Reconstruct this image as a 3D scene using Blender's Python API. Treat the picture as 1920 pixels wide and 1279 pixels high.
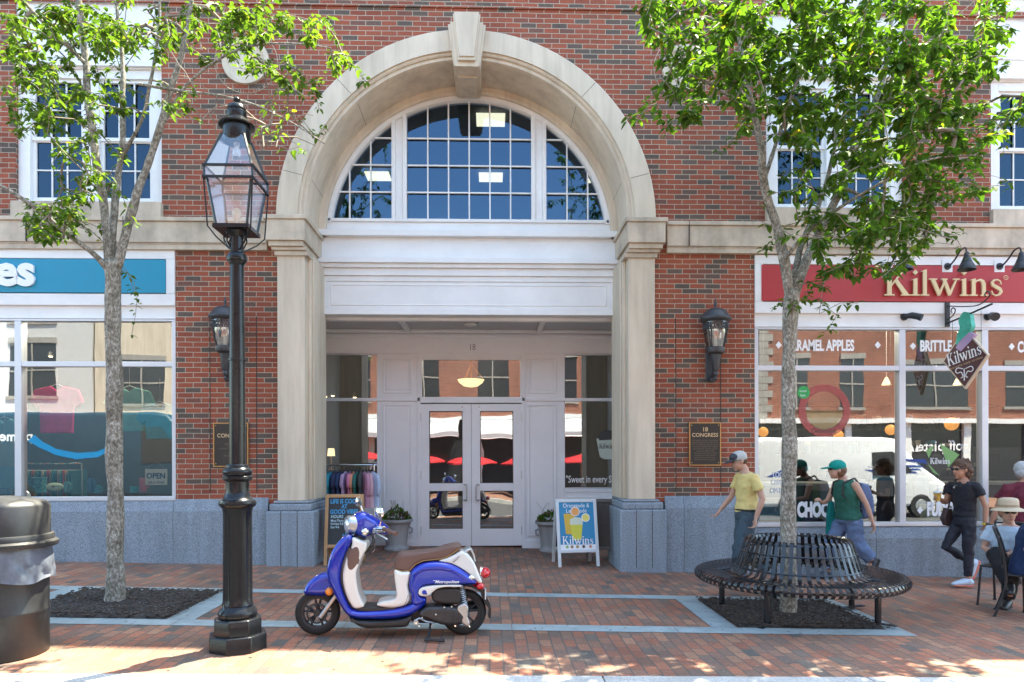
import bpy, bmesh, math, random
from mathutils import Vector, Matrix, noise
R = math.radians
rnd = random.Random(7)
for o in list(bpy.data.objects): bpy.data.objects.remove(o)
SC = bpy.context.scene
COL = SC.collection
# ---------------------------------------------------------------- camera
F = 1300.0; YAW = R(1.7); ROLL = 0.0022; CAM = (0.32, -9.56, 1.54); HOR = 855.0
cd = bpy.data.cameras.new("camera"); cam = bpy.data.objects.new("camera", cd); COL.objects.link(cam)
cd.sensor_width = 36; cd.lens = F/1920*36; cd.shift_y = (HOR-639.5)/1920; cd.clip_start = .05; cd.clip_end = 500
cam.location = CAM
cam.rotation_euler = (Matrix.Rotation(-YAW, 3, 'Z') @ Matrix.Rotation(R(90), 3, 'X') @ Matrix.Rotation(-ROLL, 3, 'Z')).to_euler()
SC.camera = cam
SC.render.resolution_x = 1024; SC.render.resolution_y = 682
# ---------------------------------------------------------------- light
SUN_EL = R(64)
wd = bpy.data.worlds.new("World"); SC.world = wd; wd.use_nodes = True
nt = wd.node_tree; bg = nt.nodes['Background']
sk = nt.nodes.new('ShaderNodeTexSky'); sk.sky_type = 'NISHITA'; sk.sun_disc = False
sk.sun_elevation = SUN_EL; sk.sun_rotation = R(45); sk.air_density = 1.0; sk.dust_density = 1.2; sk.ozone_density = 1.0
nt.links.new(sk.outputs[0], bg.inputs[0]); bg.inputs[1].default_value = 0.14
sl = bpy.data.lights.new("sun", 'SUN'); sl.energy = 4.4; sl.angle = R(.5); sl.color = (1, .90, .77)
so = bpy.data.objects.new("sun", sl); COL.objects.link(so)
sd = Vector((-math.cos(SUN_EL)*.7071, -math.cos(SUN_EL)*.7071, -math.sin(SUN_EL)))
so.rotation_euler = sd.to_track_quat('-Z', 'Y').to_euler(); so.location = (6, 8, 16)
vs = SC.view_settings; vs.view_transform = 'Standard'; vs.look = 'None'; vs.gamma = 1; vs.exposure = 2.66
vs.use_white_balance = True; vs.white_balance_temperature = 6800; vs.white_balance_tint = 0
SC.cycles.max_bounces = 10; SC.cycles.transparent_max_bounces = 24
SC.cycles.caustics_reflective = False; SC.cycles.caustics_refractive = False

# ---------------------------------------------------------------- pixel -> world (facade and ground survey)
def ray(u, v):
    a = (u-960)/F; b = (HOR-v)/F; c, s = math.cos(ROLL), math.sin(ROLL)
    a, b = a*c+b*s, -a*s+b*c
    return Vector((math.sin(YAW)+a*math.cos(YAW), math.cos(YAW)-a*math.sin(YAW), b))
def W(u, v, Y):
    d = ray(u, v); t = (Y-CAM[1])/d.y
    return Vector((CAM[0]+t*d.x, Y, CAM[2]+t*d.z))
KERB = -4.83
def gz(x, y):
    s = .024
    if y < -4: s = .024 + (.016-.024)*min(1, (-4-y)/.7)
    z = -s*max(-14, min(14, x))
    return z
# ---------------------------------------------------------------- mesh builder
class MB:
    def __init__(s): s.v = []; s.f = []
    def add(s, vs, fs, M=None):
        n = len(s.v)
        s.v += [tuple(M @ Vector(p)) if M else tuple(p) for p in vs]
        s.f += [tuple(i+n for i in f) for f in fs]; return s
    def box(s, x0, x1, y0, y1, z0, z1, M=None):
        return s.add([(x0,y0,z0),(x1,y0,z0),(x1,y1,z0),(x0,y1,z0),(x0,y0,z1),(x1,y0,z1),(x1,y1,z1),(x0,y1,z1)],
              [(0,3,2,1),(4,5,6,7),(0,1,5,4),(1,2,6,5),(2,3,7,6),(3,0,4,7)], M)
    def obox(s, c, d, M=None):
        return s.box(c[0]-d[0]/2, c[0]+d[0]/2, c[1]-d[1]/2, c[1]+d[1]/2, c[2]-d[2]/2, c[2]+d[2]/2, M)
    def tube(s, pts, rad, n=10, ell=None, cap=True, M=None):
        pts = [Vector(p) for p in pts]; k = len(pts)
        if not isinstance(rad, (list, tuple)): rad = [rad]*k
        t0 = (pts[1]-pts[0]).normalized()
        up = Vector((0,0,1)) if abs(t0.z) < .9 else Vector((0,1,0))
        a = t0.cross(up).normalized(); vs = []
        for i in range(k):
            t = (pts[min(i+1,k-1)]-pts[max(i-1,0)])
            t = t.normalized() if t.length > 1e-9 else t0
            a = (a-t*a.dot(t)); a = a.normalized() if a.length > 1e-6 else t.orthogonal().normalized()
            b = t.cross(a)
            r = rad[i]; ra, rb = (r if isinstance(r, (list, tuple)) else (r, r))
            for j in range(n):
                g = 2*math.pi*j/n
                vs.append(pts[i]+a*ra*math.cos(g)+b*rb*math.sin(g))
        fs = [(i*n+j, i*n+(j+1)%n, (i+1)*n+(j+1)%n, (i+1)*n+j) for i in range(k-1) for j in range(n)]
        if cap: fs += [tuple(range(n-1,-1,-1)), tuple((k-1)*n+j for j in range(n))]
        return s.add(vs, fs, M)
    def limb(s, pts, rad, n=12, M=None):      # tube with rounded ends
        pts = [Vector(p) for p in pts]; rad = list(rad)
        def nr(r, q): return (r[0]*q, r[1]*q) if isinstance(r, (tuple, list)) else r*q
        def mx(r): return max(r) if isinstance(r, (tuple, list)) else r
        d0 = (pts[0]-pts[1]).normalized(); d1 = (pts[-1]-pts[-2]).normalized()
        P = [pts[0]+d0*mx(rad[0])*.8, pts[0]+d0*mx(rad[0])*.5]+pts+[pts[-1]+d1*mx(rad[-1])*.5, pts[-1]+d1*mx(rad[-1])*.8]
        Q = [nr(rad[0],.35), nr(rad[0],.8)]+rad+[nr(rad[-1],.8), nr(rad[-1],.35)]
        return s.tube(P, Q, n, M=M)
    def rings(s, rg, n=20, cap=True, M=None): # horizontal rings (cx,cy,z,rx,ry)
        vs = []; k = len(rg)
        for (cx,cy,z,rx,ry) in rg:
            for j in range(n):
                g = 2*math.pi*j/n; vs.append((cx+rx*math.cos(g), cy+ry*math.sin(g), z))
        fs = [(i*n+j, i*n+(j+1)%n, (i+1)*n+(j+1)%n, (i+1)*n+j) for i in range(k-1) for j in range(n)]
        if cap: fs += [tuple(range(n-1,-1,-1)), tuple((k-1)*n+j for j in range(n))]
        return s.add(vs, fs, M)
    def lathe(s, prof, c=(0,0,0), n=28, M=None, cap=True):
        return s.rings([(c[0], c[1], c[2]+z, max(r,1e-4), max(r,1e-4)) for r, z in prof], n, cap, M)
    def ball(s, c, r, n=14, M=None):
        if not isinstance(r, (tuple, list)): r = (r,r,r)
        k = max(5, n//2); vs = []; 
        for i in range(1, k):
            t = math.pi*i/k
            for j in range(n):
                g = 2*math.pi*j/n
                vs.append((c[0]+r[0]*math.sin(t)*math.cos(g), c[1]+r[1]*math.sin(t)*math.sin(g), c[2]-r[2]*math.cos(t)))
        fs = [(i*n+j, i*n+(j+1)%n, (i+1)*n+(j+1)%n, (i+1)*n+j) for i in range(k-2) for j in range(n)]
        a = len(vs); vs += [(c[0],c[1],c[2]-r[2]), (c[0],c[1],c[2]+r[2])]
        fs += [(a, (j+1)%n, j) for j in range(n)] + [(a+1, (k-2)*n+j, (k-2)*n+(j+1)%n) for j in range(n)]
        return s.add(vs, fs, M)
    def prism(s, poly, y0, y1, M=None):       # polygon in XZ extruded along Y
        n = len(poly); A = sum(poly[i][0]*poly[(i+1)%n][1]-poly[(i+1)%n][0]*poly[i][1] for i in range(n))
        if A < 0: poly = poly[::-1]
        vs = [(x,y0,z) for x,z in poly]+[(x,y1,z) for x,z in poly]
        fs = [tuple(range(n)), tuple(range(2*n-1,n-1,-1))]+[(i, i+n, (i+1)%n+n, (i+1)%n) for i in range(n)]
        return s.add(vs, fs, M)
    def arc(s, sec, cx, cz, a0=0, a1=math.pi, n=64):   # sweep section [(r,y)] around Y axis
        k = len(sec); vs = []
        for i in range(n+1):
            g = a0+(a1-a0)*i/n
            for r, y in sec: vs.append((cx+r*math.cos(g), y, cz+r*math.sin(g)))
        fs = [(i*k+j, (i+1)*k+j, (i+1)*k+(j+1)%k, i*k+(j+1)%k) for i in range(n) for j in range(k)]
        if abs(a1-a0) < 6.2: fs += [tuple(range(k)), tuple(n*k+j for j in range(k-1,-1,-1))]
        return s.add(vs, fs)
    def pillow(s, poly, hw, rd, cy=0, n=5, M=None, y_in=None):  # side profile with rounded flanks; XZ profile, half width hw
        m = len(poly); A = sum(poly[i][0]*poly[(i+1)%m][1]-poly[(i+1)%m][0]*poly[i][1] for i in range(m))
        if A < 0: poly = poly[::-1]
        nm = []
        for i in range(m):
            a = Vector(poly[i-1]); b = Vector(poly[i]); c = Vector(poly[(i+1)%m])
            d1 = (b-a); d2 = (c-b); d1 = d1.normalized() if d1.length else d2.normalized(); d2 = d2.normalized() if d2.length else d1
            d = d1+d2; d = d.normalized() if d.length > 1e-6 else d1
            nm.append(Vector((-d.y, d.x)))
        L = []
        for i in range(n+1):
            t = i/n*math.pi/2; L.append((-(hw-rd)-rd*math.cos(t), rd*(1-math.sin(t))))
        L = L + [(-y, q) for y, q in reversed(L)]
        vs = []
        for y, q in L:
            for i in range(m):
                p = Vector(poly[i])+nm[i]*q; vs.append((p.x, cy+y, p.y))
        k = len(L)
        fs = [(i*m+j, (i+1)*m+j, (i+1)*m+(j+1)%m, i*m+(j+1)%m) for i in range(k-1) for j in range(m)]
        fs += [tuple(range(m)), tuple((k-1)*m+j for j in range(m-1,-1,-1))]
        return s.add(vs, fs, M)
    def build(s, name, mat, parent=None, bevel=0, smooth=35, seg=2, mods=None):
        me = bpy.data.meshes.new(name); me.from_pydata(s.v, [], s.f); me.update()
        ob = bpy.data.objects.new(name, me); COL.objects.link(ob)
        if mat: me.materials.append(mat)
        if smooth:
            me.shade_smooth(); me.set_sharp_from_angle(angle=R(smooth))
        if bevel:
            m = ob.modifiers.new('b', 'BEVEL'); m.width = bevel; m.segments = seg; m.limit_method = 'ANGLE'; m.angle_limit = R(40); m.harden_normals = False
        if parent: ob.parent = parent
        return ob
def build_each(mb, name, mat, parent=None, **k):     # one object per connected piece
    par = list(range(len(mb.v)))
    def fd(i):
        while par[i] != i: par[i] = par[par[i]]; i = par[i]
        return i
    for f in mb.f:
        for i in f[1:]: par[fd(i)] = fd(f[0])
    gr = {}
    for f in mb.f: gr.setdefault(fd(f[0]), []).append(f)
    out = []
    for fs in gr.values():
        ids = sorted({i for f in fs for i in f}); mp = {a: n for n, a in enumerate(ids)}; q = MB()
        q.v = [mb.v[i] for i in ids]; q.f = [tuple(mp[i] for i in f) for f in fs]; out.append(q.build(name, mat, parent, **k))
    return out
def catmull(P, k=5):
    out = []; n = len(P)
    for i in range(n):
        p0, p1, p2, p3 = [Vector(P[(i+j-1) % n]) for j in range(4)]
        for q in range(k):
            t = q/k
            out.append(tuple(.5*((2*p1)+(-p0+p2)*t+(2*p0-5*p1+4*p2-p3)*t*t+(-p0+3*p1-3*p2+p3)*t**3)))
    return out
def cat_open(P, k=6):
    P = [Vector(p) for p in P]; out = []
    for i in range(len(P)-1):
        p0 = P[max(i-1,0)]; p1 = P[i]; p2 = P[i+1]; p3 = P[min(i+2,len(P)-1)]
        for q in range(k):
            t = q/k; out.append(.5*((2*p1)+(-p0+p2)*t+(2*p0-5*p1+4*p2-p3)*t*t+(-p0+3*p1-3*p2+p3)*t**3))
    out.append(P[-1]); return out
def tag(o, label=None, cat=None, group=None, kind=None):
    if label: o['label'] = label
    if cat: o['category'] = cat
    if group: o['group'] = group
    if kind: o['kind'] = kind
    return o
def thing(name, label, cat, loc=(0,0,0), rz=0, group=None):
    o = bpy.data.objects.new(name, None); COL.objects.link(o); o.location = loc; o.rotation_euler = (0,0,rz)
    return tag(o, label, cat, group)
def copy_tree(o, parent=None):
    kids = [c for c in COL.objects if c.parent == o]
    c = o.copy(); COL.objects.link(c); c.parent = parent
    for k in kids: copy_tree(k, c)
    return c
def remesh(ob, vox, it=4, fac=.5):
    m = ob.modifiers.new('r', 'REMESH'); m.mode = 'VOXEL'; m.voxel_size = vox; m.use_smooth_shade = True
    m = ob.modifiers.new('s', 'SMOOTH'); m.factor = fac; m.iterations = it
    return ob
# ---------------------------------------------------------------- text
def text_geo(txt, size, sx=1, bold=0, align='CENTER', shear=0, res=3):
    c = bpy.data.curves.new('t', 'FONT'); c.body = txt; c.size = size; c.align_x = align; c.offset = bold; c.shear = shear; c.resolution_u = res
    o = bpy.data.objects.new('t', c); COL.objects.link(o); bpy.context.view_layer.update()
    me = bpy.data.meshes.new_from_object(o.evaluated_get(bpy.context.evaluated_depsgraph_get()))
    vs = [(v.co.x*sx, v.co.y) for v in me.vertices]; fs = [tuple(p.vertices) for p in me.polygons]
    bpy.data.objects.remove(o); bpy.data.curves.remove(c); bpy.data.meshes.remove(me)
    return vs, fs
def put_text(mb, txt, x, z, size, y, sx=1, bold=0, align='CENTER', mirror=False, shear=0, M=None):
    vs, fs = text_geo(txt, size, sx, bold, align, shear); k = -1 if mirror else 1
    return mb.add([(x+k*a, y, z+b) for a, b in vs], fs, M)
def solid_text(mb, txt, x, z, size, y, th, sx=1, bold=0, align='CENTER', M=None):
    vs, fs = text_geo(txt, size, sx, bold, align)
    n = len(vs); edges = {}
    for f in fs:
        for i in range(len(f)):
            e = (f[i], f[(i+1)%len(f)]); edges[e] = 1
    side = [(a, b) for a, b in edges if (b, a) not in edges]
    V = [(x+a, y-th, z+b) for a, b in vs]+[(x+a, y, z+b) for a, b in vs]
    Fs = list(fs)+[(b, a, a+n, b+n) for a, b in side]
    return mb.add(V, Fs, M)
def stroke(P, w):
    P = [Vector(p) for p in P]; L = []; Rr = []
    if not isinstance(w, (list, tuple)): w = [w]*len(P)
    for i, p in enumerate(P):
        t = (P[min(i+1,len(P)-1)]-P[max(i-1,0)]).normalized(); n = Vector((-t.y, t.x))
        L.append(tuple(p+n*w[i]/2)); Rr.append(tuple(p-n*w[i]/2))
    return L+Rr[::-1]
def serif_glyphs():
    st = .135; G = {}
    G['K'] = ([ [(.12,.04),(.27,.04),(.27,.96),(.12,.96)], [(.02,0),(.37,0),(.37,.05),(.02,.05)], [(.02,.95),(.37,.95),(.37,1),(.02,1)],
        [(.27,.44),(.62,.95),(.70,.95),(.27,.36)], [(.36,.56),(.66,.05),(.86,.05),(.45,.66)], [(.60,0),(.93,0),(.93,.05),(.60,.05)], [(.52,.95),(.80,.95),(.80,1),(.52,1)] ], .95)
    G['i'] = ([ [(.08,.04),(.21,.04),(.21,.68),(.08,.64)], [(0,0),(.29,0),(.29,.05),(0,.05)], [(-.01,.60),(.08,.64),(.08,.60)], [(.145,.80),(.235,.90),(.145,1.0),(.055,.90)] ], .33)
    G['l'] = ([ [(.08,.04),(.21,.04),(.21,1.02),(.08,.98)], [(0,0),(.29,0),(.29,.05),(0,.05)], [(-.01,.93),(.08,.98),(.08,.93)] ], .33)
    G['w'] = ([ [(.02,.62),(.17,.62),(.36,.13),(.30,0),(.27,0)], [(.30,.13),(.34,0),(.52,.50),(.48,.56)], [(.42,.62),(.55,.62),(.72,.15),(.67,0),(.63,0)],
        [(.67,.13),(.71,0),(.94,.62),(.88,.62)], [(-.04,.62),(.24,.62),(.24,.665),(-.04,.665)], [(.38,.62),(.60,.62),(.60,.665),(.38,.665)], [(.80,.62),(1.02,.62),(1.02,.665),(.80,.665)] ], 1.04)
    G['n'] = ([ [(.08,.04),(.21,.04),(.21,.68),(.08,.64)], [(0,0),(.29,0),(.29,.05),(0,.05)], [(-.01,.60),(.08,.64),(.08,.60)],
        stroke([(.19,.50),(.27,.59),(.37,.62),(.46,.57),(.50,.46),(.505,.3),(.505,.04)], [.03,.06,.09,.12,.135,.13,.13]), [(.40,0),(.66,0),(.66,.05),(.40,.05)] ], .71)
    G['s'] = ([ stroke([(.40,.44),(.37,.57),(.27,.635),(.15,.61),(.085,.52),(.12,.42),(.24,.34),(.36,.26),(.40,.16),(.34,.06),(.22,.015),(.11,.07),(.06,.20)],
                [.03,.04,.05,.07,.10,.12,.13,.13,.11,.08,.05,.04,.03]) ], .50)
    return G
GLY = serif_glyphs()
def kilwins(mb, x, z, h, y, th=.004, sx=1, M=None, align='left'):
    w = sum(GLY[c][1] for c in 'Kilwins')*h*sx
    if align == 'center': x -= w/2
    k = 0
    for c in 'Kilwins':
        for p in GLY[c][0]:
            k += 1
            mb.prism([(x+a*h*sx, z+b*h) for a, b in p], y-th-k*.00012, y, M)
        x += GLY[c][1]*h*sx
    return w
# ---------------------------------------------------------------- materials
def _n(nt, t, **k):
    n = nt.nodes.new(t)
    for a, b in k.items(): setattr(n, a, b)
    return n
def mat(name, col, rough=.6, metal=0, var=0, vs=6.0, bump=0, bs=40.0, coat=0, spec=.5, emit=None, es=0, trans=0):
    m = bpy.data.materials.new(name); m.use_nodes = True; nt = m.node_tree; b = nt.nodes['Principled BSDF']
    b.inputs['Roughness'].default_value = rough; b.inputs['Metallic'].default_value = metal
    b.inputs['Specular IOR Level'].default_value = spec; b.inputs['Coat Weight'].default_value = coat
    b.inputs['Base Color'].default_value = (*col, 1)
    if trans: b.inputs['Transmission Weight'].default_value = trans
    if emit: b.inputs['Emission Color'].default_value = (*emit, 1); b.inputs['Emission Strength'].default_value = es
    tc = _n(nt, 'ShaderNodeTexCoord')
    if var:
        a = _n(nt, 'ShaderNodeTexNoise'); a.inputs['Scale'].default_value = vs; a.inputs['Detail'].default_value = 6; a.inputs['Roughness'].default_value = .65
        nt.links.new(tc.outputs['Object'], a.inputs[0])
        mx = _n(nt, 'ShaderNodeMixRGB'); mx.blend_type = 'MIX'
        mx.inputs[1].default_value = (*[c*(1-var) for c in col], 1); mx.inputs[2].default_value = (*[min(1, c*(1+var)) for c in col], 1)
        rp = _n(nt, 'ShaderNodeMapRange'); rp.inputs[1].default_value = .3; rp.inputs[2].default_value = .7
        nt.links.new(a.outputs[0], rp.inputs[0]); nt.links.new(rp.outputs[0], mx.inputs[0]); nt.links.new(mx.outputs[0], b.inputs['Base Color'])
        mr = _n(nt, 'ShaderNodeMapRange'); mr.inputs[3].default_value = max(0, rough-.08); mr.inputs[4].default_value = min(1, rough+.1)
        nt.links.new(a.outputs[0], mr.inputs[0]); nt.links.new(mr.outputs[0], b.inputs['Roughness'])
    if bump:
        a = _n(nt, 'ShaderNodeTexNoise'); a.inputs['Scale'].default_value = bs; a.inputs['Detail'].default_value = 5
        nt.links.new(tc.outputs['Object'], a.inputs[0])
        bp = _n(nt, 'ShaderNodeBump'); bp.inputs['Strength'].default_value = bump; bp.inputs['Distance'].default_value = .01
        nt.links.new(a.outputs[0], bp.inputs['Height']); nt.links.new(bp.outputs[0], b.inputs['Normal'])
    return m
def ramp(nt, src, stops, interp='LINEAR'):
    r = _n(nt, 'ShaderNodeValToRGB'); r.color_ramp.interpolation = interp
    while len(r.color_ramp.elements) < len(stops): r.color_ramp.elements.new(.5)
    for e, (p, c) in zip(r.color_ramp.elements, stops): e.position = p; e.color = (*c, 1)
    nt.links.new(src, r.inputs[0]); return r.outputs[0]
def brick_mat(name, plane='xz', bw=.2032, bh=.0677, mort=.010, stops=None, mcol=(.30,.27,.24), rot=0, squash=(1,1), rough=.85, dirt=.25, bumpd=.004, off=.5):
    m = bpy.data.materials.new(name); m.use_nodes = True; nt = m.node_tree; b = nt.nodes['Principled BSDF']; b.inputs['Roughness'].default_value = rough
    tc = _n(nt, 'ShaderNodeTexCoord'); sp = _n(nt, 'ShaderNodeSeparateXYZ'); cb = _n(nt, 'ShaderNodeCombineXYZ')
    nt.links.new(tc.outputs['Object'], sp.inputs[0])
    if plane == 'xz':
        ad = _n(nt, 'ShaderNodeMath', operation='ADD'); nt.links.new(sp.outputs[0], ad.inputs[0]); nt.links.new(sp.outputs[1], ad.inputs[1])
        nt.links.new(ad.outputs[0], cb.inputs[0]); nt.links.new(sp.outputs[2], cb.inputs[1])
    else:
        nt.links.new(sp.outputs[0], cb.inputs[0]); nt.links.new(sp.outputs[1], cb.inputs[1])
    vec = cb.outputs[0]
    wob = _n(nt, 'ShaderNodeTexNoise'); wob.inputs['Scale'].default_value = 2.2; nt.links.new(tc.outputs['Object'], wob.inputs[0])
    sc = _n(nt, 'ShaderNodeVectorMath', operation='SCALE'); sc.inputs['Scale'].default_value = .012; nt.links.new(wob.outputs['Color'], sc.inputs[0])
    va = _n(nt, 'ShaderNodeVectorMath', operation='ADD'); nt.links.new(vec, va.inputs[0]); nt.links.new(sc.outputs[0], va.inputs[1]); vec = va.outputs[0]
    if rot:
        mp = _n(nt, 'ShaderNodeMapping'); mp.inputs['Rotation'].default_value = (0,0,rot); nt.links.new(vec, mp.inputs[0]); vec = mp.outputs[0]
    br = _n(nt, 'ShaderNodeTexBrick'); br.offset = off; br.offset_frequency = 2; br.squash = squash[0]; br.squash_frequency = squash[1]
    br.inputs['Color1'].default_value = (0,0,0,1); br.inputs['Color2'].default_value = (1,1,1,1); br.inputs['Mortar'].default_value = (.5,.5,.5,1)
    br.inputs['Scale'].default_value = 1; br.inputs['Mortar Size'].default_value = mort/2; br.inputs['Mortar Smooth'].default_value = .15
    br.inputs['Brick Width'].default_value = bw; br.inputs['Row Height'].default_value = bh
    nt.links.new(vec, br.inputs['Vector'])
    col = ramp(nt, br.outputs['Color'], stops, 'LINEAR')
    ns = _n(nt, 'ShaderNodeTexNoise'); ns.inputs['Scale'].default_value = 60; ns.inputs['Detail'].default_value = 4; nt.links.new(tc.outputs['Object'], ns.inputs[0])
    nl = _n(nt, 'ShaderNodeTexNoise'); nl.inputs['Scale'].default_value = .9; nl.inputs['Detail'].default_value = 5; nt.links.new(tc.outputs['Object'], nl.inputs[0])
    mu = _n(nt, 'ShaderNodeMixRGB', blend_type='MULTIPLY'); mu.inputs[0].default_value = 1
    k = ramp(nt, ns.outputs[0], [(.3,(.72,.72,.72)),(.7,(1.2,1.2,1.2))]); nt.links.new(col, mu.inputs[1]); nt.links.new(k, mu.inputs[2])
    mm = _n(nt, 'ShaderNodeMixRGB'); mm.inputs[2].default_value = (*mcol, 1); nt.links.new(br.outputs['Fac'], mm.inputs[0]); nt.links.new(mu.outputs[0], mm.inputs[1])
    m2 = _n(nt, 'ShaderNodeMixRGB', blend_type='MULTIPLY'); m2.inputs[0].default_value = 1
    k2 = ramp(nt, nl.outputs[0], [(.32,(1-dirt,)*3),(.65,(1.06,1.05,1.03))]); nt.links.new(mm.outputs[0], m2.inputs[1]); nt.links.new(k2, m2.inputs[2])
    nt.links.new(m2.outputs[0], b.inputs['Base Color'])
    iv = _n(nt, 'ShaderNodeMath', operation='SUBTRACT'); iv.inputs[0].default_value = 1; nt.links.new(br.outputs['Fac'], iv.inputs[1])
    ad = _n(nt, 'ShaderNodeMath', operation='MULTIPLY_ADD'); ad.inputs[1].default_value = .35; nt.links.new(ns.outputs[0], ad.inputs[0]); nt.links.new(iv.outputs[0], ad.inputs[2])
    bp = _n(nt, 'ShaderNodeBump'); bp.inputs['Strength'].default_value = .8; bp.inputs['Distance'].default_value = bumpd
    nt.links.new(ad.outputs[0], bp.inputs['Height']); nt.links.new(bp.outputs[0], b.inputs['Normal'])
    return m
RED = [(0,(.31,.080,.042)),(.3,(.36,.096,.049)),(.45,(.26,.066,.038)),(.66,(.33,.092,.046)),(.76,(.22,.08,.055)),(.81,(.14,.092,.07)),(.9,(.105,.08,.065)),(1,(.15,.105,.08))]
M = {}
M['brick'] = brick_mat('facade_brick', 'xz', .2130, .0690, .0100, RED, (.46,.39,.30))
PAV = [(0,(.40,.165,.095)),(.15,(.28,.112,.070)),(.3,(.39,.205,.125)),(.45,(.21,.12,.085)),(.58,(.37,.145,.085)),(.72,(.165,.135,.11)),(.86,(.31,.16,.105)),(1,(.105,.10,.09))]
M['paver'] = brick_mat('sidewalk_pavers', 'xy', .205, .103, .013, PAV, (.13,.105,.09), rot=0, rough=.8, dirt=.3, bumpd=.003)
M['paver_b'] = brick_mat('sidewalk_pavers_lengthwise', 'xy', .205, .103, .013, PAV, (.13,.105,.09), rot=R(90), rough=.8, dirt=.3, bumpd=.003)
def stone_mat(name, c, speck=0, bs=220, var=.18, rough=.75, stain=True, zs=.35):
    m = bpy.data.materials.new(name); m.use_nodes = True; nt = m.node_tree; b = nt.nodes['Principled BSDF']; b.inputs['Roughness'].default_value = rough
    tc = _n(nt, 'ShaderNodeTexCoord')
    a = _n(nt, 'ShaderNodeTexNoise'); a.inputs['Scale'].default_value = 1.6; a.inputs['Detail'].default_value = 8; a.inputs['Roughness'].default_value = .65
    mp = _n(nt, 'ShaderNodeMapping'); mp.inputs['Scale'].default_value = (1.6,1.6,zs); nt.links.new(tc.outputs['Object'], mp.inputs[0]); nt.links.new(mp.outputs[0], a.inputs[0])
    col = ramp(nt, a.outputs[0], [(.3, tuple(x*(1-var) for x in c)), (.52, c), (.72, tuple(min(1,x*(1+var*.7)) for x in c))])
    sk_ = _n(nt, 'ShaderNodeTexNoise'); sk_.inputs['Scale'].default_value = 1; sk_.inputs['Detail'].default_value = 6; mp2 = _n(nt, 'ShaderNodeMapping'); mp2.inputs['Scale'].default_value = (9,9,.7)
    nt.links.new(tc.outputs['Object'], mp2.inputs[0]); nt.links.new(mp2.outputs[0], sk_.inputs[0]); kk = ramp(nt, sk_.outputs[0], [(.38,(.80,.78,.74)),(.52,(1,1,1)),(.7,(1.05,1.05,1.05))])
    ms = _n(nt, 'ShaderNodeMixRGB', blend_type='MULTIPLY'); ms.inputs[0].default_value = .45 if stain else 0; nt.links.new(col, ms.inputs[1]); nt.links.new(kk, ms.inputs[2]); col = ms.outputs[0]
    s = _n(nt, 'ShaderNodeTexNoise'); s.inputs['Scale'].default_value = bs; s.inputs['Detail'].default_value = 2; s.inputs['Roughness'].default_value = .8; nt.links.new(tc.outputs['Object'], s.inputs[0])
    if speck:
        k = ramp(nt, s.outputs[0], [(.38,(1-speck,)*3),(.5,(1,1,1)),(.62,(1+speck*.8,)*3)])
    else: k = ramp(nt, s.outputs[0], [(.3,(.93,)*3),(.7,(1.05,)*3)])
    mu = _n(nt, 'ShaderNodeMixRGB', blend_type='MULTIPLY'); mu.inputs[0].default_value = 1; nt.links.new(col, mu.inputs[1]); nt.links.new(k, mu.inputs[2])
    nt.links.new(mu.outputs[0], b.inputs['Base Color'])
    bp = _n(nt, 'ShaderNodeBump'); bp.inputs['Strength'].default_value = .35; bp.inputs['Distance'].default_value = .004; nt.links.new(s.outputs[0], bp.inputs['Height']); nt.links.new(bp.outputs[0], b.inputs['Normal'])
    return m
M['stone'] = stone_mat('limestone', (.66,.565,.44), var=.2)
M['stoneband'] = stone_mat('weathered_limestone', (.56,.475,.37), var=.35, zs=1.4)
M['granite'] = stone_mat('granite', (.25,.295,.345), speck=.42, bs=85, var=.14)
M['kerb'] = stone_mat('kerb_granite', (.50,.49,.46), speck=.3, bs=90)
M['blue'] = stone_mat('bluestone', (.30,.36,.37), var=.25, bs=60, zs=1)
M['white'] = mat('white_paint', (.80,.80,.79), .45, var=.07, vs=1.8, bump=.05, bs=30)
M['doorpaint'] = mat('pale_grey_door_paint', (.79,.79,.81), .4, var=.04, vs=2)
M['alu'] = mat('brushed_aluminium', (.62,.65,.70), .38, .35)
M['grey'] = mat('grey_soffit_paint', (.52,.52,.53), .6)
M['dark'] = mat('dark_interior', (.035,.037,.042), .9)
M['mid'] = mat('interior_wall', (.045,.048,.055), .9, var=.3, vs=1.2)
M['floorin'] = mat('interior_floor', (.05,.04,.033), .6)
M['black'] = mat('black_paint_gloss', (.010,.011,.013), .2, spec=.35, var=.2, vs=14, bump=.06, bs=60)
M['blackm'] = mat('black_metal', (.022,.024,.028), .45, var=.3, vs=10)
M['bench'] = mat('bench_black_coating', (.012,.013,.016), .25, coat=.2)
M['rubber'] = mat('tyre_rubber', (.018,.018,.018), .75, bump=.2, bs=120)
M['chrome'] = mat('chrome', (.75,.75,.75), .12, 1)
M['silver'] = mat('silver_metal', (.50,.50,.50), .32, .9)
M['brass'] = mat('brass_trim', (.50,.30,.13), .35, .8)
M['bronze'] = mat('dark_bronze', (.045,.036,.030), .5, .3, var=.2, vs=20)
M['gold'] = mat('raised_gold_letters', (.62,.46,.26), .4, .3)
M['lit'] = mat('white_ink', (.85,.86,.88), .5)
M['asphalt'] = stone_mat('asphalt', (.07,.07,.072), speck=.3, bs=70, stain=False)
M['mulch'] = stone_mat('dark_mulch', (.035,.030,.027), speck=.75, bs=45, var=.4)
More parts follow.
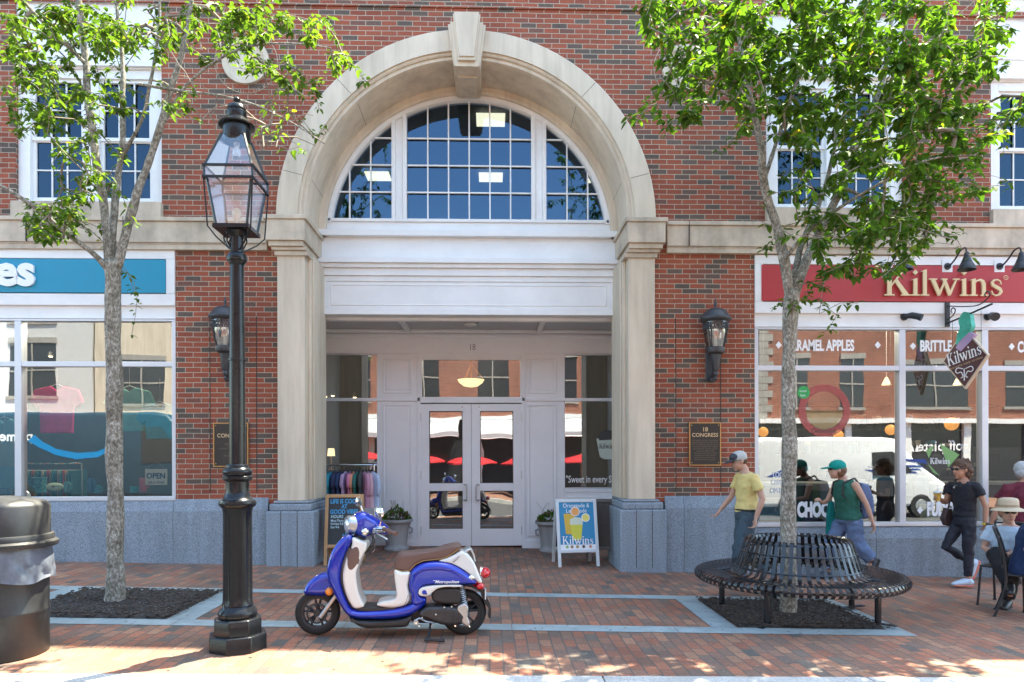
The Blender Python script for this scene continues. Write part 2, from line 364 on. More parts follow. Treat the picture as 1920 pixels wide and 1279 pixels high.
def glass_mat(name, refl=.25, tint=(.75,.8,.82), rough=0.0, wav=.0, gc=(.95,.97,1)):
    m = bpy.data.materials.new(name); m.use_nodes = True; nt = m.node_tree; nt.nodes.clear()
    o = _n(nt, 'ShaderNodeOutputMaterial'); t = _n(nt, 'ShaderNodeBsdfTransparent'); t.inputs[0].default_value = (*tint, 1)
    g = _n(nt, 'ShaderNodeBsdfGlossy'); g.inputs['Roughness'].default_value = rough; g.inputs[0].default_value = (*gc,1)
    mx = _n(nt, 'ShaderNodeMixShader'); fr = _n(nt, 'ShaderNodeFresnel'); fr.inputs[0].default_value = 1.5
    mr = _n(nt, 'ShaderNodeMapRange'); mr.inputs[1].default_value = .04; mr.inputs[2].default_value = 1; mr.inputs[3].default_value = refl; mr.inputs[4].default_value = 1
    nt.links.new(fr.outputs[0], mr.inputs[0]); nt.links.new(mr.outputs[0], mx.inputs[0])
    nt.links.new(t.outputs[0], mx.inputs[1]); nt.links.new(g.outputs[0], mx.inputs[2]); nt.links.new(mx.outputs[0], o.inputs[0])
    if wav:
        tc = _n(nt, 'ShaderNodeTexCoord'); a = _n(nt, 'ShaderNodeTexNoise'); a.inputs['Scale'].default_value = 1.3; a.inputs['Detail'].default_value = 1
        nt.links.new(tc.outputs['Object'], a.inputs[0]); bp = _n(nt, 'ShaderNodeBump'); bp.inputs['Strength'].default_value = 1; bp.inputs['Distance'].default_value = wav
        nt.links.new(a.outputs[0], bp.inputs['Height']); nt.links.new(bp.outputs[0], g.inputs['Normal'])
    return m
M['glass'] = glass_mat('shop_glass', .25, (.86,.88,.89), wav=.001)
M['glassd'] = glass_mat('door_glass', .28, (.5,.52,.54), wav=.0035)
M['glassb'] = glass_mat('upper_window_glass', .11, (.40,.48,.58), wav=.003, gc=(.42,.66,1))
M['glassl'] = glass_mat('lantern_glass', .17, (.95,.96,.96), rough=.2)
M['glasss'] = glass_mat('sash_glass', .10, (.40,.48,.58), wav=.003, gc=(.30,.46,.68))
def sheer(name, c, op):
    m = bpy.data.materials.new(name); m.use_nodes = True; nt = m.node_tree; b = nt.nodes['Principled BSDF']; b.inputs['Base Color'].default_value = (*c, 1); b.inputs['Alpha'].default_value = op; return m
def leaf_mat(name, c1, c2, tr):
    m = bpy.data.materials.new(name); m.use_nodes = True; nt = m.node_tree; nt.nodes.clear()
    o = _n(nt, 'ShaderNodeOutputMaterial'); gm = _n(nt, 'ShaderNodeNewGeometry')
    col = ramp(nt, gm.outputs['Random Per Island'], [(0, c1), (.85, c2), (.97, tuple(min(1, x*1.5) for x in c2)), (1, (.25,.22,.03))])
    d = _n(nt, 'ShaderNodeBsdfPrincipled'); d.inputs['Roughness'].default_value = .6; d.inputs['Specular IOR Level'].default_value = .25; nt.links.new(col, d.inputs['Base Color'])
    t = _n(nt, 'ShaderNodeBsdfTranslucent'); mu = _n(nt, 'ShaderNodeMixRGB', blend_type='MULTIPLY'); mu.inputs[0].default_value = 1; mu.inputs[2].default_value = (1.55,1.6,.5,1)
    nt.links.new(col, mu.inputs[1]); nt.links.new(mu.outputs[0], t.inputs[0])
    mx = _n(nt, 'ShaderNodeMixShader'); mx.inputs[0].default_value = tr; nt.links.new(d.outputs[0], mx.inputs[1]); nt.links.new(t.outputs[0], mx.inputs[2]); nt.links.new(mx.outputs[0], o.inputs[0])
    return m
M['leaf'] = leaf_mat('broad_leaves', (.048,.105,.020), (.100,.185,.030), .46)
M['leaf2'] = leaf_mat('pale_broad_leaves', (.060,.115,.024), (.115,.19,.036), .45)
def bark_mat(name, c1, c2, c3):
    m = bpy.data.materials.new(name); m.use_nodes = True; nt = m.node_tree; b = nt.nodes['Principled BSDF']; b.inputs['Roughness'].default_value = .9
    tc = _n(nt, 'ShaderNodeTexCoord'); mp = _n(nt, 'ShaderNodeMapping'); mp.inputs['Scale'].default_value = (1,1,.6); nt.links.new(tc.outputs['Object'], mp.inputs[0])
    a = _n(nt, 'ShaderNodeTexNoise'); a.inputs['Scale'].default_value = 48; a.inputs['Detail'].default_value = 8; a.inputs['Roughness'].default_value = .75; nt.links.new(mp.outputs[0], a.inputs[0])
    v = _n(nt, 'ShaderNodeTexNoise'); v.inputs['Scale'].default_value = 7; v.inputs['Detail'].default_value = 5; nt.links.new(tc.outputs['Object'], v.inputs[0])
    k1 = ramp(nt, a.outputs[0], [(.36, c1), (.5, c2), (.6, c3)]); k2 = ramp(nt, v.outputs[0], [(.35,(.62,.60,.55)),(.6,(1.1,1.1,1.1))])
    mu = _n(nt, 'ShaderNodeMixRGB', blend_type='MULTIPLY'); mu.inputs[0].default_value = 1; nt.links.new(k1, mu.inputs[1]); nt.links.new(k2, mu.inputs[2]); nt.links.new(mu.outputs[0], b.inputs['Base Color'])
    bp = _n(nt, 'ShaderNodeBump'); bp.inputs['Strength'].default_value = .9; bp.inputs['Distance'].default_value = .012; nt.links.new(a.outputs[0], bp.inputs['Height']); nt.links.new(bp.outputs[0], b.inputs['Normal'])
    return m
M['bark'] = bark_mat('mottled_grey_bark', (.10,.085,.068), (.27,.245,.20), (.50,.48,.43))
M['twig'] = mat('twig_bark', (.24,.20,.155), .85, var=.35, vs=8)
M['skin'] = mat('skin', (.52,.30,.215), .5, var=.06, vs=20)
M['skin2'] = mat('tanned_skin', (.42,.22,.145), .5, var=.08, vs=20)
# ================================================================ SETTING: ground
def sheet(name, x0, x1, y0, y1, dz, m, nx=24, ny=8, kind='structure', th=0):
    b = MB(); vs = []; fs = []
    for j in range(ny+1):
        for i in range(nx+1):
            x = x0+(x1-x0)*i/nx; y = y0+(y1-y0)*j/ny; vs.append((x, y, gz(x, y)+dz))
    fs = [(j*(nx+1)+i, j*(nx+1)+i+1, (j+1)*(nx+1)+i+1, (j+1)*(nx+1)+i) for j in range(ny) for i in range(nx)]
    b.add(vs, fs); o = b.build(name, m, smooth=0)
    if kind: o['kind'] = kind
    return o
sheet('sidewalk', -16, 16, -3.32, -1.78, 0, M['paver_b'], 40, 4)
sheet('sidewalk_front', -16, 16, KERB+.15, -3.32, 0, M['paver_b'], 40, 8)
sheet('sidewalk_by_wall', -16, 16, -1.78, 2.3, 0, M['paver_b'], 40, 4)
sheet('road', -60, 60, -13.4, KERB-.02, -.14, M['asphalt'], 60, 6)
sheet('far_sidewalk', -60, 60, -19.2, -13.55, 0, M['paver'], 40, 6)
sheet('ground', -200, 200, -200, 200, -.75, M['asphalt'], 4, 4)
def kerbrun(name, y0, y1):
    b = MB(); x = -16
    while x < 16:
        L = 1.9; zz = [gz(x, y0), gz(x+L, y0)]
        b.add([(x+.004,y0,zz[0]-.3),(x+L-.004,y0,zz[1]-.3),(x+L-.004,y1,zz[1]-.3),(x+.004,y1,zz[0]-.3),(x+.004,y0,zz[0]+.004),(x+L-.004,y0,zz[1]+.004),(x+L-.004,y1,zz[1]+.004),(x+.004,y1,zz[0]+.004)],
              [(0,3,2,1),(4,5,6,7),(0,1,5,4),(1,2,6,5),(2,3,7,6),(3,0,4,7)]); x += L
    o = b.build(name, M['kerb'], smooth=0, bevel=.008); o['kind'] = 'structure'
kerbrun('kerb', KERB-.02, KERB+.15); kerbrun('far_kerb', -13.55, -13.4)
def strip_poly(b, pts, dz):
    # long strips follow the ground
    n = len(b.v); b.add([(x, y, gz(x, y)+dz) for x, y in pts], [tuple(range(len(pts)))])
b = MB()
def run(x0, x1, y0, y1, seg=1.5, dz=.004):
    x = x0
    while x < x1-.01:
        q = min(x1, x+seg); strip_poly(b, [(x+.003,y0),(q-.003,y0),(q-.003,y1),(x+.003,y1)], dz); x = q
run(-16, 4.18, -3.40, -3.18); run(-16, 4.18, -1.92, -1.72)
for xa, xb in ((-2.63,-2.38), (-4.35,-4.1), (2.36,2.6), (4.02,4.18)):
    for ya, yb in ((-3.177,-2.55), (-2.545,-1.923)): strip_poly(b, [(xa,ya),(xb,ya),(xb,yb),(xa,yb)], .0045)
o = b.build('bluestone_strips', M['blue'], smooth=0); o['kind'] = 'structure'
def pit(name, x0, x1, y0, y1, seed):
    r = random.Random(seed); b = MB(); nx, ny = 60, 50; vs = []
    for j in range(ny+1):
        for i in range(nx+1):
            x = x0+(x1-x0)*i/nx; y = y0+(y1-y0)*j/ny
            e = min(i, nx-i, j, ny-j)/6; h = .006+.012*min(1, e)+(r.random()*.022 if e > .1 else 0)
            vs.append((x, y, gz(x, y)+h))
    b.add(vs, [(j*(nx+1)+i, j*(nx+1)+i+1, (j+1)*(nx+1)+i+1, (j+1)*(nx+1)+i) for j in range(ny) for i in range(nx)])
    o = b.build(name, M['mulch'], smooth=0); o['kind'] = 'structure'
pit('mulch_bed', -4.09, -2.64, -3.17, -1.93, 1); pit('mulch_bed', 2.61, 4.01, -3.17, -1.93, 2)
# ================================================================ BUILDING
HB = 11.25
bld = thing('brick_building', 'red brick building with pale stone entrance arch and two shopfronts', 'building')
SP = 4.77
def wallgrid(name, m, y, holes, X0, X1, Z0, Z1, depth=.35, arch=None):
    b = MB(); xs = sorted({X0, X1}|{h[0] for h in holes}|{h[1] for h in holes}); zs = sorted({Z0, Z1}|{h[2] for h in holes}|{h[3] for h in holes})
    inside = lambda x, z: any(h[0] < x < h[1] and h[2] < z < h[3] for h in holes)
    for i in range(len(xs)-1):
        for j in range(len(zs)-1):
            x0, x1, z0, z1 = xs[i], xs[i+1], zs[j], zs[j+1]
            if not inside((x0+x1)/2, (z0+z1)/2): b.add([(x0,y,z0),(x1,y,z0),(x1,y,z1),(x0,y,z1)], [(0,1,2,3)])
    for h in holes:
        if h[4]: 
            x0, x1, z0, z1 = h[:4]; d = y+depth
            b.add([(x0,y,z0),(x0,y,z1),(x0,d,z1),(x0,d,z0)], [(0,1,2,3)]); b.add([(x1,y,z0),(x1,y,z1),(x1,d,z1),(x1,d,z0)], [(3,2,1,0)])
            b.add([(x0,y,z1),(x1,y,z1),(x1,d,z1),(x0,d,z1)], [(0,1,2,3)])
    if arch:
        r, n = arch
        for i in range(n):
            a0 = math.pi*i/n; a1 = math.pi*(i+1)/n; xa, xb = r*math.cos(a0), r*math.cos(a1)
            b.add([(xb,y,SP+r*math.sin(a1)),(xa,y,SP+r*math.sin(a0)),(xa,y,SP+r),(xb,y,SP+r)], [(0,1,2,3)])
    return b.build(name, m, bld, smooth=0)
WIN = [(-9.35,-7.4), (-6.10,-4.15), (4.16,6.12), (7.36,9.32)]
holes = [(a, c, 4.98, 10.4, 1) for a, c in WIN]+[(-2.46, 2.46, SP, SP+2.46, 0), (-2.5, 2.5, 4.55, SP, 0), (-12, -3.97, 4.55, 4.6, 0)]
wallgrid('upper_wall', M['brick'], 0, holes, -12, 12, 4.55, HB, arch=(2.46, 48))
wallgrid('brick_pier', M['brick'], 0, [], -3.97, -2.5, .9, 4.55); wallgrid('brick_pier', M['brick'], 0, [], 2.5, 3.99, .9, 4.55)
b = MB()
for s in (-1, 1):    # recessed joint lines of the brick piers
    for x in (s*2.88, s*3.51): b.box(x-.006, x+.006, -.003, .002, 1.05, 3.45)
build_each(b, 'expansion_joint', M['bronze'], bld, smooth=0)
b = MB(); b.box(-12, 12, -.022, -.001, 7.70, 7.765); b.build('brick_string_course', M['brick'], bld, smooth=0)
b = MB(); b.box(-12, 12, 9.5, 9.7, -.6, HB); b.box(-12.2, -12.0, .0, 9.7, -.6, HB); b.box(12, 12.2, 0, 9.7, -.6, HB); b.build('outer_wall', M['brick'], bld, smooth=0)
b = MB(); b.box(-12.3, 12.3, -.12, 9.9, HB, HB+.35); b.build('roof', M['stone'], bld)
# stone band
def band(x0, x1, name='stone_band'):
    b = MB(); b.box(x0, x1, -.10, .3, SP-.055, SP); b.box(x0, x1, -.075, .3, SP-.34, SP-.055); b.box(x0, x1, -.055, .3, SP-.43, SP-.34)
    b.box(x0, x1, -.065, .3, SP-.36, SP-.345)
    return b.build(name, M['stoneband'], bld, bevel=.006)
band(-12, -2.72); band(2.75, 12)
b = MB()
for x in (-7.6,-5.9,-4.62,-3.28, 3.05,4.7,6.35,7.9,9.4): b.box(x-.004, x+.004, -.1015, -.05, SP-.338, SP)
build_each(b, 'band_joint', M['bronze'], bld, smooth=0)
# granite base
def base(x0, x1, z1, y=-.05, top=.02):
    b = MB(); b.add([(x0,y,-.6),(x1,y,-.6),(x1,y,z1-.16),(x0,y,z1-.16),(x0,y+.03,z1-.05),(x1,y+.03,z1-.05),(x0,y+.045,z1),(x1,y+.045,z1),(x0,.3,z1),(x1,.3,z1),(x0,.3,-.6),(x1,.3,-.6)],
      [(0,1,2,3),(3,2,5,4),(4,5,7,6),(6,7,9,8),(0,3,4,6,8,10),(1,11,9,7,5,2)])
    return b.build('granite_base', M['granite'], bld, smooth=0)
for x0, x1 in ((-12,-9.6),(-9.595,-7.7),(-7.695,-5.85),(-5.845,-3.99),(-3.985,-2.95),(-2.945,-2.72)): base(x0, x1, .96 if x0 < -3.9 else .98)
for x0, x1 in ((2.72,2.98),(2.985,4.0)): base(x0, x1, .98)
for x0, x1 in ((4.005,5.68),(5.685,7.25),(7.255,9.0),(9.005,12)): base(x0, x1, .54)
# pilasters with pedestal and capital
for s in (-1, 1):
    b = MB(); X = lambda a, c: (a, c) if s > 0 else (-c, -a)
    b.box(*X(2.20, 2.57), -.10, .82, .94, 4.30); b.box(*X(2.155, 2.2), .06, .82, .94, 4.30); b.box(*X(2.13,2.155), .13, .82, .94, 4.3)
    b.build('pilaster', M['stone'], bld, bevel=.008)
    b = MB(); b.box(*X(2.14, 2.72), -.24, .85, SP-.06, SP); b.box(*X(2.17, 2.69), -.22, .85, SP-.34, SP-.06)
    b.box(*X(2.2, 2.66), -.19, .84, SP-.41, SP-.34); b.box(*X(2.17, 2.63), -.16, .83, SP-.455, SP-.41); b.box(*X(2.145, 2.6), -.13, .825, SP-.52, SP-.455)
    b.build('capital', M['stoneband'], bld, bevel=.008)
    b = MB(); b.box(*X(2.08, 2.72), -.13, .9, -.6, .80); b.box(*X(2.12, 2.68), -.115, .87, .80, .90); b.box(*X(2.13, 2.63), -.11, .85, .90, .94)
    b.build('pedestal', M['granite'], bld, bevel=.025)
    b = MB()
    for xx in (2.30, 2.52): b.box(*X(xx-.004, xx+.004), -.1315, -.1, .0, .8)
    build_each(b, 'pedestal_joint', M['bronze'], bld, smooth=0)
# arch
b = MB()
b.arc([(2.575,-.10),(2.59,-.085),(2.59,.2),(2.46,.2),(2.30,-.02),(2.30,-.10)], 0, SP)
b.arc([(2.30,-.07),(2.30,.1),(2.26,.1),(2.26,-.055),(2.275,-.07)], 0, SP); b.arc([(2.26,-.03),(2.26,.7),(2.20,.7),(2.20,-.0),(2.215,-.03)], 0, SP)
b.arc([(2.22,.64),(2.22,.9),(2.10,.9),(2.10,.66),(2.12,.64)], 0, SP)
b.build('stone_arch', M['stone'], bld, smooth=30)
b = MB()
for a in (14.5, 47, 133, 165.5):
    g = R(a); d = Vector((math.cos(g), 0, math.sin(g))); n = Vector((-math.sin(g), 0, math.cos(g)))
    def qd(r0, r1, ya, yb):
        P = [d*r0+Vector((0,ya,SP))-n*.003, d*r1+Vector((0,yb,SP))-n*.003, d*r1+Vector((0,yb,SP))+n*.003, d*r0+Vector((0,ya,SP))+n*.003]; b.add(P, [(0,1,2,3)])
    qd(2.303, 2.572, -.1012, -.1012); qd(2.2, 2.202, .0, .0)
    P = [d*2.1985+Vector((0,.0,SP))-n*.003, d*2.1985+Vector((0,.64,SP))-n*.003, d*2.1985+Vector((0,.64,SP))+n*.003, d*2.1985+Vector((0,.0,SP))+n*.003]; b.add(P, [(0,1,2,3)])
build_each(b, 'arch_joint', M['bronze'], bld, smooth=0)
b = MB()
def key(w0, w1, z0, z1, ya, yb): b.add([(-w0,ya,z0),(w0,ya,z0),(w1,ya,z1),(-w1,ya,z1),(-w0,yb,z0),(w0,yb,z0),(w1,yb,z1),(-w1,yb,z1)], [(0,1,2,3),(7,6,5,4),(0,4,5,1),(1,5,6,2),(2,6,7,3),(3,7,4,0)])
key(.175,.255, 6.80, 7.36, -.20, .62); key(.155,.222, 6.78, 7.375, -.225, .60); key(.115,.185, 6.84, 7.46, -.27, -.19); key(.10,.168, 6.88, 7.475, -.29, -.26); key(.13, .14, 6.76, 6.82, .02,.55)
b.build('keystone', M['stone'], bld, bevel=.006)
# roundels
for s in (-1, 1):
    x, z = s*3.01, 6.92; b = MB()
    b.arc([(.315,-.05),(.315,.02),(.20,.02),(.20,-.01),(.245,-.02),(.26,-.05)], x, z, 0, 2*math.pi, 40)
    b.tube([(x,-.02,z),(x,.02,z)], [.25,.25], 32); b.build('roundel', M['stone'], bld)
    b = MB()
    for k in range(36):
        g = 2*math.pi*k/36; Mx = Matrix.Translation((x,0,z)) @ Matrix.Rotation(g, 4, 'Y'); b.box(.322,.42,-.012,.01,-.030,.030, Mx)
    b.build('roundel_brick_ring', M['brick'], bld, smooth=0)
    b = MB(); b.arc([(.43,-.006),(.43,.003),(.31,.003),(.31,-.006)], x, z, 0, 2*math.pi, 40); b.build('roundel_mortar', M['stoneband'], bld, smooth=0)
# entrance beam (white panelled)
b = MB(); Y = .75
b.box(-2.2, 2.2, Y-.02, Y+.3, 4.86, 5.0); b.box(-2.2, 2.2, Y-.12, Y, 4.77, 4.86); b.box(-2.2,2.2, Y-.03, Y+.3, 4.44,4.77)
b.box(-2.2, 2.2, Y-.14, Y+.3, 4.37, 4.44); b.box(-2.2, 2.2, Y-.10, Y+.3, 4.31, 4.37); b.box(-2.2, 2.2, Y-.06, Y+.3, 4.2, 4.31)
b.box(-2.2, 2.2, Y-.034, Y+.3, 4.12, 4.20); b.box(-2.2, 2.2, Y-.034, Y+.3, 3.63, 3.72); b.box(-2.2, -2.1, Y-.034, Y+.3, 3.72, 4.12); b.box(2.1, 2.2, Y-.034, Y+.3, 3.72, 4.12)
b.box(-2.1, 2.1, Y-.02, Y+.3, 3.72, 4.12)
for z in (3.765, 4.06): b.box(-2.04, 2.04, Y-.028, Y, z, z+.015)
for x in (-2.04, 2.02): b.box(x, x+.02, Y-.028, Y, 3.785, 4.06)
b.build('entrance_beam', M['white'], bld, bevel=.005)
# arch window
aw = MB(); Y = .76
aw.arc([(2.13,Y-.06),(2.13,Y+.08),(2.03,Y+.08),(2.03,Y-.03),(2.05,Y-.06)], 0, SP, R(6), R(174), 64)
aw.box(-2.08, 2.08, Y-.06, Y+.08, 5.0, 5.045)
for x in (-1.115, -.95, .95, 1.115):
    zt = SP+math.sqrt(2.06**2-x*x); aw.box(x-.03, x+.03, Y-.05, Y+.08, 5.045, zt)
aw.box(-1.085,-.98, Y-.02, Y+.08, 5.045, 6.7); aw.box(.98, 1.085, Y-.02, Y+.08, 5.045, 6.7)
o_aw = aw.build('arched_window', M['white'], bld, bevel=.005)
mu = MB()
xs = [-.92+1.84*i/6 for i in range(1, 6)]+[-1.145-.31*i for i in (1,2)]+[1.145+.31*i for i in (1,2)]
for x in xs: mu.box(x-.010, x+.010, Y-.012, Y+.02, 5.045, SP+math.sqrt(2.05**2-x*x))
for z in (5.42+.03, 5.82+.03, 6.22+.03):
    h = math.sqrt(2.05**2-(z-SP)**2)
    mu.box(-.92, .92, Y-.010, Y+.018, z-.010, z+.010)
    if h > 1.145: mu.box(-h, -1.145, Y-.010, Y+.018, z-.010, z+.010); mu.box(1.145, h, Y-.010, Y+.018, z-.010, z+.010)
mu.build('glazing_bar', M['white'], o_aw, smooth=0)
pg = MB(); P = [(-2.05,5.03)]+[(2.06*math.cos(math.pi-g), SP+2.06*math.sin(math.pi-g)) for g in [R(8)+R(164)*i/40 for i in range(41)]]+[(2.05,5.03)]
pg.add([(x, Y+.03, z) for x, z in P], [tuple(range(len(P)))]); pg.build('pane', M['glassb'], o_aw, smooth=0)
# upper windows
for wi, (a, c) in enumerate(WIN):
    Yw = .06; b = MB()
    b.box(a, a+.16, Yw, Yw+.12, 4.98, 6.82); b.box(c-.16, c, Yw, Yw+.12, 4.98, 6.82); b.box(a+.16, c-.16, Yw, Yw+.12, 6.70, 6.82); b.box(a+.16, c-.16, Yw, Yw+.12, 4.98, 5.04)
    mid = (a+c)/2; b.box(mid-.10, mid+.10, Yw, Yw+.12, 5.04, 6.70)
    for s0, s1 in ((a+.16, mid-.10), (mid+.10, c-.16)):
        for z0, z1, y in ((5.04, 5.89, Yw+.05), (5.86, 6.70, Yw+.03)):
            b.box(s0, s0+.05, y, y+.04, z0, z1); b.box(s1-.05, s1, y, y+.04, z0, z1); b.box(s0+.05, s1-.05, y, y+.04, z0, z0+.05); b.box(s0+.05, s1-.05, y, y+.04, z1-.045, z1)
            for k in (1, 2): x = s0+.05+(s1-s0-.1)*k/3; b.box(x-.009, x+.009, y+.005, y+.03, z0+.05, z1-.045)
            z = (z0+z1)/2; b.box(s0+.05, s1-.05, y+.006, y+.031, z-.009, z+.009)
    o = b.build('sash_window', M['white'], bld, bevel=.003)
    g = MB(); g.add([(a+.16,Yw+.075,5.04),(c-.16,Yw+.075,5.04),(c-.16,Yw+.075,6.7),(a+.16,Yw+.075,6.7)], [(0,1,2,3)]); g.build('pane', M['glasss'], o, smooth=0)
    s = MB(); s.box(a-.02, c+.02, -.075, .3, SP+.003, 4.98); s.build('sill', M['stoneband'], o, bevel=.006)
    b = MB(); b.box(a, c, .03, .2, 6.82, 8.1)
    b.box(a, c, -.01, .05, 6.84, 6.93); b.box(a, c, .005, .04, 6.93, 7.0)
    for q0, q1 in ((a+.1, mid-.06), (mid+.06, c-.1)):
        for z in (7.12, 7.80): b.box(q0, q1, .012, .04, z, z+.03)
        b.box(q0, q0+.03, .012, .04, 7.15, 7.80); b.box(q1-.03, q1, .012, .04, 7.15, 7.80)
    b.box(a, c, .0, .1, 7.98, 8.1); b.build('spandrel_panel', M['white'], bld, bevel=.004)
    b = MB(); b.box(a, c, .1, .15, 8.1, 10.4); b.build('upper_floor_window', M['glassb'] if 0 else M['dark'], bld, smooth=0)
# ---------------- shopfronts
def shop(x0, x1, glass_x, z0, zt, z1, sgn_z0, sgn_z1, edge_in):
    Y = .03; b = MB()
    # white surround, fascia
    b.box(x0, x1, Y-.01, Y+.15, z1+.03, sgn_z1+.14)
    b.box(x0, x1, -.02, Y, sgn_z0-.17, sgn_z0-.012); b.box(x0, x1, -.02, Y, sgn_z1+.012, sgn_z1+.14)
    b.box(*( (edge_in, edge_in+.012-.0+.10) if edge_in == x0 else (edge_in-.12, edge_in)), -.022, Y, sgn_z0-.012, sgn_z1+.012)
    b.box(x0, x1, -.005, Y, z1+.03, z1+.055)
    b.build('shop_fascia', M['white'], bld, bevel=.006)
    f = MB(); f.box(x0, x1, Y-.03, Y+.10, z1, z1+.055-.027); f.box(x0, x1, Y-.05, Y+.10, z0-.055, z0); f.box(x0, x1, Y-.02, Y+.08, zt-.035, zt+.035)
    e = .055; ends = [x0+e/2 if edge_in == x0 else x0, x1-e/2 if edge_in == x1 else x1]
    f.box(x0, x0+e, Y-.025, Y+.10, z0, z1); f.box(x1-e, x1, Y-.025, Y+.10, z0, z1)
    for gx in glass_x: f.box(gx-.045, gx+.045, Y-.028, Y+.10, z0, z1)
    fo = f.build('shopfront_window', M['alu'], bld, bevel=.004)
    ed = [x0+e]+[q for gx in glass_x for q in (gx-.045, gx+.045)]+[x1-e]
    for i in range(0, len(ed), 2):
        for za, zb in ((z0, zt-.035), (zt+.035, z1)):
            g = MB(); tz = rnd.uniform(-.0015,.0015); tx = rnd.uniform(-.0015,.0015)
            g.add([(ed[i],Y+.03,za),(ed[i+1],Y+.03+tx,za),(ed[i+1],Y+.03+tx+tz,zb),(ed[i],Y+.03+tz,zb)], [(0,1,2,3)]); g.build('pane', M['glass'], fo, smooth=0)
    return fo
shopL = shop(-11.6, -3.97, [-6.075, -8.3], 1.0, 2.80, 3.38, 3.76, 4.21, -3.97)
shopR = shop(3.99, 11.6, [6.09, 7.275, 9.35], .60, 2.76, 3.30, 3.69, 4.19, 3.99)
# ---------------- vestibule
Y = 2.2; v = MB()
for s in (-1, 1): v.box(*((2.52,2.62) if s > 0 else (-2.62,-2.52)), .86, Y, -.3, 3.7)
build_each(v, 'vestibule_side_wall', M['white'], bld, smooth=0)
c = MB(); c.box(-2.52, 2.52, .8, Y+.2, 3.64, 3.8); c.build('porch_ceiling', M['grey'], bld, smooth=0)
c = MB(); 
for y in (.95, 1.95): c.box(-2.52, 2.52, y, y+.10, 3.585, 3.64)
for x in (-1.10, 1.07): c.box(x, x+.09, 1.05, 1.95, 3.59, 3.64)
c.build('ceiling_beam', M['white'], bld, bevel=.01)
d = MB()
d.box(-2.52, 2.52, Y-.02, Y+.12, 3.27, 3.64); d.box(-2.52, 2.52, Y-.05, Y-.02, 3.54, 3.60)
for x0, x1 in ((-1.61,-.88),(.84,1.57)):
    d.box(x0, x1, Y, Y+.12, -.2, 3.27)
    for za, zb in ((.18, 2.42), (2.60, 3.20)):
        d.box(x0+.10, x1-.14, Y-.022, Y, zb-.03, zb); d.box(x0+.10, x1-.14, Y-.022, Y, za, za+.03); d.box(x0+.10, x0+.13, Y-.022, Y, za+.03, zb-.03); d.box(x1-.17, x1-.14, Y-.022, Y, za+.03, zb-.03)
        d.box(x0+.16, x1-.20, Y-.012, Y, za+.06, zb-.06)
    d.box(x0, x1, Y-.03, Y, 2.47, 2.53)
    d.box(x0, x1, Y-.04, Y, -.2, .10)
d.box(-.88,.84, Y-.02, Y+.1, 3.20, 3.27); d.box(-.88,.84, Y-.02, Y+.1, 2.44, 2.51); d.box(-.93,-.875,Y-.03,Y+.1,-.2,3.27); d.box(.835,.89,Y-.03,Y+.1,-.2,3.27)
for x0, x1 in ((-2.52,-1.61),(1.57,2.52)):
    d.box(x0, x1, Y-.02, Y+.12, -.2, .96); d.box(x0, x1, Y-.03, Y+.1, .92, .975); d.box(x0+.06, x1-.06, Y-.032, Y, .2, .85)
d.build('entrance_surround', M['doorpaint'], bld, bevel=.004)
sw = MB()
for x0, x1 in ((-2.52,-1.60),(1.56,2.52)):
    sw.box(x0, x1, Y-.025, Y+.06, 2.47, 2.52); sw.box(x0, x1, Y-.02, Y+.06, .975, 1.0); sw.box(x0, x1, Y-.02, Y+.06, 3.25, 3.28)
so_ = sw.build('side_window', M['alu'], bld)
g = MB()
for x0, x1 in ((-2.52,-1.61),(1.57,2.52)):
    for za, zb in ((1.0,2.47),(2.52,3.25)): g.add([(x0,Y+.02,za),(x1,Y+.02,za),(x1,Y+.022,zb),(x0,Y+.022,zb)], [(0,1,2,3)])
build_each(g, 'pane', M['glass'], so_, smooth=0)
tw = MB(); tw.box(-.875,.835, Y-.01, Y+.06, 3.17, 3.2); tw.box(-.875,.835, Y-.01, Y+.06, 2.51, 2.54); tw.box(-.875,-.85,Y-.01,Y+.06,2.54,3.17); tw.box(.81,.835,Y-.01,Y+.06,2.54,3.17)
to = tw.build('transom_window', M['doorpaint'], bld)
g = MB(); g.add([(-.85,Y+.02,2.54),(.81,Y+.02,2.54),(.81,Y+.02,3.17),(-.85,Y+.02,3.17)], [(0,1,2,3)]); g.build('pane', M['glass'], to, smooth=0)
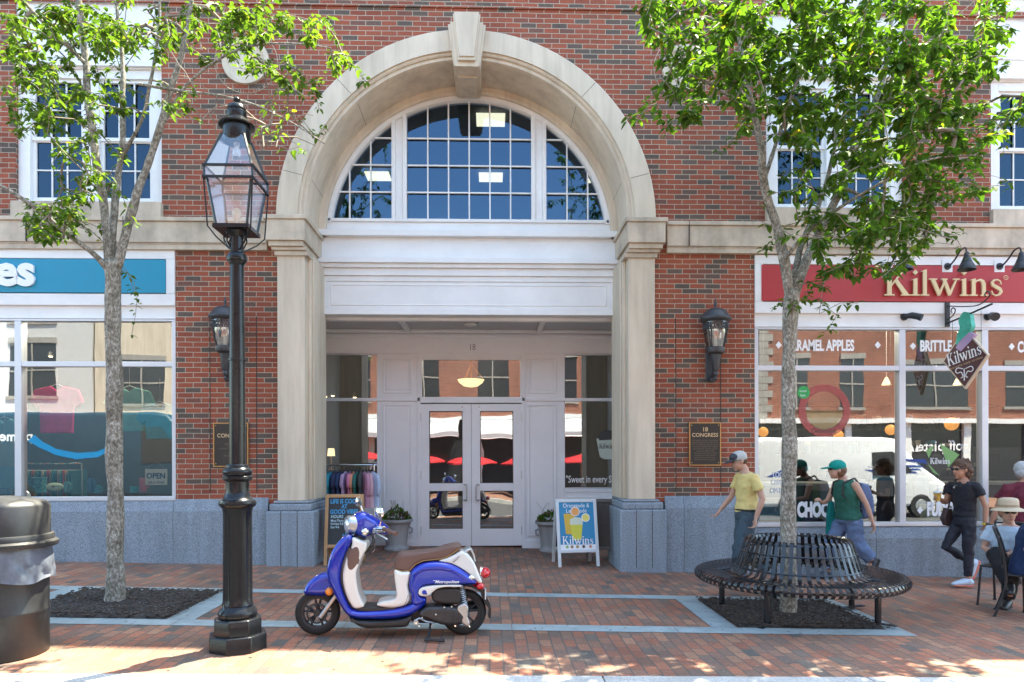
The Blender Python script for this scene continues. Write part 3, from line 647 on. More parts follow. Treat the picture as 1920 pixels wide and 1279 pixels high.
def door(x0, x1, hs):
    b = MB(); y0, y1 = Y-.012, Y+.04
    gx0, gx1 = x0+.145, x1-.145
    b.box(x0, gx0, y0, y1, .02, 2.42); b.box(gx1, x1, y0, y1, .02, 2.42); b.box(gx0, gx1, y0, y1, 2.30, 2.42); b.box(gx0, gx1, y0, y1, .02, .31); b.box(gx0, gx1, y0, y1, .95, 1.08)
    o = b.build('door', M['doorpaint'], bld, bevel=.003)
    fr = MB()
    for za, zb in ((.31,.95),(1.08,2.30)):
        fr.box(gx0, gx0+.012, y0+.002, y1-.004, za, zb); fr.box(gx1-.012, gx1, y0+.002, y1-.004, za, zb); fr.box(gx0+.012, gx1-.012, y0+.002, y1-.004, za, za+.012); fr.box(gx0+.012, gx1-.012, y0+.002, y1-.004, zb-.012, zb)
    fr.build('window_frame', M['bronze'], o, smooth=0)
    g = MB()
    for za, zb, t in ((.32,.94,.003),(1.09,2.29,.004)): g.add([(gx0,Y+.012,za),(gx1,Y+.012,za),(gx1,Y+.012+t,zb),(gx0,Y+.012+t,zb)], [(0,1,2,3)])
    build_each(g, 'pane', M['glassd'], o, smooth=0)
    h = MB(); hx = x1-.075 if hs > 0 else x0+.075; q = -hs*.05
    h.tube(cat_open([(hx+q,y0,.80),(hx+q*.3,y0-.06,.79),(hx,y0-.07,.83),(hx,y0-.07,.93),(hx,y0-.07,1.02),(hx+q*.3,y0-.06,1.06),(hx+q,y0,1.05)], 4), .011, 8)
    h.build('door_handle', M['silver'], o)
    h = MB(); e = x0 if hs > 0 else x1
    for z in (.28, 1.22, 2.2): h.tube([(e,y0-.008,z-.07),(e,y0-.008,z+.07)], .010, 8)
    k = x1-.15 if hs > 0 else x0+.13; h.tube([(k, y0-.012, 2.37),(k,y0,2.37)], .016, 12)
    build_each(h, 'hinge', M['silver'], o)
door(-.875, -.022, 1); door(-.016, .835, -1)
M['num'] = mat('grey_numerals', (.25,.25,.26), .5)
t = MB(); put_text(t, '18', .0, 3.33, .15, Y-.024, sx=.8); t.build('house_number', M['num'], bld, smooth=0)
# ---------------- interior shell (rooms behind the glass)
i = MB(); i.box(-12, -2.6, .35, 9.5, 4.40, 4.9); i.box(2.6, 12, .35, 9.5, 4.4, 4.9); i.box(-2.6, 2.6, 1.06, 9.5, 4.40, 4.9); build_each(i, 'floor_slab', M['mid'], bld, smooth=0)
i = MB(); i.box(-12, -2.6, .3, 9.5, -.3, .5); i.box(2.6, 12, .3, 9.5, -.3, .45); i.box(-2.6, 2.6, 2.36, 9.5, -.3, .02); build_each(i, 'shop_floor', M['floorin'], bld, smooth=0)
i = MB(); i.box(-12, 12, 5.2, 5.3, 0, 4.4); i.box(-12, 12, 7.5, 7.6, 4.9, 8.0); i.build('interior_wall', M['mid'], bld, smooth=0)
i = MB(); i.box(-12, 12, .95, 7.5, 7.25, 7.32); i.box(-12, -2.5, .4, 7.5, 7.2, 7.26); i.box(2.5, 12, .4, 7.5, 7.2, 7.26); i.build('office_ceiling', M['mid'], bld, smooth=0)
M['panel'] = mat('lit_ceiling_panel', (.8,.8,.75), .5, emit=(1,.82,.55), es=.42)
i = MB()
for y in (2.1, 4.5):
    for x in ((-4.4,.32,5.2) if y < 3 else (-1.95,.32,2.55)): i.box(x-.24, x+.24, y-.22, y+.2, 7.17, 7.198)
build_each(i, 'ceiling_panel_light', M['panel'], bld, smooth=0)
l = thing('ceiling_light', 'small round flush light in the middle of the porch ceiling', 'light', (.0, 1.35, 3.64))
b = MB(); b.lathe([(.12,-.001),(.125,-.02),(.10,-.03)], n=24); b.build('ring', M['silver'], l)
b = MB(); b.lathe([(.098,-.028),(.09,-.05),(.04,-.062)], n=24); b.build('diffuser', mat('frosted', (.75,.73,.68), .4), l)
# ================================================================ STREET LAMP
x, y = -1.675, -4.05
L = thing('street_lamp', 'tall black street lamp with square glass lantern on a fluted iron post', 'street lamp', (x, y, gz(x, y)))
b = MB()
def ngon(prof, n, tw=0):
    for a in range(len(prof)-1): pass
    return prof
b.lathe([(.225,-.1),(.225,.105),(.218,.118),(.19,.122)], n=8); b.lathe([(.185,.118),(.185,.225),(.178,.238),(.15,.245)], n=8)
b.lathe([(.14,.24),(.145,.255),(.148,.275),(.14,.30),(.118,.32),(.11,.34)], n=32)
b.build('base', M['black'], L, bevel=.006)
b = MB(); n = 64; vs = []
for k, (z, r) in enumerate([(.34,.118),(.36,.112),(.40,.111),(1.0,.108),(1.06,.108),(1.10,.115)]):
    for j in range(n):
        g = 2*math.pi*j/n; fl = (.010 if 1 < k < 4 and (j % 8) in (3,4,5) else 0)
        vs.append(((r-fl)*math.cos(g), (r-fl)*math.sin(g), z))
b.add(vs, [(i*n+j, i*n+(j+1)%n, (i+1)*n+(j+1)%n, (i+1)*n+j) for i in range(5) for j in range(n)])
b.lathe([(.115,1.098),(.135,1.115),(.142,1.135),(.135,1.155),(.115,1.165),(.10,1.19),(.09,1.215),(.088,1.23),(.088,1.305),(.10,1.312),(.112,1.325),(.112,1.345),(.10,1.355),(.108,1.365),(.112,1.38),(.106,1.40),(.085,1.415),(.085,1.43),(.078,1.44)], n=36)
b.build('fluted_pedestal', M['black'], L, smooth=40)
b = MB(); b.lathe([(.062,1.44),(.060,2.2),(.054,3.0),(.066,3.02),(.070,3.05),(.060,3.075),(.050,3.09),(.050,3.30)], n=12); b.lathe([(.064,2.25),(.066,2.26),(.064,2.27)], n=24)
b.lathe([(.05,3.02),(.075,3.035),(.08,3.06),(.072,3.085),(.05,3.10)], n=28)
b.build('pole', M['black'], L, smooth=30)
Z0 = 3.33-.04; ZB = 3.62; ZT = 3.725; ZR = 3.935
w0, w1, w2 = .118, .176, .181; fr = MB()
for sx in (-1,1):
    for sy in (-1,1):
        fr.tube([(sx*w2,sy*w2,ZB),(sx*w2,sy*w2,ZT)], .009, 4)
        fr.tube([(sx*w0,sy*w0,Z0),(sx*(w1-.01),sy*(w1-.01),ZB)], .011, 4); fr.tube([(sx*w1,sy*w1,ZT),(sx*.085,sy*.085,ZR+.07)], .010, 4)
        fr.tube([(sx*(w1+.008),sy*(w1+.008),ZB+.01),(sx*(w0+.045),sy*(w0+.045),Z0-.03),(sx*.115,sy*.115,Z0-.10),(sx*.04,sy*.04,Z0-.17)], .006, 6)
        fr.tube([(sx*.05,sy*.05,Z0-.01),(sx*.07,sy*.02,Z0-.1),(sx*.03,sy*.03,Z0-.17)], .006, 6)
for s in (-1, 1):
    for z0, z1 in ((ZB, ZB+.016),(ZT-.016, ZT)):
        fr.box(-w2-.012, w2+.012, s*(w2+.004)-.008, s*(w2+.004)+.008, z0, z1); fr.box(s*(w2+.004)-.008, s*(w2+.004)+.008, -w2+.005, w2-.005, z0, z1)
fr.box(-w0-.02, w0+.02, -w0-.02, w0+.02, Z0-.03, Z0); fr.lathe([(.03,Z0-.09),(.09,Z0-.028)], n=16)
fr.build('lantern_frame', M['black'], L, smooth=30)
g = MB()
for a in range(4):
    Mx = Matrix.Rotation(math.pi/2*a, 4, 'Z')
    g.add([(-w0,-w0,Z0),(w0,-w0,Z0),(w1-.012,-w1+.012,ZB),(-w1+.012,-w1+.012,ZB)], [(0,1,2,3)], Mx)
    g.add([(-w2,-w2,ZB+.016),(w2,-w2,ZB+.016),(w2,-w2,ZT-.016),(-w2,-w2,ZT-.016)], [(0,1,2,3)], Mx)
    g.add([(-w1,-w1,ZT),(w1,-w1,ZT),(.085,-.085,ZR+.06),(-.085,-.085,ZR+.06)], [(0,1,2,3)], Mx)
build_each(g, 'lantern_pane', M['glassl'], L, smooth=0)
b = MB(); b.lathe([(.10,ZR+.03),(.105,ZR+.05),(.105,ZR+.15),(.135,ZR+.155),(.14,ZR+.165),(.115,ZR+.185),(.09,ZR+.21),(.072,ZR+.225),(.075,ZR+.235),(.075,ZR+.27),(.066,ZR+.28),(.072,ZR+.29),(.066,ZR+.315),(.04,ZR+.335),(.018,ZR+.342),(.015,ZR+.35),(.026,ZR+.362),(.028,ZR+.372),(.018,ZR+.388),(.004,ZR+.398)], n=28)
b.build('cap', M['black'], L, smooth=40)
M['bulb'] = mat('bulb_glass', (.85,.85,.82), .2)
b = MB(); b.lathe([(.012,Z0),(.012,Z0+.05),(.018,Z0+.07),(.034,Z0+.11),(.036,Z0+.13),(.025,Z0+.155),(.004,Z0+.165)], n=16); b.build('bulb', M['bulb'], L)
b = MB(); b.lathe([(.004,ZR-.09),(.025,ZR-.082),(.033,ZR-.06),(.03,ZR-.035),(.016,ZR),(.022,ZR+.005),(.022,ZR+.06)], n=16); b.build('bulb', M['bulb'], L)
# ================================================================ TRASH BIN
x, y = -3.34, -4.25
M['bin'] = mat('dull_black_steel', (.030,.030,.031), .42, var=.35, vs=5, bump=.1, bs=30)
T = thing('litter_bin', 'black steel litter bin with domed lid and a grey bag over its rim', 'litter bin', (x, y, gz(x, y)))
b = MB(); b.lathe([(.275,-.02),(.29,0),(.29,.30),(.296,.315),(.296,.33),(.29,.345),(.29,.60),(.296,.615),(.30,.63),(.29,.64),(.29,.80)], n=48); b.build('drum', M['bin'], T, smooth=40)
b = MB(); b.lathe([(.345,.80),(.352,.81),(.352,.835),(.335,.845),(.325,.85),(.325,.88),(.32,.89),(.30,.895),(.298,1.10),(.29,1.115),(.27,1.137),(.16,1.168),(.06,1.178),(.02,1.178)], n=56)
b.build('lid', M['bin'], T, smooth=40)
bag = mat('grey_plastic_bag', (.13,.145,.18), .35, var=.4, vs=6, bump=.5, bs=14)
n = 90; vs = []; r = random.Random(3); rr = [[0]*n for _ in range(9)]
for i in range(9):
    for j in range(n):
        g = 2*math.pi*j/n; q = i/8
        f = noise.noise(Vector((math.cos(g)*4, math.sin(g)*4, q*3)))*.022+noise.noise(Vector((math.cos(g)*12, math.sin(g)*12, q*5)))*.010
        rad = .305+.022*q+f*(.4+q); vs.append((rad*math.cos(g), rad*math.sin(g), .80-.245*q+(.014*math.sin(g*5+1) if i == 8 else 0)))
b = MB(); b.add(vs, [(i*n+j, i*n+(j+1)%n, (i+1)*n+(j+1)%n, (i+1)*n+j) for i in range(8) for j in range(n)]); b.build('bag', bag, T)
# ================================================================ ROUND BENCH
x, y = 3.44, -2.57
B = thing('tree_bench', 'round black strap metal bench encircling the right street tree', 'bench', (x, y, gz(x, y)), R(4))
def strap(b, pts, w, ang, th=.005):
    c, s_ = math.cos(ang), math.sin(ang); vs = []; k = len(pts)
    for i, (r, z) in enumerate(pts):
        r0, z0 = pts[max(i-1,0)]; r1, z1 = pts[min(i+1,k-1)]; tx, tz = r1-r0, z1-z0; l = math.hypot(tx, tz) or 1; nx, nz = -tz/l*th, tx/l*th
        ww = w[i] if isinstance(w, list) else w
        for (a, e, sg) in ((r, z, -1), (r, z, 1), (r+nx, z+nz, 1), (r+nx, z+nz, -1)):
            px, py = a, sg*ww/2; vs.append((px*c-py*s_, px*s_+py*c, e))
    fs = [(i*4+j, i*4+(j+1)%4, (i+1)*4+(j+1)%4, (i+1)*4+j) for i in range(k-1) for j in range(4)]+[(0,3,2,1), ((k-1)*4,(k-1)*4+1,(k-1)*4+2,(k-1)*4+3)]
    b.add(vs, fs)
b = MB(); N = 96
seat = [(.95,.345),(.99,.352),(1.015,.375),(1.02,.405),(1.005,.432),(.97,.445),(.95,.443),(.82,.43),(.72,.425),(.66,.428)]
for k in range(N): strap(b, seat, [.036]*5+[.034,.032,.028,.024,.022], 2*math.pi*k/N)
b.build('seat', M['bench'], B, smooth=40)
b = MB(); N = 48
back = [(.70,.430),(.655,.438),(.625,.455),(.605,.49),(.56,.62),(.525,.73),(.51,.768),(.485,.784),(.46,.772),(.452,.745)]
for k in range(N): strap(b, back, .036, 2*math.pi*(k+.5)/N)
b.build('backrest', M['bench'], B, smooth=40)
b = MB()
for r, z in ((.95,.385),(.74,.415),(.60,.49),(.545,.65),(.49,.75)): b.tube([(r*math.cos(2*math.pi*i/72), r*math.sin(2*math.pi*i/72), z) for i in range(73)], .011, 6, cap=False)
b.build('ring_frame', M['bench'], B)
for k in range(5):
    a = R((-40,-135,158,85,20)[k]-4); c, s_ = math.cos(a), math.sin(a); r = .74; q = MB()
    q.tube([(r*c,r*s_,.0),(r*c,r*s_,.42)], .030, 14); q.tube([(.64*c,.64*s_,.435),(.96*c,.96*s_,.40)], .014, 6)
    Mx = Matrix.Rotation(a, 4, 'Z'); q.box(r-.16, r+.16, -.03, .03, .01, .020, Mx)
    q.build('leg', M['bench'], B)
# ================================================================ WALL LANTERNS
def lantern(x, lab):
    Q = thing('wall_lantern', lab, 'wall lantern', (x, 0, 2.55), 0, 'lanterns on the brick piers')
    b = MB(); b.box(-.075, .0-.0+.055, -.05, 0, .02, .52); b.tube(cat_open([(-.01,-.05,.06),(-.01,-.15,.10),(-.01,-.20,.22),(-.01,-.22,.30)]), [.028]*19, 10); b.tube([(-.01,-.04,.45),(-.01,-.2,.38)], .02, 8)
    b.tube([(-.01,-.05,.05),(-.01,-.12,.02)], .035, 10)
    b.build('bracket', M['bronzeg'], Q, bevel=.01)
    cy = -.22
    b = MB(); b.lathe([(.004,.0),(.02,.03),(.012,.06),(.03,.08),(.035,.11),(.028,.13),(.05,.16),(.06,.30),(.075,.36),(.115,.385),(.125,.41),(.125,.45),(.115,.46)], (0,cy,0), 20)
    b.build('stem', M['bronzeg'], Q)
    b = MB(); b.lathe([(.112,.455),(.14,.55),(.158,.66),(.162,.75),(.162,.80)], (0,cy,0), 28, cap=False); b.build('globe', M['glassl2'], Q)
    b = MB(); b.tube([(0,cy,.46),(0,cy,.60)], .02, 8); b.ball((0,cy,.67), (.045,.045,.08), 12); b.build('bulb', M['bulb'], Q)
    b = MB(); b.lathe([(.168,.795),(.205,.825),(.212,.845),(.205,.86),(.185,.875),(.165,.92),(.12,.965),(.06,.99),(.02,1.0),(.012,1.02),(.02,1.035),(.022,1.05),(.012,1.07),(.014,1.09),(.004,1.12)], (0,cy,0), 32, cap=False)
    b.build('cap', M['bronzeg'], Q, smooth=50)
    b = MB()
    for k in range(30):
        g0 = 2*math.pi*k/30
        for s in (-1, 1): b.tube([(.166*math.cos(g0), cy+.166*math.sin(g0), .70 if s > 0 else .775), (.166*math.cos(g0+.21), cy+.166*math.sin(g0+.21), .775 if s > 0 else .70)], .006, 5)
    for z in (.695, .78): b.tube([(.167*math.cos(2*math.pi*i/40), cy+.167*math.sin(2*math.pi*i/40), z) for i in range(41)], .007, 6, cap=False)
    for k in range(4):
        g0 = math.pi/2*k-math.pi/4
        for dg in (-.10, .10):
            b.tube([(r*math.cos(g0+dg*w), cy+r*math.sin(g0+dg*w), z) for r, z, w in ((.118,.46,.7),(.145,.55,.8),(.163,.66,1),(.166,.70,1.2))], .006, 6)
        for z, r in ((.50,.130),(.55,.146),(.60,.155),(.65,.163)): b.tube([(r*math.cos(g0-.09), cy+r*math.sin(g0-.09), z), (r*math.cos(g0+.09), cy+r*math.sin(g0+.09), z)], .004, 5)
        b.ball((.168*math.cos(g0), cy+.168*math.sin(g0), .74), .028, 8)
    b.build('filigree', M['bronzeg'], Q)
M['bronzeg'] = mat('grey_bronze', (.06,.063,.07), .42, .4, var=.25, vs=12); M['glassl2'] = glass_mat('seeded_lantern_glass', .22, (.75,.72,.68), .12)
lantern(-3.22, 'dark wall lantern partly hidden behind the street lamp post'); lantern(3.37, 'dark wall lantern above the bronze plaque right of the entrance')
# ================================================================ PLAQUES
def plaque(x0, x1, z0, z1, lab, lines, head):
    Q = thing('plaque', lab, 'plaque', ((x0+x1)/2, 0, z0), 0, 'bronze plaques on the brick piers'); w = (x1-x0)/2; h = z1-z0
    b = MB(); b.box(-w+.012, w-.012, -.028, -.004, .012, h-.012); b.build('plate', M['bronze'], Q)
    b = MB(); 
    for a in ((-w,w,0,.014),(-w,w,h-.014,h),(-w,-w+.014,.014,h-.014),(w-.014,w,.014,h-.014)): b.box(a[0],a[1],-.034,-.002,a[2],a[3])
    b.build('brass_border', M['brass'], Q)
    b = MB()
    for sx in (-1,1):
        for z in (.04, h-.04): b.ball((sx*(w-.035), -.03, z), .009, 8)
    build_each(b, 'screw', M['brass'], Q)
    b = MB()
    for t, z, s, bo in head: put_text(b, t, 0, z, s, -.0292, sx=.98, bold=bo)
    b.build('lettering', M['gold'], Q, smooth=0)
    b = MB()
    for t, z, s in lines: put_text(b, t, 0, z, s, -.0292, sx=.95)
    b.build('small_lettering', M['gold2'], Q, smooth=0)
M['gold2'] = mat('worn_gold_letters', (.20,.15,.10), .5, .3)
small = ['On the site and under the auspices','of the Portsmouth Trust this corner','1993. The land was once the home of','Henry Dean. Built of New England','granite & brick. It was the seat of','state, and in 1802 the fire','The market, the square and the','old bank stood here until the','great fire of the third winter','before the town was rebuilt']
plaque(3.06, 3.505, 1.40, 2.0, 'bronze plaque reading 18 Congress below the right wall lantern', [(t, .345-.030*i, .026) for i, t in enumerate(small)], [('18', .475, .085, .001), ('CONGRESS', .400, .074, .001)])
plaque(-3.455, -2.985, 1.40, 2.0, 'bronze Congress plaque mostly hidden by the lamp post', [('RESIDENTIAL', .30, .03),('OFFICES', .27, .025),('CONGRESS STREET ENTRANCE', .24, .025),('AND', .18, .03),('RETAIL SHOPS', .14, .03),('1993', .08,.03)], [('CONGRESS', .400, .074, .001)])
# ================================================================ SHOP SIGNS
blue = mat('teal_sign_face', (.0,.25,.40), .4, var=.03); red = mat('red_sign_face', (.42,.035,.04), .4, var=.04); cream = mat('cream_letters', (.72,.58,.33), .5)
S = thing('shop_sign', 'teal shop sign with white rounded letters over the left windows', 'sign', (-7.7, 0, 3.76))
b = MB(); b.box(-3.8, 3.61, -.03, .018, 0, .45); b.build('sign_board', blue, S)
b = MB(); solid_text(b, 'cool clothes', 1.89, .10, .58, -.03, .03, sx=1.05, bold=.022, align='RIGHT'); b.build('lettering', M['lit'], S, smooth=0)
S = thing('shop_sign', 'red shop sign with cream serif lettering over the right windows', 'sign', (4.08, 0, 3.69))
b = MB(); b.box(0, 7.4, -.03, .018, 0, .50); b.build('sign_board', red, S)
b = MB(); kilwins(b, 1.70, .07, .36, -.062, th=.02, sx=1.13)
G_ = MB(); k = GLY
b.tube([(3.44+.03*math.cos(g), -.07, .33+.03*math.sin(g)) for g in [2*math.pi*i/16 for i in range(17)]], .004, 5); put_text(b, 'R', 3.44, .315, .04, -.075)
b.build('lettering', cream, S, smooth=0)
# gooseneck lamps
for i, (u, lab) in enumerate(((1665, 'gooseneck lamp half hidden by leaves, leftmost above the red sign'), (1778, 'dark gooseneck lamp above the middle of the red sign letters'), (1876, 'gooseneck lamp at the right end of the red sign'))):
    p = W(u, 499, -.05); Q = thing('gooseneck_lamp', lab, 'lamp', (p.x, -.02, p.z), 0, 'gooseneck sign lamps')
    b = MB(); b.box(-.075,.075,-.012,.0,-.08,.09); b.build('mount_block', M['white'], Q, bevel=.004)
    b = MB(); b.tube([(0,-.01,0),(0,-.03,0)], [.05,.045], 20); b.tube([(0,-.03,0),(0,-.05,0)], [.02,.018], 12)
    b.tube(cat_open([(0,-.05,0),(.0,-.09,.01),(.0,-.18,.06),(-.01,-.30,.14),(-.02,-.41,.14),(-.03,-.45,.06)], 5), .011, 8); b.build('arm', M['blackm'], Q)
    b = MB(); b.lathe([(.018,.075),(.03,.06),(.036,.02),(.055,-.03),(.10,-.145),(.113,-.17),(.116,-.163),(.106,-.14),(.05,-.03),(.02,-.02)], (-.03,-.45,0), 24); b.build('lamp_shade', M['blackm'], Q, smooth=50)
# security lights
for (u, v, k, lab) in ((1698, 593, 1, 'small black floodlight left of the hanging sign bracket'), (1855, 593, -1, 'small black floodlight right of the hanging sign bracket')):
    p = W(u, v, -.02); Q = thing('floodlight', lab, 'floodlight', (p.x, .02, p.z))
    b = MB(); b.tube([(0,0,0),(0,-.03,0)], [.055,.05], 18); b.ball((0,-.05,0), .035, 10); b.build('mount', M['blackm'], Q)
    b = MB(); b.tube([(0,-.05,0),(k*.05,-.10,0),(k*.12,-.14,-.025),(k*.15,-.17,-.045)] if k > 0 else [(0,-.05,0),(-.01,-.10,-.005),(-.03,-.2,-.04)], [.03,.045,.045,.05] if k > 0 else [.035,.05,.06], 14); b.build('lamp_head', M['blackm'], Q)
# hanging sign
p0 = W(1776, 570, -.03)
Q = thing('sign_bracket', 'black wrought iron bracket with scrolls holding the diamond sign', 'bracket', (p0.x, -.02, p0.z))
b = MB(); b.box(-.03,.03,-.025,.0,-.32,.02); 
b.tube([(0,-.02,-.27),(0,-.45,-.235),(0,-.88,-.19)], .013, 8)
b.tube(cat_open([(0,-.02,-.03),(0,-.30,-.10),(0,-.60,-.15),(0,-.76,-.12),(0,-.84,-.06),(0,-.80,-.01),(0,-.75,-.04),(0,-.77,-.07)]), .008, 6)
b.tube(cat_open([(.0,-.03,-.22),(0,-.14,-.18),(0,-.18,-.12),(0,-.13,-.08),(0,-.09,-.11),(0,-.11,-.14)]), .008, 6)
b.build('bracket_arm', M['blackm'], Q)
dm = mat('maroon_sign_face', (.07,.014,.022), .35); cr = mat('cream_edge', (.62,.52,.40), .5)
pc = W(1811, 672, -.42); D = thing('hanging_sign', 'maroon diamond sign with painted cone hanging from the iron bracket', 'sign', pc, R(-75))
hw, hh = .33, .41; b = MB(); b.prism([(0,-hh),(hw,0),(0,hh),(-hw,0)], -.022, .022); b.build('board', cr, D)
b = MB(); P = [(0,-hh+.03),(hw-.02,0),(0,hh-.03),(-hw+.02,0)]; b.prism(P, -.026, -.0225); b.prism(P, .0225, .026); build_each(b, 'sign_face', dm, D, smooth=0)
b = MB(); b.prism([(-.13,.16),(.02,.36),(.15,.30),(.10,.22),(-.05,.10)], -.031, .031); b.build('cone_base', mat('lilac_paint', (.42,.30,.50), .5), D)
b = MB(); b.prism(catmull([(-.12,.20),(-.10,.34),(-.06,.42),(-.08,.52),(-.01,.62),(.08,.58),(.10,.48),(.11,.40),(.05,.32),(-.04,.26)]), -.034, .034); b.build('scoop', mat('mint_paint', (.06,.42,.30), .5, var=.3, vs=12), D)
b = MB(); Mt = Matrix.Rotation(R(-12), 4, 'Y'); kilwins(b, 0, -.03, .17, -.0265, .002, sx=.72, M=Mt, align='center')
for s in (-1, 1):
    b.tube([(s*x_, -.0275, z_) for x_, z_ in cat_or] if 0 else cat_open([(s*.02,-.028,-.14),(s*.10,-.028,-.12),(s*.13,-.028,-.16),(s*.10,-.028,-.19),(s*.05,-.028,-.18),(s*.02,-.028,-.24),(s*.05,-.028,-.26)]), .006, 5)
b.tube([(0,-.028,-.14),(0,-.028,-.30)], .007, 5); b.build('lettering', M['lit'], D, smooth=0)
b = MB(); put_text(b, 'CHOCOLATES  FUDGE  ICE CREAM', 0, -.085, .032, -.0265, M=Mt); b.build('small_lettering', M['gold'], D, smooth=0)
b = MB(); b.tube([(-.20,0,.16),(-.20,0,p0.z-.262-pc.z)], .003, 4); b.tube([(.22,0,.13),(.22,0,p0.z-.222-pc.z)], .003, 4); build_each(b, 'hanger', M['blackm'], D)
# ================================================================ A-FRAME BOARDS
def aframe(name, label, p, rz, w, h, lift, frame_m, tilt, legw=.035, back=True):
    Q = thing(name, label, 'sign board', p, rz); T1 = Matrix.Rotation(R(tilt), 4, 'X'); fw = .045
    b = MB()
    for s in (-1,1): b.box(*((w/2-fw, w/2) if s > 0 else (-w/2, -w/2+fw)), -.02, .012, 0, h, T1)
    b.box(-w/2+fw, w/2-fw, -.02, .012, h-fw, h, T1); b.box(-w/2+fw, w/2-fw, -.02, .012, lift, lift+fw, T1); b.build('frame', frame_m, Q, bevel=.004)
    T2 = Matrix.Translation((0, 2*h*math.sin(R(-tilt))*-1 if 0 else 0, 0))
    d = h*math.sin(R(-tilt)); T2 = Matrix.Translation((0, 2*d+.04, 0)) @ Matrix.Rotation(R(-tilt), 4, 'X')
    b = MB()
    for s in (-1,1): b.box(*((w/2-fw, w/2) if s > 0 else (-w/2, -w/2+fw)), -.012, .02, 0, h, T2)
    b.box(-w/2+fw, w/2-fw, -.012, .02, h-fw, h, T2); b.box(-w/2+fw, w/2-fw, -.012, .02, lift, lift+fw, T2); b.build('back_frame', frame_m, Q, bevel=.004)
    b = MB(); b.box(-w/2+fw, w/2-fw, -.006, .006, lift+fw, h-fw, T2); b.build('back_panel', M['bronze'], Q, smooth=0)
    return Q, T1, fw
wood = mat('pine_frame', (.42,.24,.11), .55, var=.15, vs=5)
chalk = mat('chalkboard', (.022,.026,.030), .6, var=.3, vs=5); cblue = mat('blue_chalk', (.06,.30,.55), .9); cpale = mat('pale_chalk', (.45,.62,.68), .9)
p = W(640, 1060, .12); Q, T1, fw = aframe('chalkboard_sign', 'wooden chalkboard sign with blue chalk writing beside the clothes rack', (-1.72, .02, gz(-1.8,.1)), R(4), .52, .98, .24, wood, -11)
b = MB(); b.box(-.26+fw, .26-fw, -.008, .006, .24+fw, .98-fw, T1); b.build('board', chalk, Q, smooth=0)
b = MB()
for t, z, s in (('LIFE IS COOL', .855, .085), ('AT', .785, .08), ('GOOD VIBES', .71, .085)): put_text(b, t, 0, z, s, -.0095, sx=.78, bold=.0025, M=T1)
for a in range(5): g0 = a*1.26; b.add([(.03,-.0095,.40),(.03+.05*math.cos(g0),-.0095,.40+.05*math.sin(g0)),(.03+.05*math.cos(g0+.5),-.0095,.40+.05*math.sin(g0+.5))], [(0,1,2)], T1)
b.build('chalk_writing', cblue, Q, smooth=0)
b = MB()
for t, z, s in (('HOURS', .65, .06), ('Mon-Thurs 9-7', .60, .045), ('Fri+Sat 9-8', .555, .045), ('Sun 9-6', .51, .045)): put_text(b, t, -.18, z, s, -.0095, sx=.85, align='LEFT', M=T1, bold=.0008)
b.build('small_chalk_writing', cpale, Q, smooth=0)
Q, T1, fw = aframe('drinks_sign', 'white framed sign board advertising orangeade and lemonade', (1.56, .24, gz(1.5,.3)), R(6), .60, .97, .20, mat('white_sign_frame', (.62,.66,.68), .4), -13)
poster = mat('cyan_poster', (.012,.235,.45), .35)
b = MB(); b.box(-.26, .26, -.008, .006, .245, .925, T1); b.build('poster', poster, Q, smooth=0)
b = MB(); b.box(-.2595, .2595, -.0092, -.0085, .245, .315, T1); b.build('poster_strip', M['lit'], Q, smooth=0)
b = MB(); put_text(b, 'Orangeade &', .0, .85, .085, -.0125, sx=.86, M=T1); put_text(b, 'Lemonade', .0, .775, .085, -.0125, sx=.86, M=T1); kilwins(b, 0, .32, .115, -.012, .001, sx=.95, M=T1, align='center'); b.build('lettering', M['lit'], Q, smooth=0)
def flat(nm, poly, m, y): 
    b = MB(); b.prism(poly, y-.0006, y, T1); b.build(nm, m, Q, smooth=0)
orange = mat('orange_drink', (.65,.42,.05), .5); lem = mat('lemon_drink', (.62,.60,.06), .5); pale = mat('pale_ice', (.62,.68,.55), .5); peel = mat('orange_slice', (.75,.35,.10), .5); yel = mat('lemon_slice', (.80,.70,.15), .5)
flat('orange_cup', [(-.17,.47),(-.07,.46),(-.02,.76),(-.19,.76)], orange, -.0095); flat('lemon_cup', [(-.08,.38),(.05,.38),(.09,.66),(-.10,.66)], lem, -.0110)
flat('ice', [(-.105,.60),(.082,.60),(.09,.67),(.05,.70),(-.03,.71),(-.10,.68)], pale, -.0118)
ci = lambda cx, cz, r: [(cx+r*math.cos(2*math.pi*i/20), cz+r*math.sin(2*math.pi*i/20)) for i in range(20)]
flat('slice_rim', ci(-.02,.79,.068), M['lit'], -.0130); flat('orange_slice', ci(-.02,.79,.058), peel, -.0137); flat('slice_rim', ci(.13,.70,.062), M['lit'], -.0130); flat('lemon_slice', ci(.13,.70,.050), yel, -.0137)
for x_, c_ in ((-.16,(.3,.5,.2)),(-.09,(.35,.2,.1)),(-.01,(.4,.3,.1)),(.08,(.1,.06,.05)),(.18,(.6,.25,.2))): flat('treat', ci(x_,.285,.022), mat('treat', c_, .6), -.0100)
Q, T1, fw = aframe('folding_board', 'dark brown folding board standing behind the drinks sign', (1.98, .62, gz(1.9,.8)), R(-10), .55, .95, .2, mat('brown_frame', (.10,.085,.08), .6), -12)
b = MB(); b.box(-.22, .22, -.006, .006, .245, .905, T1); b.build('board', M['bronze'], Q, smooth=0)
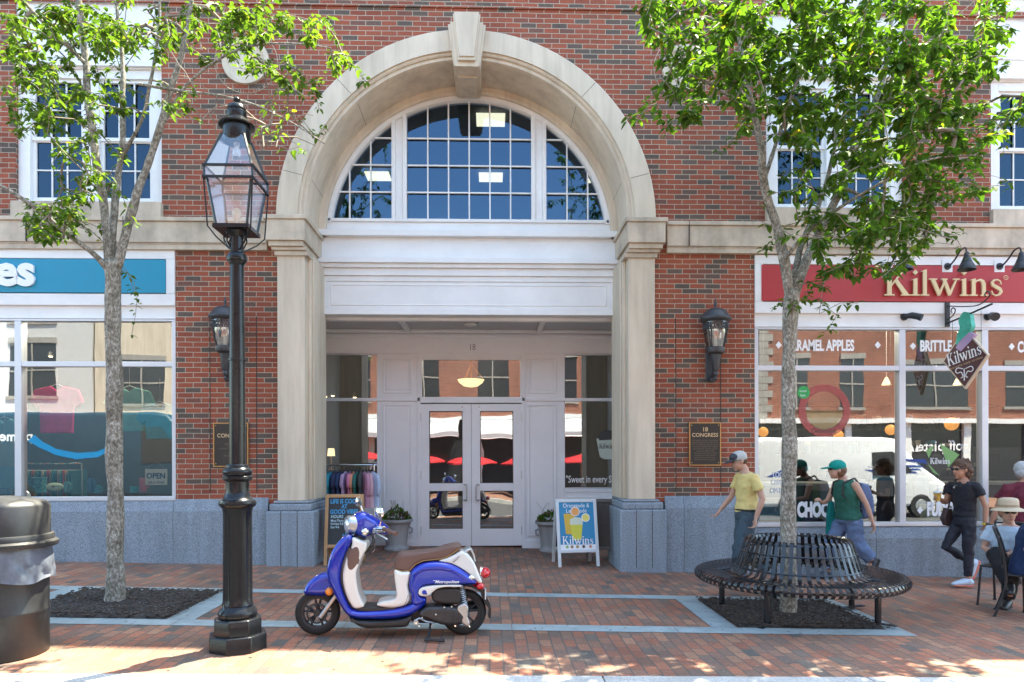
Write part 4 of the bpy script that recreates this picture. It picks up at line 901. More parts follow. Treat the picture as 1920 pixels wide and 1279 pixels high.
# ================================================================ PLANTERS
pot = stone_mat('grey_planter', (.33,.33,.33), var=.15)
def planter(x, y, lab, seed):
    Q = thing('planter', lab, 'planter', (x, y, gz(x, y))); r = random.Random(seed)
    b = MB(); b.lathe([(.20,0),(.20,.03),(.175,.05),(.17,.10),(.19,.28),(.215,.40),(.235,.44),(.262,.452),(.265,.485),(.245,.495),(.225,.49),(.215,.45),(.05,.44)], n=40)
    for s in (-1,1): b.tube([(s*.21,0,.36),(s*.255,0,.34),(s*.25,0,.28),(s*.20,0,.26)], .015, 8)
    b.build('pot', pot, Q, smooth=50)
    f = MB(); fl = MB(); st = MB()
    for k in range(420):
        g = r.uniform(0, 6.28); q = r.random()**.5; c = Vector((.22*q*math.cos(g), .22*q*math.sin(g), .47+(1-q)*.17+r.uniform(-.03,.07)))
        d = Vector((math.cos(g)*q+r.uniform(-.4,.4), math.sin(g)*q+r.uniform(-.4,.4), r.uniform(-.1,1))).normalized(); e = d.cross(Vector((r.uniform(-1,1), r.uniform(-1,1), .3))).normalized(); l = r.uniform(.03,.06)
        (fl if r.random() < .22 else f).add([c, c+d*l*.5+e*l*.35, c+d*l, c+d*l*.5-e*l*.35], [(0,1,2,3)])
    for k in range(9):
        g = r.uniform(0,6.28); q = r.uniform(.0,.18); c = Vector((q*math.cos(g), q*math.sin(g), .46)); st.tube([c, c+Vector((r.uniform(-.06,.06), r.uniform(-.05,.05), .2)), c+Vector((r.uniform(-.12,.12), r.uniform(-.1,.1), .34))], .0022, 4)
    f.build('foliage', M['leaf'], Q, smooth=0); fl.build('flowers', M['fl1'] if seed == 1 else M['fl2'], Q, smooth=0); st.build('twigs', M['twig'], Q, smooth=0)
M['fl1'] = mat('maroon_flowers', (.14,.03,.05), .6); M['fl2'] = mat('magenta_flowers', (.22,.025,.06), .6)
planter(-1.22, 1.72, 'grey urn planter left of the doors behind the scooter mirror', 1); planter(1.30, 1.86, 'grey urn planter right of the doors beside the drinks sign', 2)
# ================================================================ CLOTHES RACK
x, y = -1.93, 1.2
Q = thing('clothes_rack', 'chrome clothes rack on the porch left of the doors', 'clothes rack', (x, y, gz(x, y)))
b = MB()
for s in (-1,1): b.tube([(s*.44,0,.02),(s*.44,0,1.36)], .012, 8); b.tube([(s*.44,-.22,.03),(s*.44,.22,.03)], .012, 8)
b.tube([(-.48,0,1.36),(.48,0,1.36)], .012, 8); b.tube([(.44,0,1.36),(.44,-.12,1.36),(.50,-.2,1.40)], .008, 6); b.build('frame', M['chrome'], Q)
cols = [('mint', (.16,.42,.36)), ('mint', (.20,.45,.40)), ('teal', (.03,.20,.20)), ('turquoise', (.03,.26,.36)), ('navy', (.02,.035,.09)), ('navy', (.025,.03,.08)), ('navy', (.02,.04,.11)), ('lilac', (.36,.26,.42)), ('pink', (.55,.18,.32)), ('orange', (.60,.25,.16)), ('dark green', (.03,.13,.12)), ('dark grey', (.05,.055,.06)), ('pink patterned', (.50,.25,.36)), ('pale pink', (.55,.34,.40)), ('pale blue', (.42,.50,.66))]
for i, (nm, c) in enumerate(cols):
    xx = x-.40+.82*i/(len(cols)-1); big = i > 11
    o = MB(); L_ = .62 if big else .46+.04*((i*7)%3); w0 = .20; th = .022 if not big else .05
    n = 18; vs = []
    for k, (z, w, t) in enumerate(((-.07,.03,.01),(-.10,w0*.75,th*.8),(-.14,w0,th),(-.3,w0*1.02,th*1.15),(-L_*.8,w0*1.02,th*1.3),(-L_,w0*1.05,th*1.4))):
        for j in range(n): g = 2*math.pi*j/n; vs.append((t*math.cos(g)*(1+.25*math.sin(g*5+i)), w*math.sin(g), z))
    o.add(vs, [(a*n+j, a*n+(j+1)%n, (a+1)*n+(j+1)%n, (a+1)*n+j) for a in range(5) for j in range(n)]+[tuple(range(n)), tuple(5*n+j for j in range(n))])
    for s in (-1,1): o.limb([(0,s*w0*.85,-.13),(.0,s*(w0+.02),-.26),(0,s*(w0+.0),-.42 if big else -.30)], [.03,.032,.03], 8)
    T_ = thing('shirt', f'{nm} shirt, {["first","second","third","fourth","fifth","sixth","seventh","eighth","ninth","tenth","eleventh","twelfth","thirteenth","fourteenth","last"][i]} from the left on the chrome clothes rack', 'shirt', (xx, y-.0, gz(x, y)+1.33), R(rnd.uniform(-14,14)+(25 if big else 0)), 'shirts on the clothes rack')
    o.build('garment', mat('cloth_'+nm.replace(' ', '_'), c, .9, var=.12, vs=12), T_, smooth=60)
    h = MB(); h.tube([(0,-.14,-.10),(0,0,-.04),(0,.14,-.10)], .006, 5); h.tube([(0,0,-.04),(0,0,.02),(0,.02,.045)], .003, 5); h.build('hanger', M['blackm'], T_)
# ================================================================ OPPOSITE SIDE OF THE STREET (seen in the shop windows)
def facade(name, lab, x0, x1, h, m, wins, shopz=3.0, trim=None, quoin=False, y=-19.2, aw=None):
    Q = thing(name, lab, 'building', ((x0+x1)/2, y, 0)); ox = (x0+x1)/2
    b = MB(); b.box(x0-ox, x1-ox, -7, 0, shopz, h); b.build('wall', m, Q, smooth=0)
    b = MB(); b.box(x0-ox, x1-ox, -7, -.12, -.8, shopz-.003); b.build('shop_window', M['shopdark'], Q, smooth=0)
    b = MB(); b.box(x0-ox-.05, x1-ox+.05, -.1, .22, shopz-.12, shopz+.08); b.box(x0-ox-.05, x1-ox+.05, -7, .3, h+.002, h+.4)
    x = x0+1.2
    while x < x1-.5: b.box(x-ox-.14, x-ox+.14, -.115, .02, -.6, shopz-.123); x += 2.6
    b.build('trim', trim or M['white'], Q, smooth=0)
    for wx, wz, ww, wh in wins:
        b = MB(); b.box(wx-ox-ww/2-.08, wx-ox+ww/2+.08, .002, .06, wz-.12, wz); b.box(wx-ox-ww/2-.05, wx-ox+ww/2+.05, .002, .05, wz+wh, wz+wh+.22)
        b.box(wx-ox-.03, wx-ox+.03, .004, .035, wz, wz+wh); b.box(wx-ox-ww/2, wx-ox+ww/2, .004, .033, wz+wh/2-.03, wz+wh/2+.03)
        w = b.build('window', trim or M['trimst'], Q, smooth=0)
        b = MB(); b.add([(wx-ox-ww/2,.003,wz),(wx-ox+ww/2,.003,wz),(wx-ox+ww/2,.003,wz+wh),(wx-ox-ww/2,.003,wz+wh)], [(3,2,1,0)]); b.build('pane', M['shopdark'], w, smooth=0)
    if quoin:
        b = MB(); z = shopz+.1; k = 0
        while z < h-.3: w_ = .55 if k % 2 else .35; b.box(x0-ox-.03, x0-ox+w_, -.3, .04, z, z+.27); z += .29; k += 1
        b.build('quoins', M['trimst'], Q, smooth=0)
    return Q
M['trimst'] = stone_mat('grey_sill_stone', (.34,.32,.29)); M['shopdark'] = mat('dark_shop_glass', (.03,.033,.04), .15)
M['brick2'] = brick_mat('orange_brick', 'xz', .2032, .0677, .012, [(0,(.30,.095,.055)),(.5,(.25,.075,.045)),(1,(.34,.115,.065))], (.36,.29,.23))
M['wbrick'] = mat('white_painted_brick', (.58,.57,.55), .7, var=.06)
facade('brick_shop_building', 'orange brick building with pale quoins reflected in the right shop windows', 11.6, 32, 10, M['brick2'], [(x, z, 1.0, 2.0) for x in (13.2,15.6) for z in (3.55,7.2)]+[(19.2,3.6,2.9,1.8),(23.6,3.6,2.9,1.8),(19.2,7.2,2.9,1.8)], quoin=True)
facade('brick_shop_building', 'brick building with white awnings reflected in the glass doors', -11.8, 11.2, 9.5, M['brick2'], [(x, z, 1.5, 2.2) for x in (-9.5,-6.2,-2.9,.4,3.7,7.0,9.6) for z in (4.2,7.0)], shopz=3.5)
facade('white_shop_building', 'white painted brick building reflected in the left shop windows', -32, -16.0, 9.8, M['wbrick'], [(x, z, 1.9, 2.1) for x in (-29,-25.6,-22.4,-18.4) for z in (4.0,7.0)])
facade('limestone_building', 'pale limestone building reflected in the left shop window beside the brick pier', -15.9, -12, 9.9, M['stone'], [(-14, 3.7, 1.8, 1.7)])
aw = mat('white_awning', (.42,.43,.45), .7)
for i, (x0, lab) in enumerate(((-7.5,'long white awning left of the middle across the street'), (.2,'white awning right of the middle across the street'))):
    Q = thing('awning', lab, 'awning', (x0+3, -19.2, 0), 0, 'white awnings across the street'); b = MB(); b.add([(-3.4,.05,3.45),(3.4,.05,3.45),(3.4,1.5,2.7),(-3.4,1.5,2.7),(-3.4,1.5,2.5),(3.4,1.5,2.5),(-3.4,.05,3.40),(3.4,.05,3.40)], [(0,1,2,3),(3,2,5,4),(6,7,5,4)]); b.build('canopy', aw, Q, smooth=0)
    b = MB(); b.tube([(-3.3,.05,2.5),(-3.3,1.5,2.5),(3.3,1.5,2.5),(3.3,.05,2.5)], .02, 6); b.build('frame', M['silver'], Q)
um = mat('red_canvas', (.45,.012,.02), .7)
first = None
for i, (x, nm) in enumerate(((-5.4,'leftmost'),(-2.9,'second from the left'),(-.5,'middle'),(1.9,'fourth from the left'),(4.3,'rightmost'))):
    if first is None:
        Q = thing('cafe_umbrella', '', 'umbrella', (0,0,0), 0, 'red umbrellas across the street')
        b = MB(); b.lathe([(1.15,1.45),(1.14,1.50),(.75,1.66),(.3,1.78),(.02,1.84)], n=8, cap=False); b.build('canopy', um, Q, smooth=0)
        b = MB(); b.tube([(0,0,0),(0,0,1.9)], .02, 8); b.lathe([(.25,0),(.25,.06),(.05,.1)], n=16); b.build('pole', wood, Q); first = Q
    else: Q = copy_tree(first)
    Q.location = (x, -16.6, gz(x, -16.6)-.1); Q['label'] = f'red cafe umbrella across the street, {nm} of the row'
def van(name, lab, x, y, L, H, m, flip, nose=1.1):
    Q = thing(name, lab, 'van', (x, y, gz(x, y)-.14), 0); s = flip
    P = [(-L/2,.35),(-L/2,H-.12),(-L/2+.12,H),(L/2-nose-1.0,H),(L/2-nose-.6,H-.05),(L/2-nose+.05,H-.75) ,(L/2-.15,1.0 if H < 2.5 else 1.15),(L/2,.8),(L/2,.4),(L/2-.1,.3),(-L/2+.1,.3)]
    P = [(s*a, c) for a, c in P]
    b = MB(); b.pillow(P, .95, .12, n=4); b.build('body', m, Q, smooth=30)
    wn = MB(); W0 = [(L/2-nose-1.35,1.15 if H < 2.5 else 1.3),(L/2-nose-1.35,H-.45),(L/2-nose-.75,H-.42),(L/2-nose-.1,1.35)]
    for yy in (.951,): wn.prism([(s*a, c) for a, c in W0], yy, yy+.012)
    wn.build('side_window', M['shopdark'], Q, smooth=0)
    for wx in (-L/2+1.0, L/2-.95):
        for yy in (-.85, .85):
            w = MB(); w.tube([(s*wx, yy-.11, .34),(s*wx, yy+.115, .34)], [.34,.34], 28); w_ = w.build('wheel', M['rubber'], Q, smooth=30)
            w = MB(); k = 1 if yy > 0 else -1; w.tube([(s*wx, yy+k*.10, .34),(s*wx, yy+k*.125, .34)], [.2,.18], 20); w.build('rim', M['silver'], w_)
    b = MB(); b.box(*sorted((s*(L/2-.02), s*(L/2+.03))), -.85, .85, .3, .5); b.build('bumper', M['blackm'], Q)
    return Q
Q = van('delivery_van', 'dark blue grey delivery van reflected in the left shop window', -10.9, -11.9, 6.8, 2.80, mat('van_slate_blue', (.022,.06,.095), .4), 1)
b = MB(); put_text(b, 'prime', -2.62, 1.98, .40, 0, mirror=True, bold=.008); b.v = [(x, .956, z) for x, y_, z in b.v]; b.build('lettering', M['lit'], Q, smooth=0)
b = MB(); P = stroke([(-2.2,2.05),(-1.95,1.85),(-1.5,1.62),(-.9,1.50),(-.3,1.55),(.4,1.92)], [.25,.20,.17,.19,.16,.03]); b.prism(P, .953, .957); b.build('swoosh', mat('bright_blue_paint', (.0,.25,.60), .4), Q, smooth=0)
Q = van('mail_van', 'white mail van with blue stripes reflected in the right shop windows', 11.3, -11.9, 6.0, 2.40, mat('van_white', (.80,.80,.80), .3), 1)
b = MB(); 
for a, c in ((-.2,.0),(0,.12),(.2,.24)): b.prism([(.5-c,1.6-c*.8),(2.1-c,1.55-c*.8),(2.2-c,1.50-c*.8),(.9-c,1.50-c*.8)], .953, .957)
b.prism([(-2.7,1.2),(-1.9,1.55),(-1.9,1.2)], .953,.957); b.prism([(1.2,1.75),(2.3,1.6),(2.2,1.75)], .953,.957)
build_each(b, 'stripe', mat('mail_blue', (.02,.05,.28), .4), Q, smooth=0)
# ================================================================ TREES
def make_tree(name, lab, base, limbs, clusters, above, leafm, seed, dens, leafL, per, ymin=-4.6, ymax=-.35):
    r = random.Random(seed); bx, by = base
    Q = thing(name, lab, 'tree', (bx, by, gz(bx, by))); O = Vector(Q.location)
    nodes = []; par = []; fixed = []
    def pt(u, v, yo): return W(u, v, by+yo)
    tr = MB()
    allnodes = []
    for li, (P, tp) in enumerate(limbs):
        pts = cat_open([pt(u, v, yo) for u, v, yo, w in P], 5); ws = cat_open([(w, 0) for u, v, yo, w in P], 5)
        rad = []
        for p, w in zip(pts, ws):
            px = F/(p.y-CAM[1]); rad.append(max(.004, w[0]*(.87 if li == 0 else .78)/2/px*(1+.06*math.sin(p.z*9+li))))
        pts = [p+Vector((noise.noise(p*2.3), noise.noise(p*2.3+Vector((7,7,7))), 0))*(.02 if li else .01) for p in pts]
        q = MB(); 
        if li == 0:
            pts = [pts[0]-Vector((0,0,.15))]+pts; rad = [rad[0]*1.3]+rad
        q.tube([p-O for p in pts], rad, 18 if li == 0 else 12)
        for i in range(len(q.v)):     # bark lumps
            p = Vector(q.v[i]); k = noise.noise(p*14)*.012 if li == 0 else noise.noise(p*18)*.006
            c = pts[min(len(pts)-1, i//(18 if li == 0 else 12))]-O; d = p-c; d.z = 0
            if d.length > 1e-5: q.v[i] = tuple(p+d.normalized()*k)
        q.build('trunk' if li == 0 else 'limb', M['bark'], Q, smooth=180)
        if li:
            for p in pts[::2]: allnodes.append(p); par.append(-1)
    T = []
    bare = set()
    for cl_ in clusters:
        (u, v, rr, d) = cl_[:4]
        n = max(1, int(dens*d*(rr/50.)**2*9))
        for _ in range(n):
            a = r.uniform(0, 6.28); q = rr*math.sqrt(r.random()); yo = r.uniform(-1.3, 1.3)
            Y = max(ymin, min(ymax, by+yo)); T.append(W(u+q*math.cos(a), v+q*math.sin(a)*.9, Y))
            if len(cl_) > 4 or r.random() < .06: bare.add(tuple(round(c, 4) for c in T[-1]))
    (cx, cy, cz), (rx, ry, rz), na = above
    for _ in range(na):
        while 1:
            p = Vector((r.uniform(-1,1), r.uniform(-1,1), r.uniform(-1,1)))
            if p.length < 1: break
        p = Vector((cx+p.x*rx, cy+p.y*ry, cz+p.z*rz)); p.y = min(p.y, ymax)
        vv = HOR-(p.z-CAM[2])/(p.y-CAM[1])*F
        if vv < -25: T.append(p)
    T.sort(key=lambda p: min((p-q).length_squared for q in allnodes[::3]))
    kids = [0]*len(allnodes); ends = []
    for t in T:
        best = min(range(len(allnodes)), key=lambda i: (allnodes[i]-t).length_squared+(.25 if allnodes[i].z > t.z+.5 else 0)*0)
        a = allnodes[best]; dl = (t-a).length; n = max(2, int(dl/.16)); prev = best
        up = Vector((0,0,.12*dl)); jit = Vector((r.uniform(-1,1), r.uniform(-1,1), r.uniform(-1,1)))*.10*dl
        for i in range(1, n+1):
            q = i/n; p = a.lerp(t, q)+(up+jit)*math.sin(q*math.pi); allnodes.append(p); par.append(prev); kids.append(0); prev = len(allnodes)-1
        ends.append(prev)
    cnt = [0]*len(allnodes)
    for e in ends:
        i = e
        while i >= 0: cnt[i] += 1; i = par[i]
    tw = MB()
    for i in range(len(allnodes)):
        j = par[i]
        if j < 0: continue
        r1 = min(.022, .0022*math.sqrt(cnt[i])+.0006); r0 = min(.022, .0022*math.sqrt(cnt[i] if par[j] < 0 else cnt[j])+.0006)
        a, c = allnodes[j]-O, allnodes[i]-O
        if (a-c).length > 1e-4: tw.tube([a, c], [r0, r1], 4 if cnt[i] < 12 else 6, cap=False)
    tw.build('branches', M['twig'], Q, smooth=60)
    lf = MB(); V = lf.v; Fc = lf.f
    for e in ends:
        if tuple(round(c, 4) for c in allnodes[e]) in bare: continue
        path = [allnodes[e]]; i = e
        while par[i] >= 0 and len(path) < 4: i = par[i]; path.append(allnodes[i])
        for k in range(r.randint(*per)):
            q = r.random()*(len(path)-1)*.8; a = path[int(q)].lerp(path[min(len(path)-1, int(q)+1)], q-int(q))
            az = r.uniform(0, 6.28); d = Vector((math.cos(az), math.sin(az), r.uniform(-1.1, .25))).normalized()
            s = Vector((-math.sin(az), math.cos(az), r.uniform(-.5,.5))).normalized(); n = d.cross(s).normalized()
            L = leafL*r.uniform(.6, 1.2); w = L*.27; b0 = a-O+d*.02
            dr = Vector((0,0,-.18*L)); n0 = len(V)
            V.extend([tuple(b0), tuple(b0+d*L*.3+s*w+n*w*.35), tuple(b0+d*L*.68+s*w*.8+n*w*.3+dr*.5), tuple(b0+d*L+dr), tuple(b0+d*L*.68-s*w*.8+n*w*.3+dr*.5), tuple(b0+d*L*.3-s*w+n*w*.35), tuple(b0+d*L*.5+dr*.2)])
            Fc.extend([(n0,n0+1,n0+6),(n0+1,n0+2,n0+6),(n0+2,n0+3,n0+6),(n0+3,n0+4,n0+6),(n0+4,n0+5,n0+6),(n0+5,n0,n0+6)])
    lf.build('crown', leafm, Q, smooth=0)
    print(name, 'targets', len(T), 'leaves', len(Fc)//6)
    return Q
RL = [([(1478,1160,0,46),(1478,1135,0,37),(1478,1000,0,32),(1480,850,0,31),(1479,700,0,29),(1482,600,0,30),(1486,545,0,34)], 0),
 ([(1484,560,0,26),(1470,480,-.05,24),(1447,400,-.12,21),(1432,340,-.2,19),(1424,270,-.3,17),(1408,190,-.35,14),(1390,110,-.4,11),(1378,0,-.5,9),(1370,-120,-.6,6)], 0),
 ([(1488,560,0,26),(1515,480,.1,22),(1545,420,.2,20),(1575,350,.25,17),(1600,280,.3,15),(1640,200,.3,12),(1662,110,.35,10),(1675,0,.4,8),(1680,-100,.4,5)], 0),
 ([(1487,555,0,20),(1500,470,.2,15),(1530,400,.5,12),(1560,300,.7,9),(1570,180,.8,7),(1560,40,.9,5)], 0),
 ([(1470,490,-.05,12),(1500,450,-.3,10),(1560,400,-.6,8),(1640,350,-.9,6),(1740,300,-1.0,5),(1830,290,-1.0,3)], 0),
 ([(1430,345,-.2,12),(1450,280,-.1,9),(1480,200,0,8),(1510,100,.1,6),(1530,0,.1,5)], 0),
 ([(1412,205,-.35,10),(1350,170,-.6,7),(1290,140,-.7,5),(1230,150,-.8,3)], 0),
 ([(1575,350,.25,10),(1640,380,.1,7),(1700,420,0,5),(1790,450,-.1,3)], 0),
 ([(1640,200,.3,9),(1720,160,.2,7),(1800,130,.1,5),(1880,110,0,3)], 0)]
RC = [(1225,40,50,.8),(1290,60,85,1.1),(1390,60,90,1.3),(1490,50,90,1.3),(1590,50,95,1.3),(1690,60,90,1.3),(1790,70,85,1.2),(1880,30,55,1),(1330,150,65,1.2),(1240,165,38,.9),(1430,150,75,1.3),(1530,150,90,1.2),(1640,160,100,1.3),(1750,160,90,1.3),(1850,110,50,.9),
 (1200,212,30,.8),(1285,235,38,.7),(1370,215,45,.8),(1480,240,60,1.1),(1570,270,75,1.0),(1660,255,80,1.1),(1770,245,80,1.2),(1885,210,45,.8),(1230,268,22,.6),(1330,290,22,.5),(1370,245,30,.4),(1495,330,45,.6),(1590,345,50,.8),(1680,345,80,1.1),(1780,330,70,1.1),(1885,255,40,.8),(1885,345,22,.8),
 (1530,410,48,.9),(1620,410,60,1.1),(1700,415,60,1.1),(1425,405,25,.6),(1425,445,30,.7),(1580,475,60,1.2),(1655,480,55,1.2),(1725,430,40,.9),(1800,450,28,.8),(1840,482,18,.8),(1555,525,22,.7),(1660,535,20,.5),(1480,585,20,.8),(1450,575,14,.6),(1560,590,16,.7),(1600,560,18,.4),(1530,600,14,.5),(1700,500,25,.9),(1545,640,12,.4)]
make_tree('street_tree', 'leafy street tree growing through the middle of the round bench', (3.33, -2.58), RL, RC, ((3.5,-2.7,6.9),(2.1,1.9,1.9),330), M['leaf'], 5, 1.75, .090, (10,16))
LL = [([(216,1136,0,44),(216,1110,0,37),(216,1000,0,33),(215,850,0,32),(214,700,0,32),(212,560,0,30),(212,490,0,34)], 0),
 ([(206,500,0,20),(196,400,-.05,19),(180,300,-.1,18),(167,200,-.15,16),(158,100,-.2,15),(148,0,-.2,14),(140,-120,-.2,8)], 0),
 ([(212,505,0,18),(212,400,.05,17),(226,300,.1,14),(231,200,.15,11),(226,100,.2,9),(218,0,.2,7)], 0),
 ([(220,500,0,22),(240,420,-.05,20),(262,350,-.1,18),(292,270,-.15,16),(318,180,-.2,14),(345,80,-.3,12),(360,0,-.3,9),(370,-100,-.3,6)], 0),
 ([(205,510,0,15),(180,480,-.1,13),(130,440,-.3,11),(75,395,-.45,9),(0,348,-.6,8),(-80,310,-.7,5)], 0),
 ([(226,300,.1,9),(262,230,0,8),(283,150,-.1,7),(296,60,-.1,6),(300,-20,-.1,5)], 0),
 ([(300,250,-.15,9),(350,160,-.3,7),(430,100,-.5,6),(520,80,-.7,4),(620,90,-.8,3)], 0),
 ([(262,158,-.1,7),(340,170,-.3,6),(440,185,-.4,5),(530,220,-.5,4),(610,270,-.6,3)], 0),
 ([(160,120,-.2,10),(110,70,-.4,8),(60,20,-.6,7),(20,-40,-.8,5)], 0)]
LC = [(55,50,60,.8),(130,40,55,.8),(230,50,60,.7),(320,55,50,.7),(415,35,50,.8),(515,30,50,.8),(600,50,38,.7),(45,165,50,1),(110,160,45,.8),(200,110,40,.5),(280,95,35,.4),(400,95,35,.5),(455,90,45,.9),(500,130,35,.8),(560,150,45,.7),(645,140,40,.6),(690,165,18,.6),(580,270,20,.7),(605,225,25,.6),(545,195,25,.6),(55,235,38,1),(110,225,38,.8),(140,280,35,.7),
 (95,415,45,1.6),(55,395,26,1),(135,385,26,1),(75,440,25,1),(225,300,25,.5),(150,335,30,.6),(210,220,25,.4),(100,325,20,.5),(250,430,13,.6),(180,425,20,.6),(165,370,25,.5),(240,512,10,.7),(262,547,10,.6),(245,635,8,.6),(365,205,18,.3),(340,40,35,.5),(480,60,40,.8),(20,110,40,.9),(270,180,25,.4),(490,270,16,.3),(170,60,60,.7),(200,180,50,.6),(90,110,50,.6),(150,400,30,.5),(200,350,35,.5),(180,250,40,.5),(330,190,40,.35),(400,210,60,.5,1),(500,235,55,.9,1),(440,260,40,.4,1),(560,260,35,.4,1),(290,60,60,.3,1),(350,130,50,.4,1)]
make_tree('street_tree', 'thin leaved street tree in the left mulch bed by the teal sign', (-3.44, -2.53), LL, LC, ((-3.4,-2.7,7.2),(2.0,1.7,1.6),190), M['leaf2'], 9, 2.8, .068, (11,18))
# ================================================================ WINDOW LETTERING AND SHOP GOODS
def decal(parent, y, items, m, name='window_lettering'):
    for t, u, v, hpx, sx, bold in items:
        b = MB(); p = W(u, v, y); px = F/(y-CAM[1]); put_text(b, t, p.x, p.z, hpx/px/.70, y, sx=sx, bold=bold, align='LEFT')
        b.build(name, m, parent, smooth=0)
yd = .052
decal(shopR, yd, [('CARAMEL APPLES', 1471, 657, 20, .60, .008), ('BRITTLE', 1725, 658, 20, .60, .008), ('CORN', 1908, 660, 20, .60, .008),
   ('CHOCOLATE', 1495, 968, 26, .55, .018), ('FUDGE', 1738, 966, 24, .55, .016), ('LOCALLY', 1449, 895, 10, .68, .0015), ('OWNED &', 1446, 910, 10, .68, .0015), ('OPERATED', 1444, 925, 10, .68, .0015)], M['lit'])
b = MB()
for u, v, r in ((1460,647,7),(1646,647,7),(1712,649,7),(1897,650,7),(1725,957,7),(1822,957,7),(1622,957,7)):
    p = W(u, v, yd); q = r/136; b.add([(p.x-q*.85,yd,p.z),(p.x,yd,p.z-q),(p.x+q*.85,yd,p.z),(p.x,yd,p.z+q)], [(0,1,2,3)])
b.build('lettering_diamonds', M['lit'], shopR, smooth=0)
def disc(u, v, r, y, m, name, parent, e=1.0):
    p = W(u, v, y); q = r/(F/(y-CAM[1])); b = MB(); b.add([(p.x+q*math.cos(2*math.pi*i/36), y, p.z+q*e*math.sin(2*math.pi*i/36)) for i in range(36)], [tuple(range(36))]); return b.build(name, m, parent, smooth=0)
pinkr = sheer('pink_decal', (.50,.11,.10), .55); tan = sheer('tan_decal', (.50,.36,.17), .6); grn = mat('green_decal', (.03,.35,.08), .5); dk = mat('dark_decal', (.05,.05,.05), .5)
p = W(1545, 770, .064); b = MB(); b.arc([(.37,.0490),(.37,.0480),(.27,.0480),(.27,.0490)], p.x, p.z, 0, 2*math.pi, 48); b.build('round_decal', pinkr, shopR, smooth=0)
b = MB(); P = [(p.x+.262*math.cos(g), p.z+.262*math.sin(g)) for g in [R(180)+R(180)*i/20 for i in range(21)]]+[(p.x+.26-.52*i/12, p.z-.03+.02*((i*5)%3)) for i in range(13)]
b.add([(x, .0495, z) for x, z in P], [tuple(range(len(P)))]); b.build('round_decal', tan, shopR, smooth=0)
disc(1507, 736, 12, .0470, grn, 'round_decal', shopR)
decal(shopR, .0465, [('Chocolate', 1521, 812, 9, .9, .0005)], dk)
decal(shopR, .0460, [('Caramel', 1499, 735, 4, .7, 0), ('Apples', 1500, 743, 4, .7, 0)], M['lit'])
b = MB(); p = W(1765, 866, .06); 
b.add([(p.x-.02,.06,p.z+.26),(p.x+.26,.06,p.z+.10),(p.x+.10,.06,p.z-.08)], [(0,1,2)]); b.add([(p.x-.22,.06,p.z+.16),(p.x-.10,.06,p.z+.24),(p.x-.18,.06,p.z+.05)], [(0,1,2)]); b.add([(p.x-.2,.06,p.z-.02),(p.x-.02,.06,p.z-.2),(p.x-.12,.06,p.z-.15)], [(0,1,2)])
b.build('leaf_decal', mat('leaf_green_decal', (.18,.36,.12), .5), shopR, smooth=0)
b = MB(); b.add([(p.x-.02,.062,p.z-.2),(p.x+.16,.062,p.z),(p.x-.02,.062,p.z+.2),(p.x-.2,.062,p.z)], [(0,1,2,3)]); b.build('diamond_decal', dk, shopR, smooth=0)
b = MB(); kilwins(b, p.x-.02, p.z-.03, .085, .0585, .0005, sx=.8, align='center'); b.build('window_lettering', M['lit'], shopR, smooth=0)
ys = 2.2
decal(bld, ys-.001+.008, [('"Sweet in every Sense"', 1061, 905, 13, .66, .001)], M['lit'])
p = W(1139, 838, ys+.008); y = ys+.008; b = MB(); P = [(p.x-.19,p.z+.14),(p.x-.13,p.z-.17),(p.x-.06,p.z-.21),(p.x+.06,p.z-.21),(p.x+.13,p.z-.17),(p.x+.19,p.z+.14)]; b.add([(x, y, z) for x, z in P], [tuple(range(6))]); b.build('waffle_bowl_decal', mat('pale_decal', (.5,.55,.48), .5), bld, smooth=0)
b = MB(); b.add([(p.x+.15*math.cos(g), y-.002, p.z+.15+.14*math.sin(g)) for g in [math.pi*i/14-.15 for i in range(17)]], [tuple(range(17))]); b.build('scoop_decal', dk, bld, smooth=0)
b = MB(); kilwins(b, p.x, p.z-.03, .09, y-.003, .0005, sx=.75, align='center'); b.build('window_lettering', dk, bld, smooth=0)
# mirrored shop writing across the street
Q = thing('window_sign', 'white off piste lettering with three peaks in the shop window across the street', 'sign', (19.3, -19.27, 0))
b = MB(); put_text(b, 'off piste', .2, 1.75, .62, 0, mirror=True, bold=.01); 
for a, c in ((-1.5,.42),(-1.15,.34),(-.85,.22)): b.add([(a-c*.5,0,1.72),(a+c*.5,0,1.72),(a,0,1.72+c*1.5)], [(2,1,0)])
b.build('lettering', M['lit'], Q, smooth=0)
# hanging tees
def tee(u, v, y, w, h, col, lab, tilt=0):
    p = W(u, v, y); Q = thing('shirt', lab, 'shirt', p, 0, 'shirts hung in the left shop window')
    o = MB(); P = [(-.09,h/2),(-.30*w/.5,h/2-.05),(-w*.5-.12,h/2-.22),(-w*.5-.02,h/2-.30),(-w*.46,h/2-.24),(-w*.44,-h/2),(w*.44,-h/2),(w*.46,h/2-.24),(w*.5+.02,h/2-.30),(w*.5+.12,h/2-.22),(.30*w/.5,h/2-.05),(.09,h/2),(0,h/2-.06)]
    o.pillow(P, .03, .02, n=3); o.build('garment', mat('window_shirt', col, .85, var=.15, vs=6), Q)
    h_ = MB(); h_.tube([(-.18,0,h/2-.04),(0,0,h/2+.03),(.18,0,h/2-.04)], .006, 5); h_.tube([(0,0,h/2+.03),(0,0,h/2+.35)], .003, 4); h_.build('hanger', M['silver'], Q)
tee(107, 768, .38, .50, .66, (.80,.02,.20), 'bright pink shirt hanging in the left shop window')
tee(243, 768, .42, .48, .62, (.18,.48,.38), 'mint green shirt hanging just right of the left tree trunk')
tee(300, 790, .36, .42, .50, (.03,.42,.52), 'turquoise shirt hanging near the right edge of the left window')
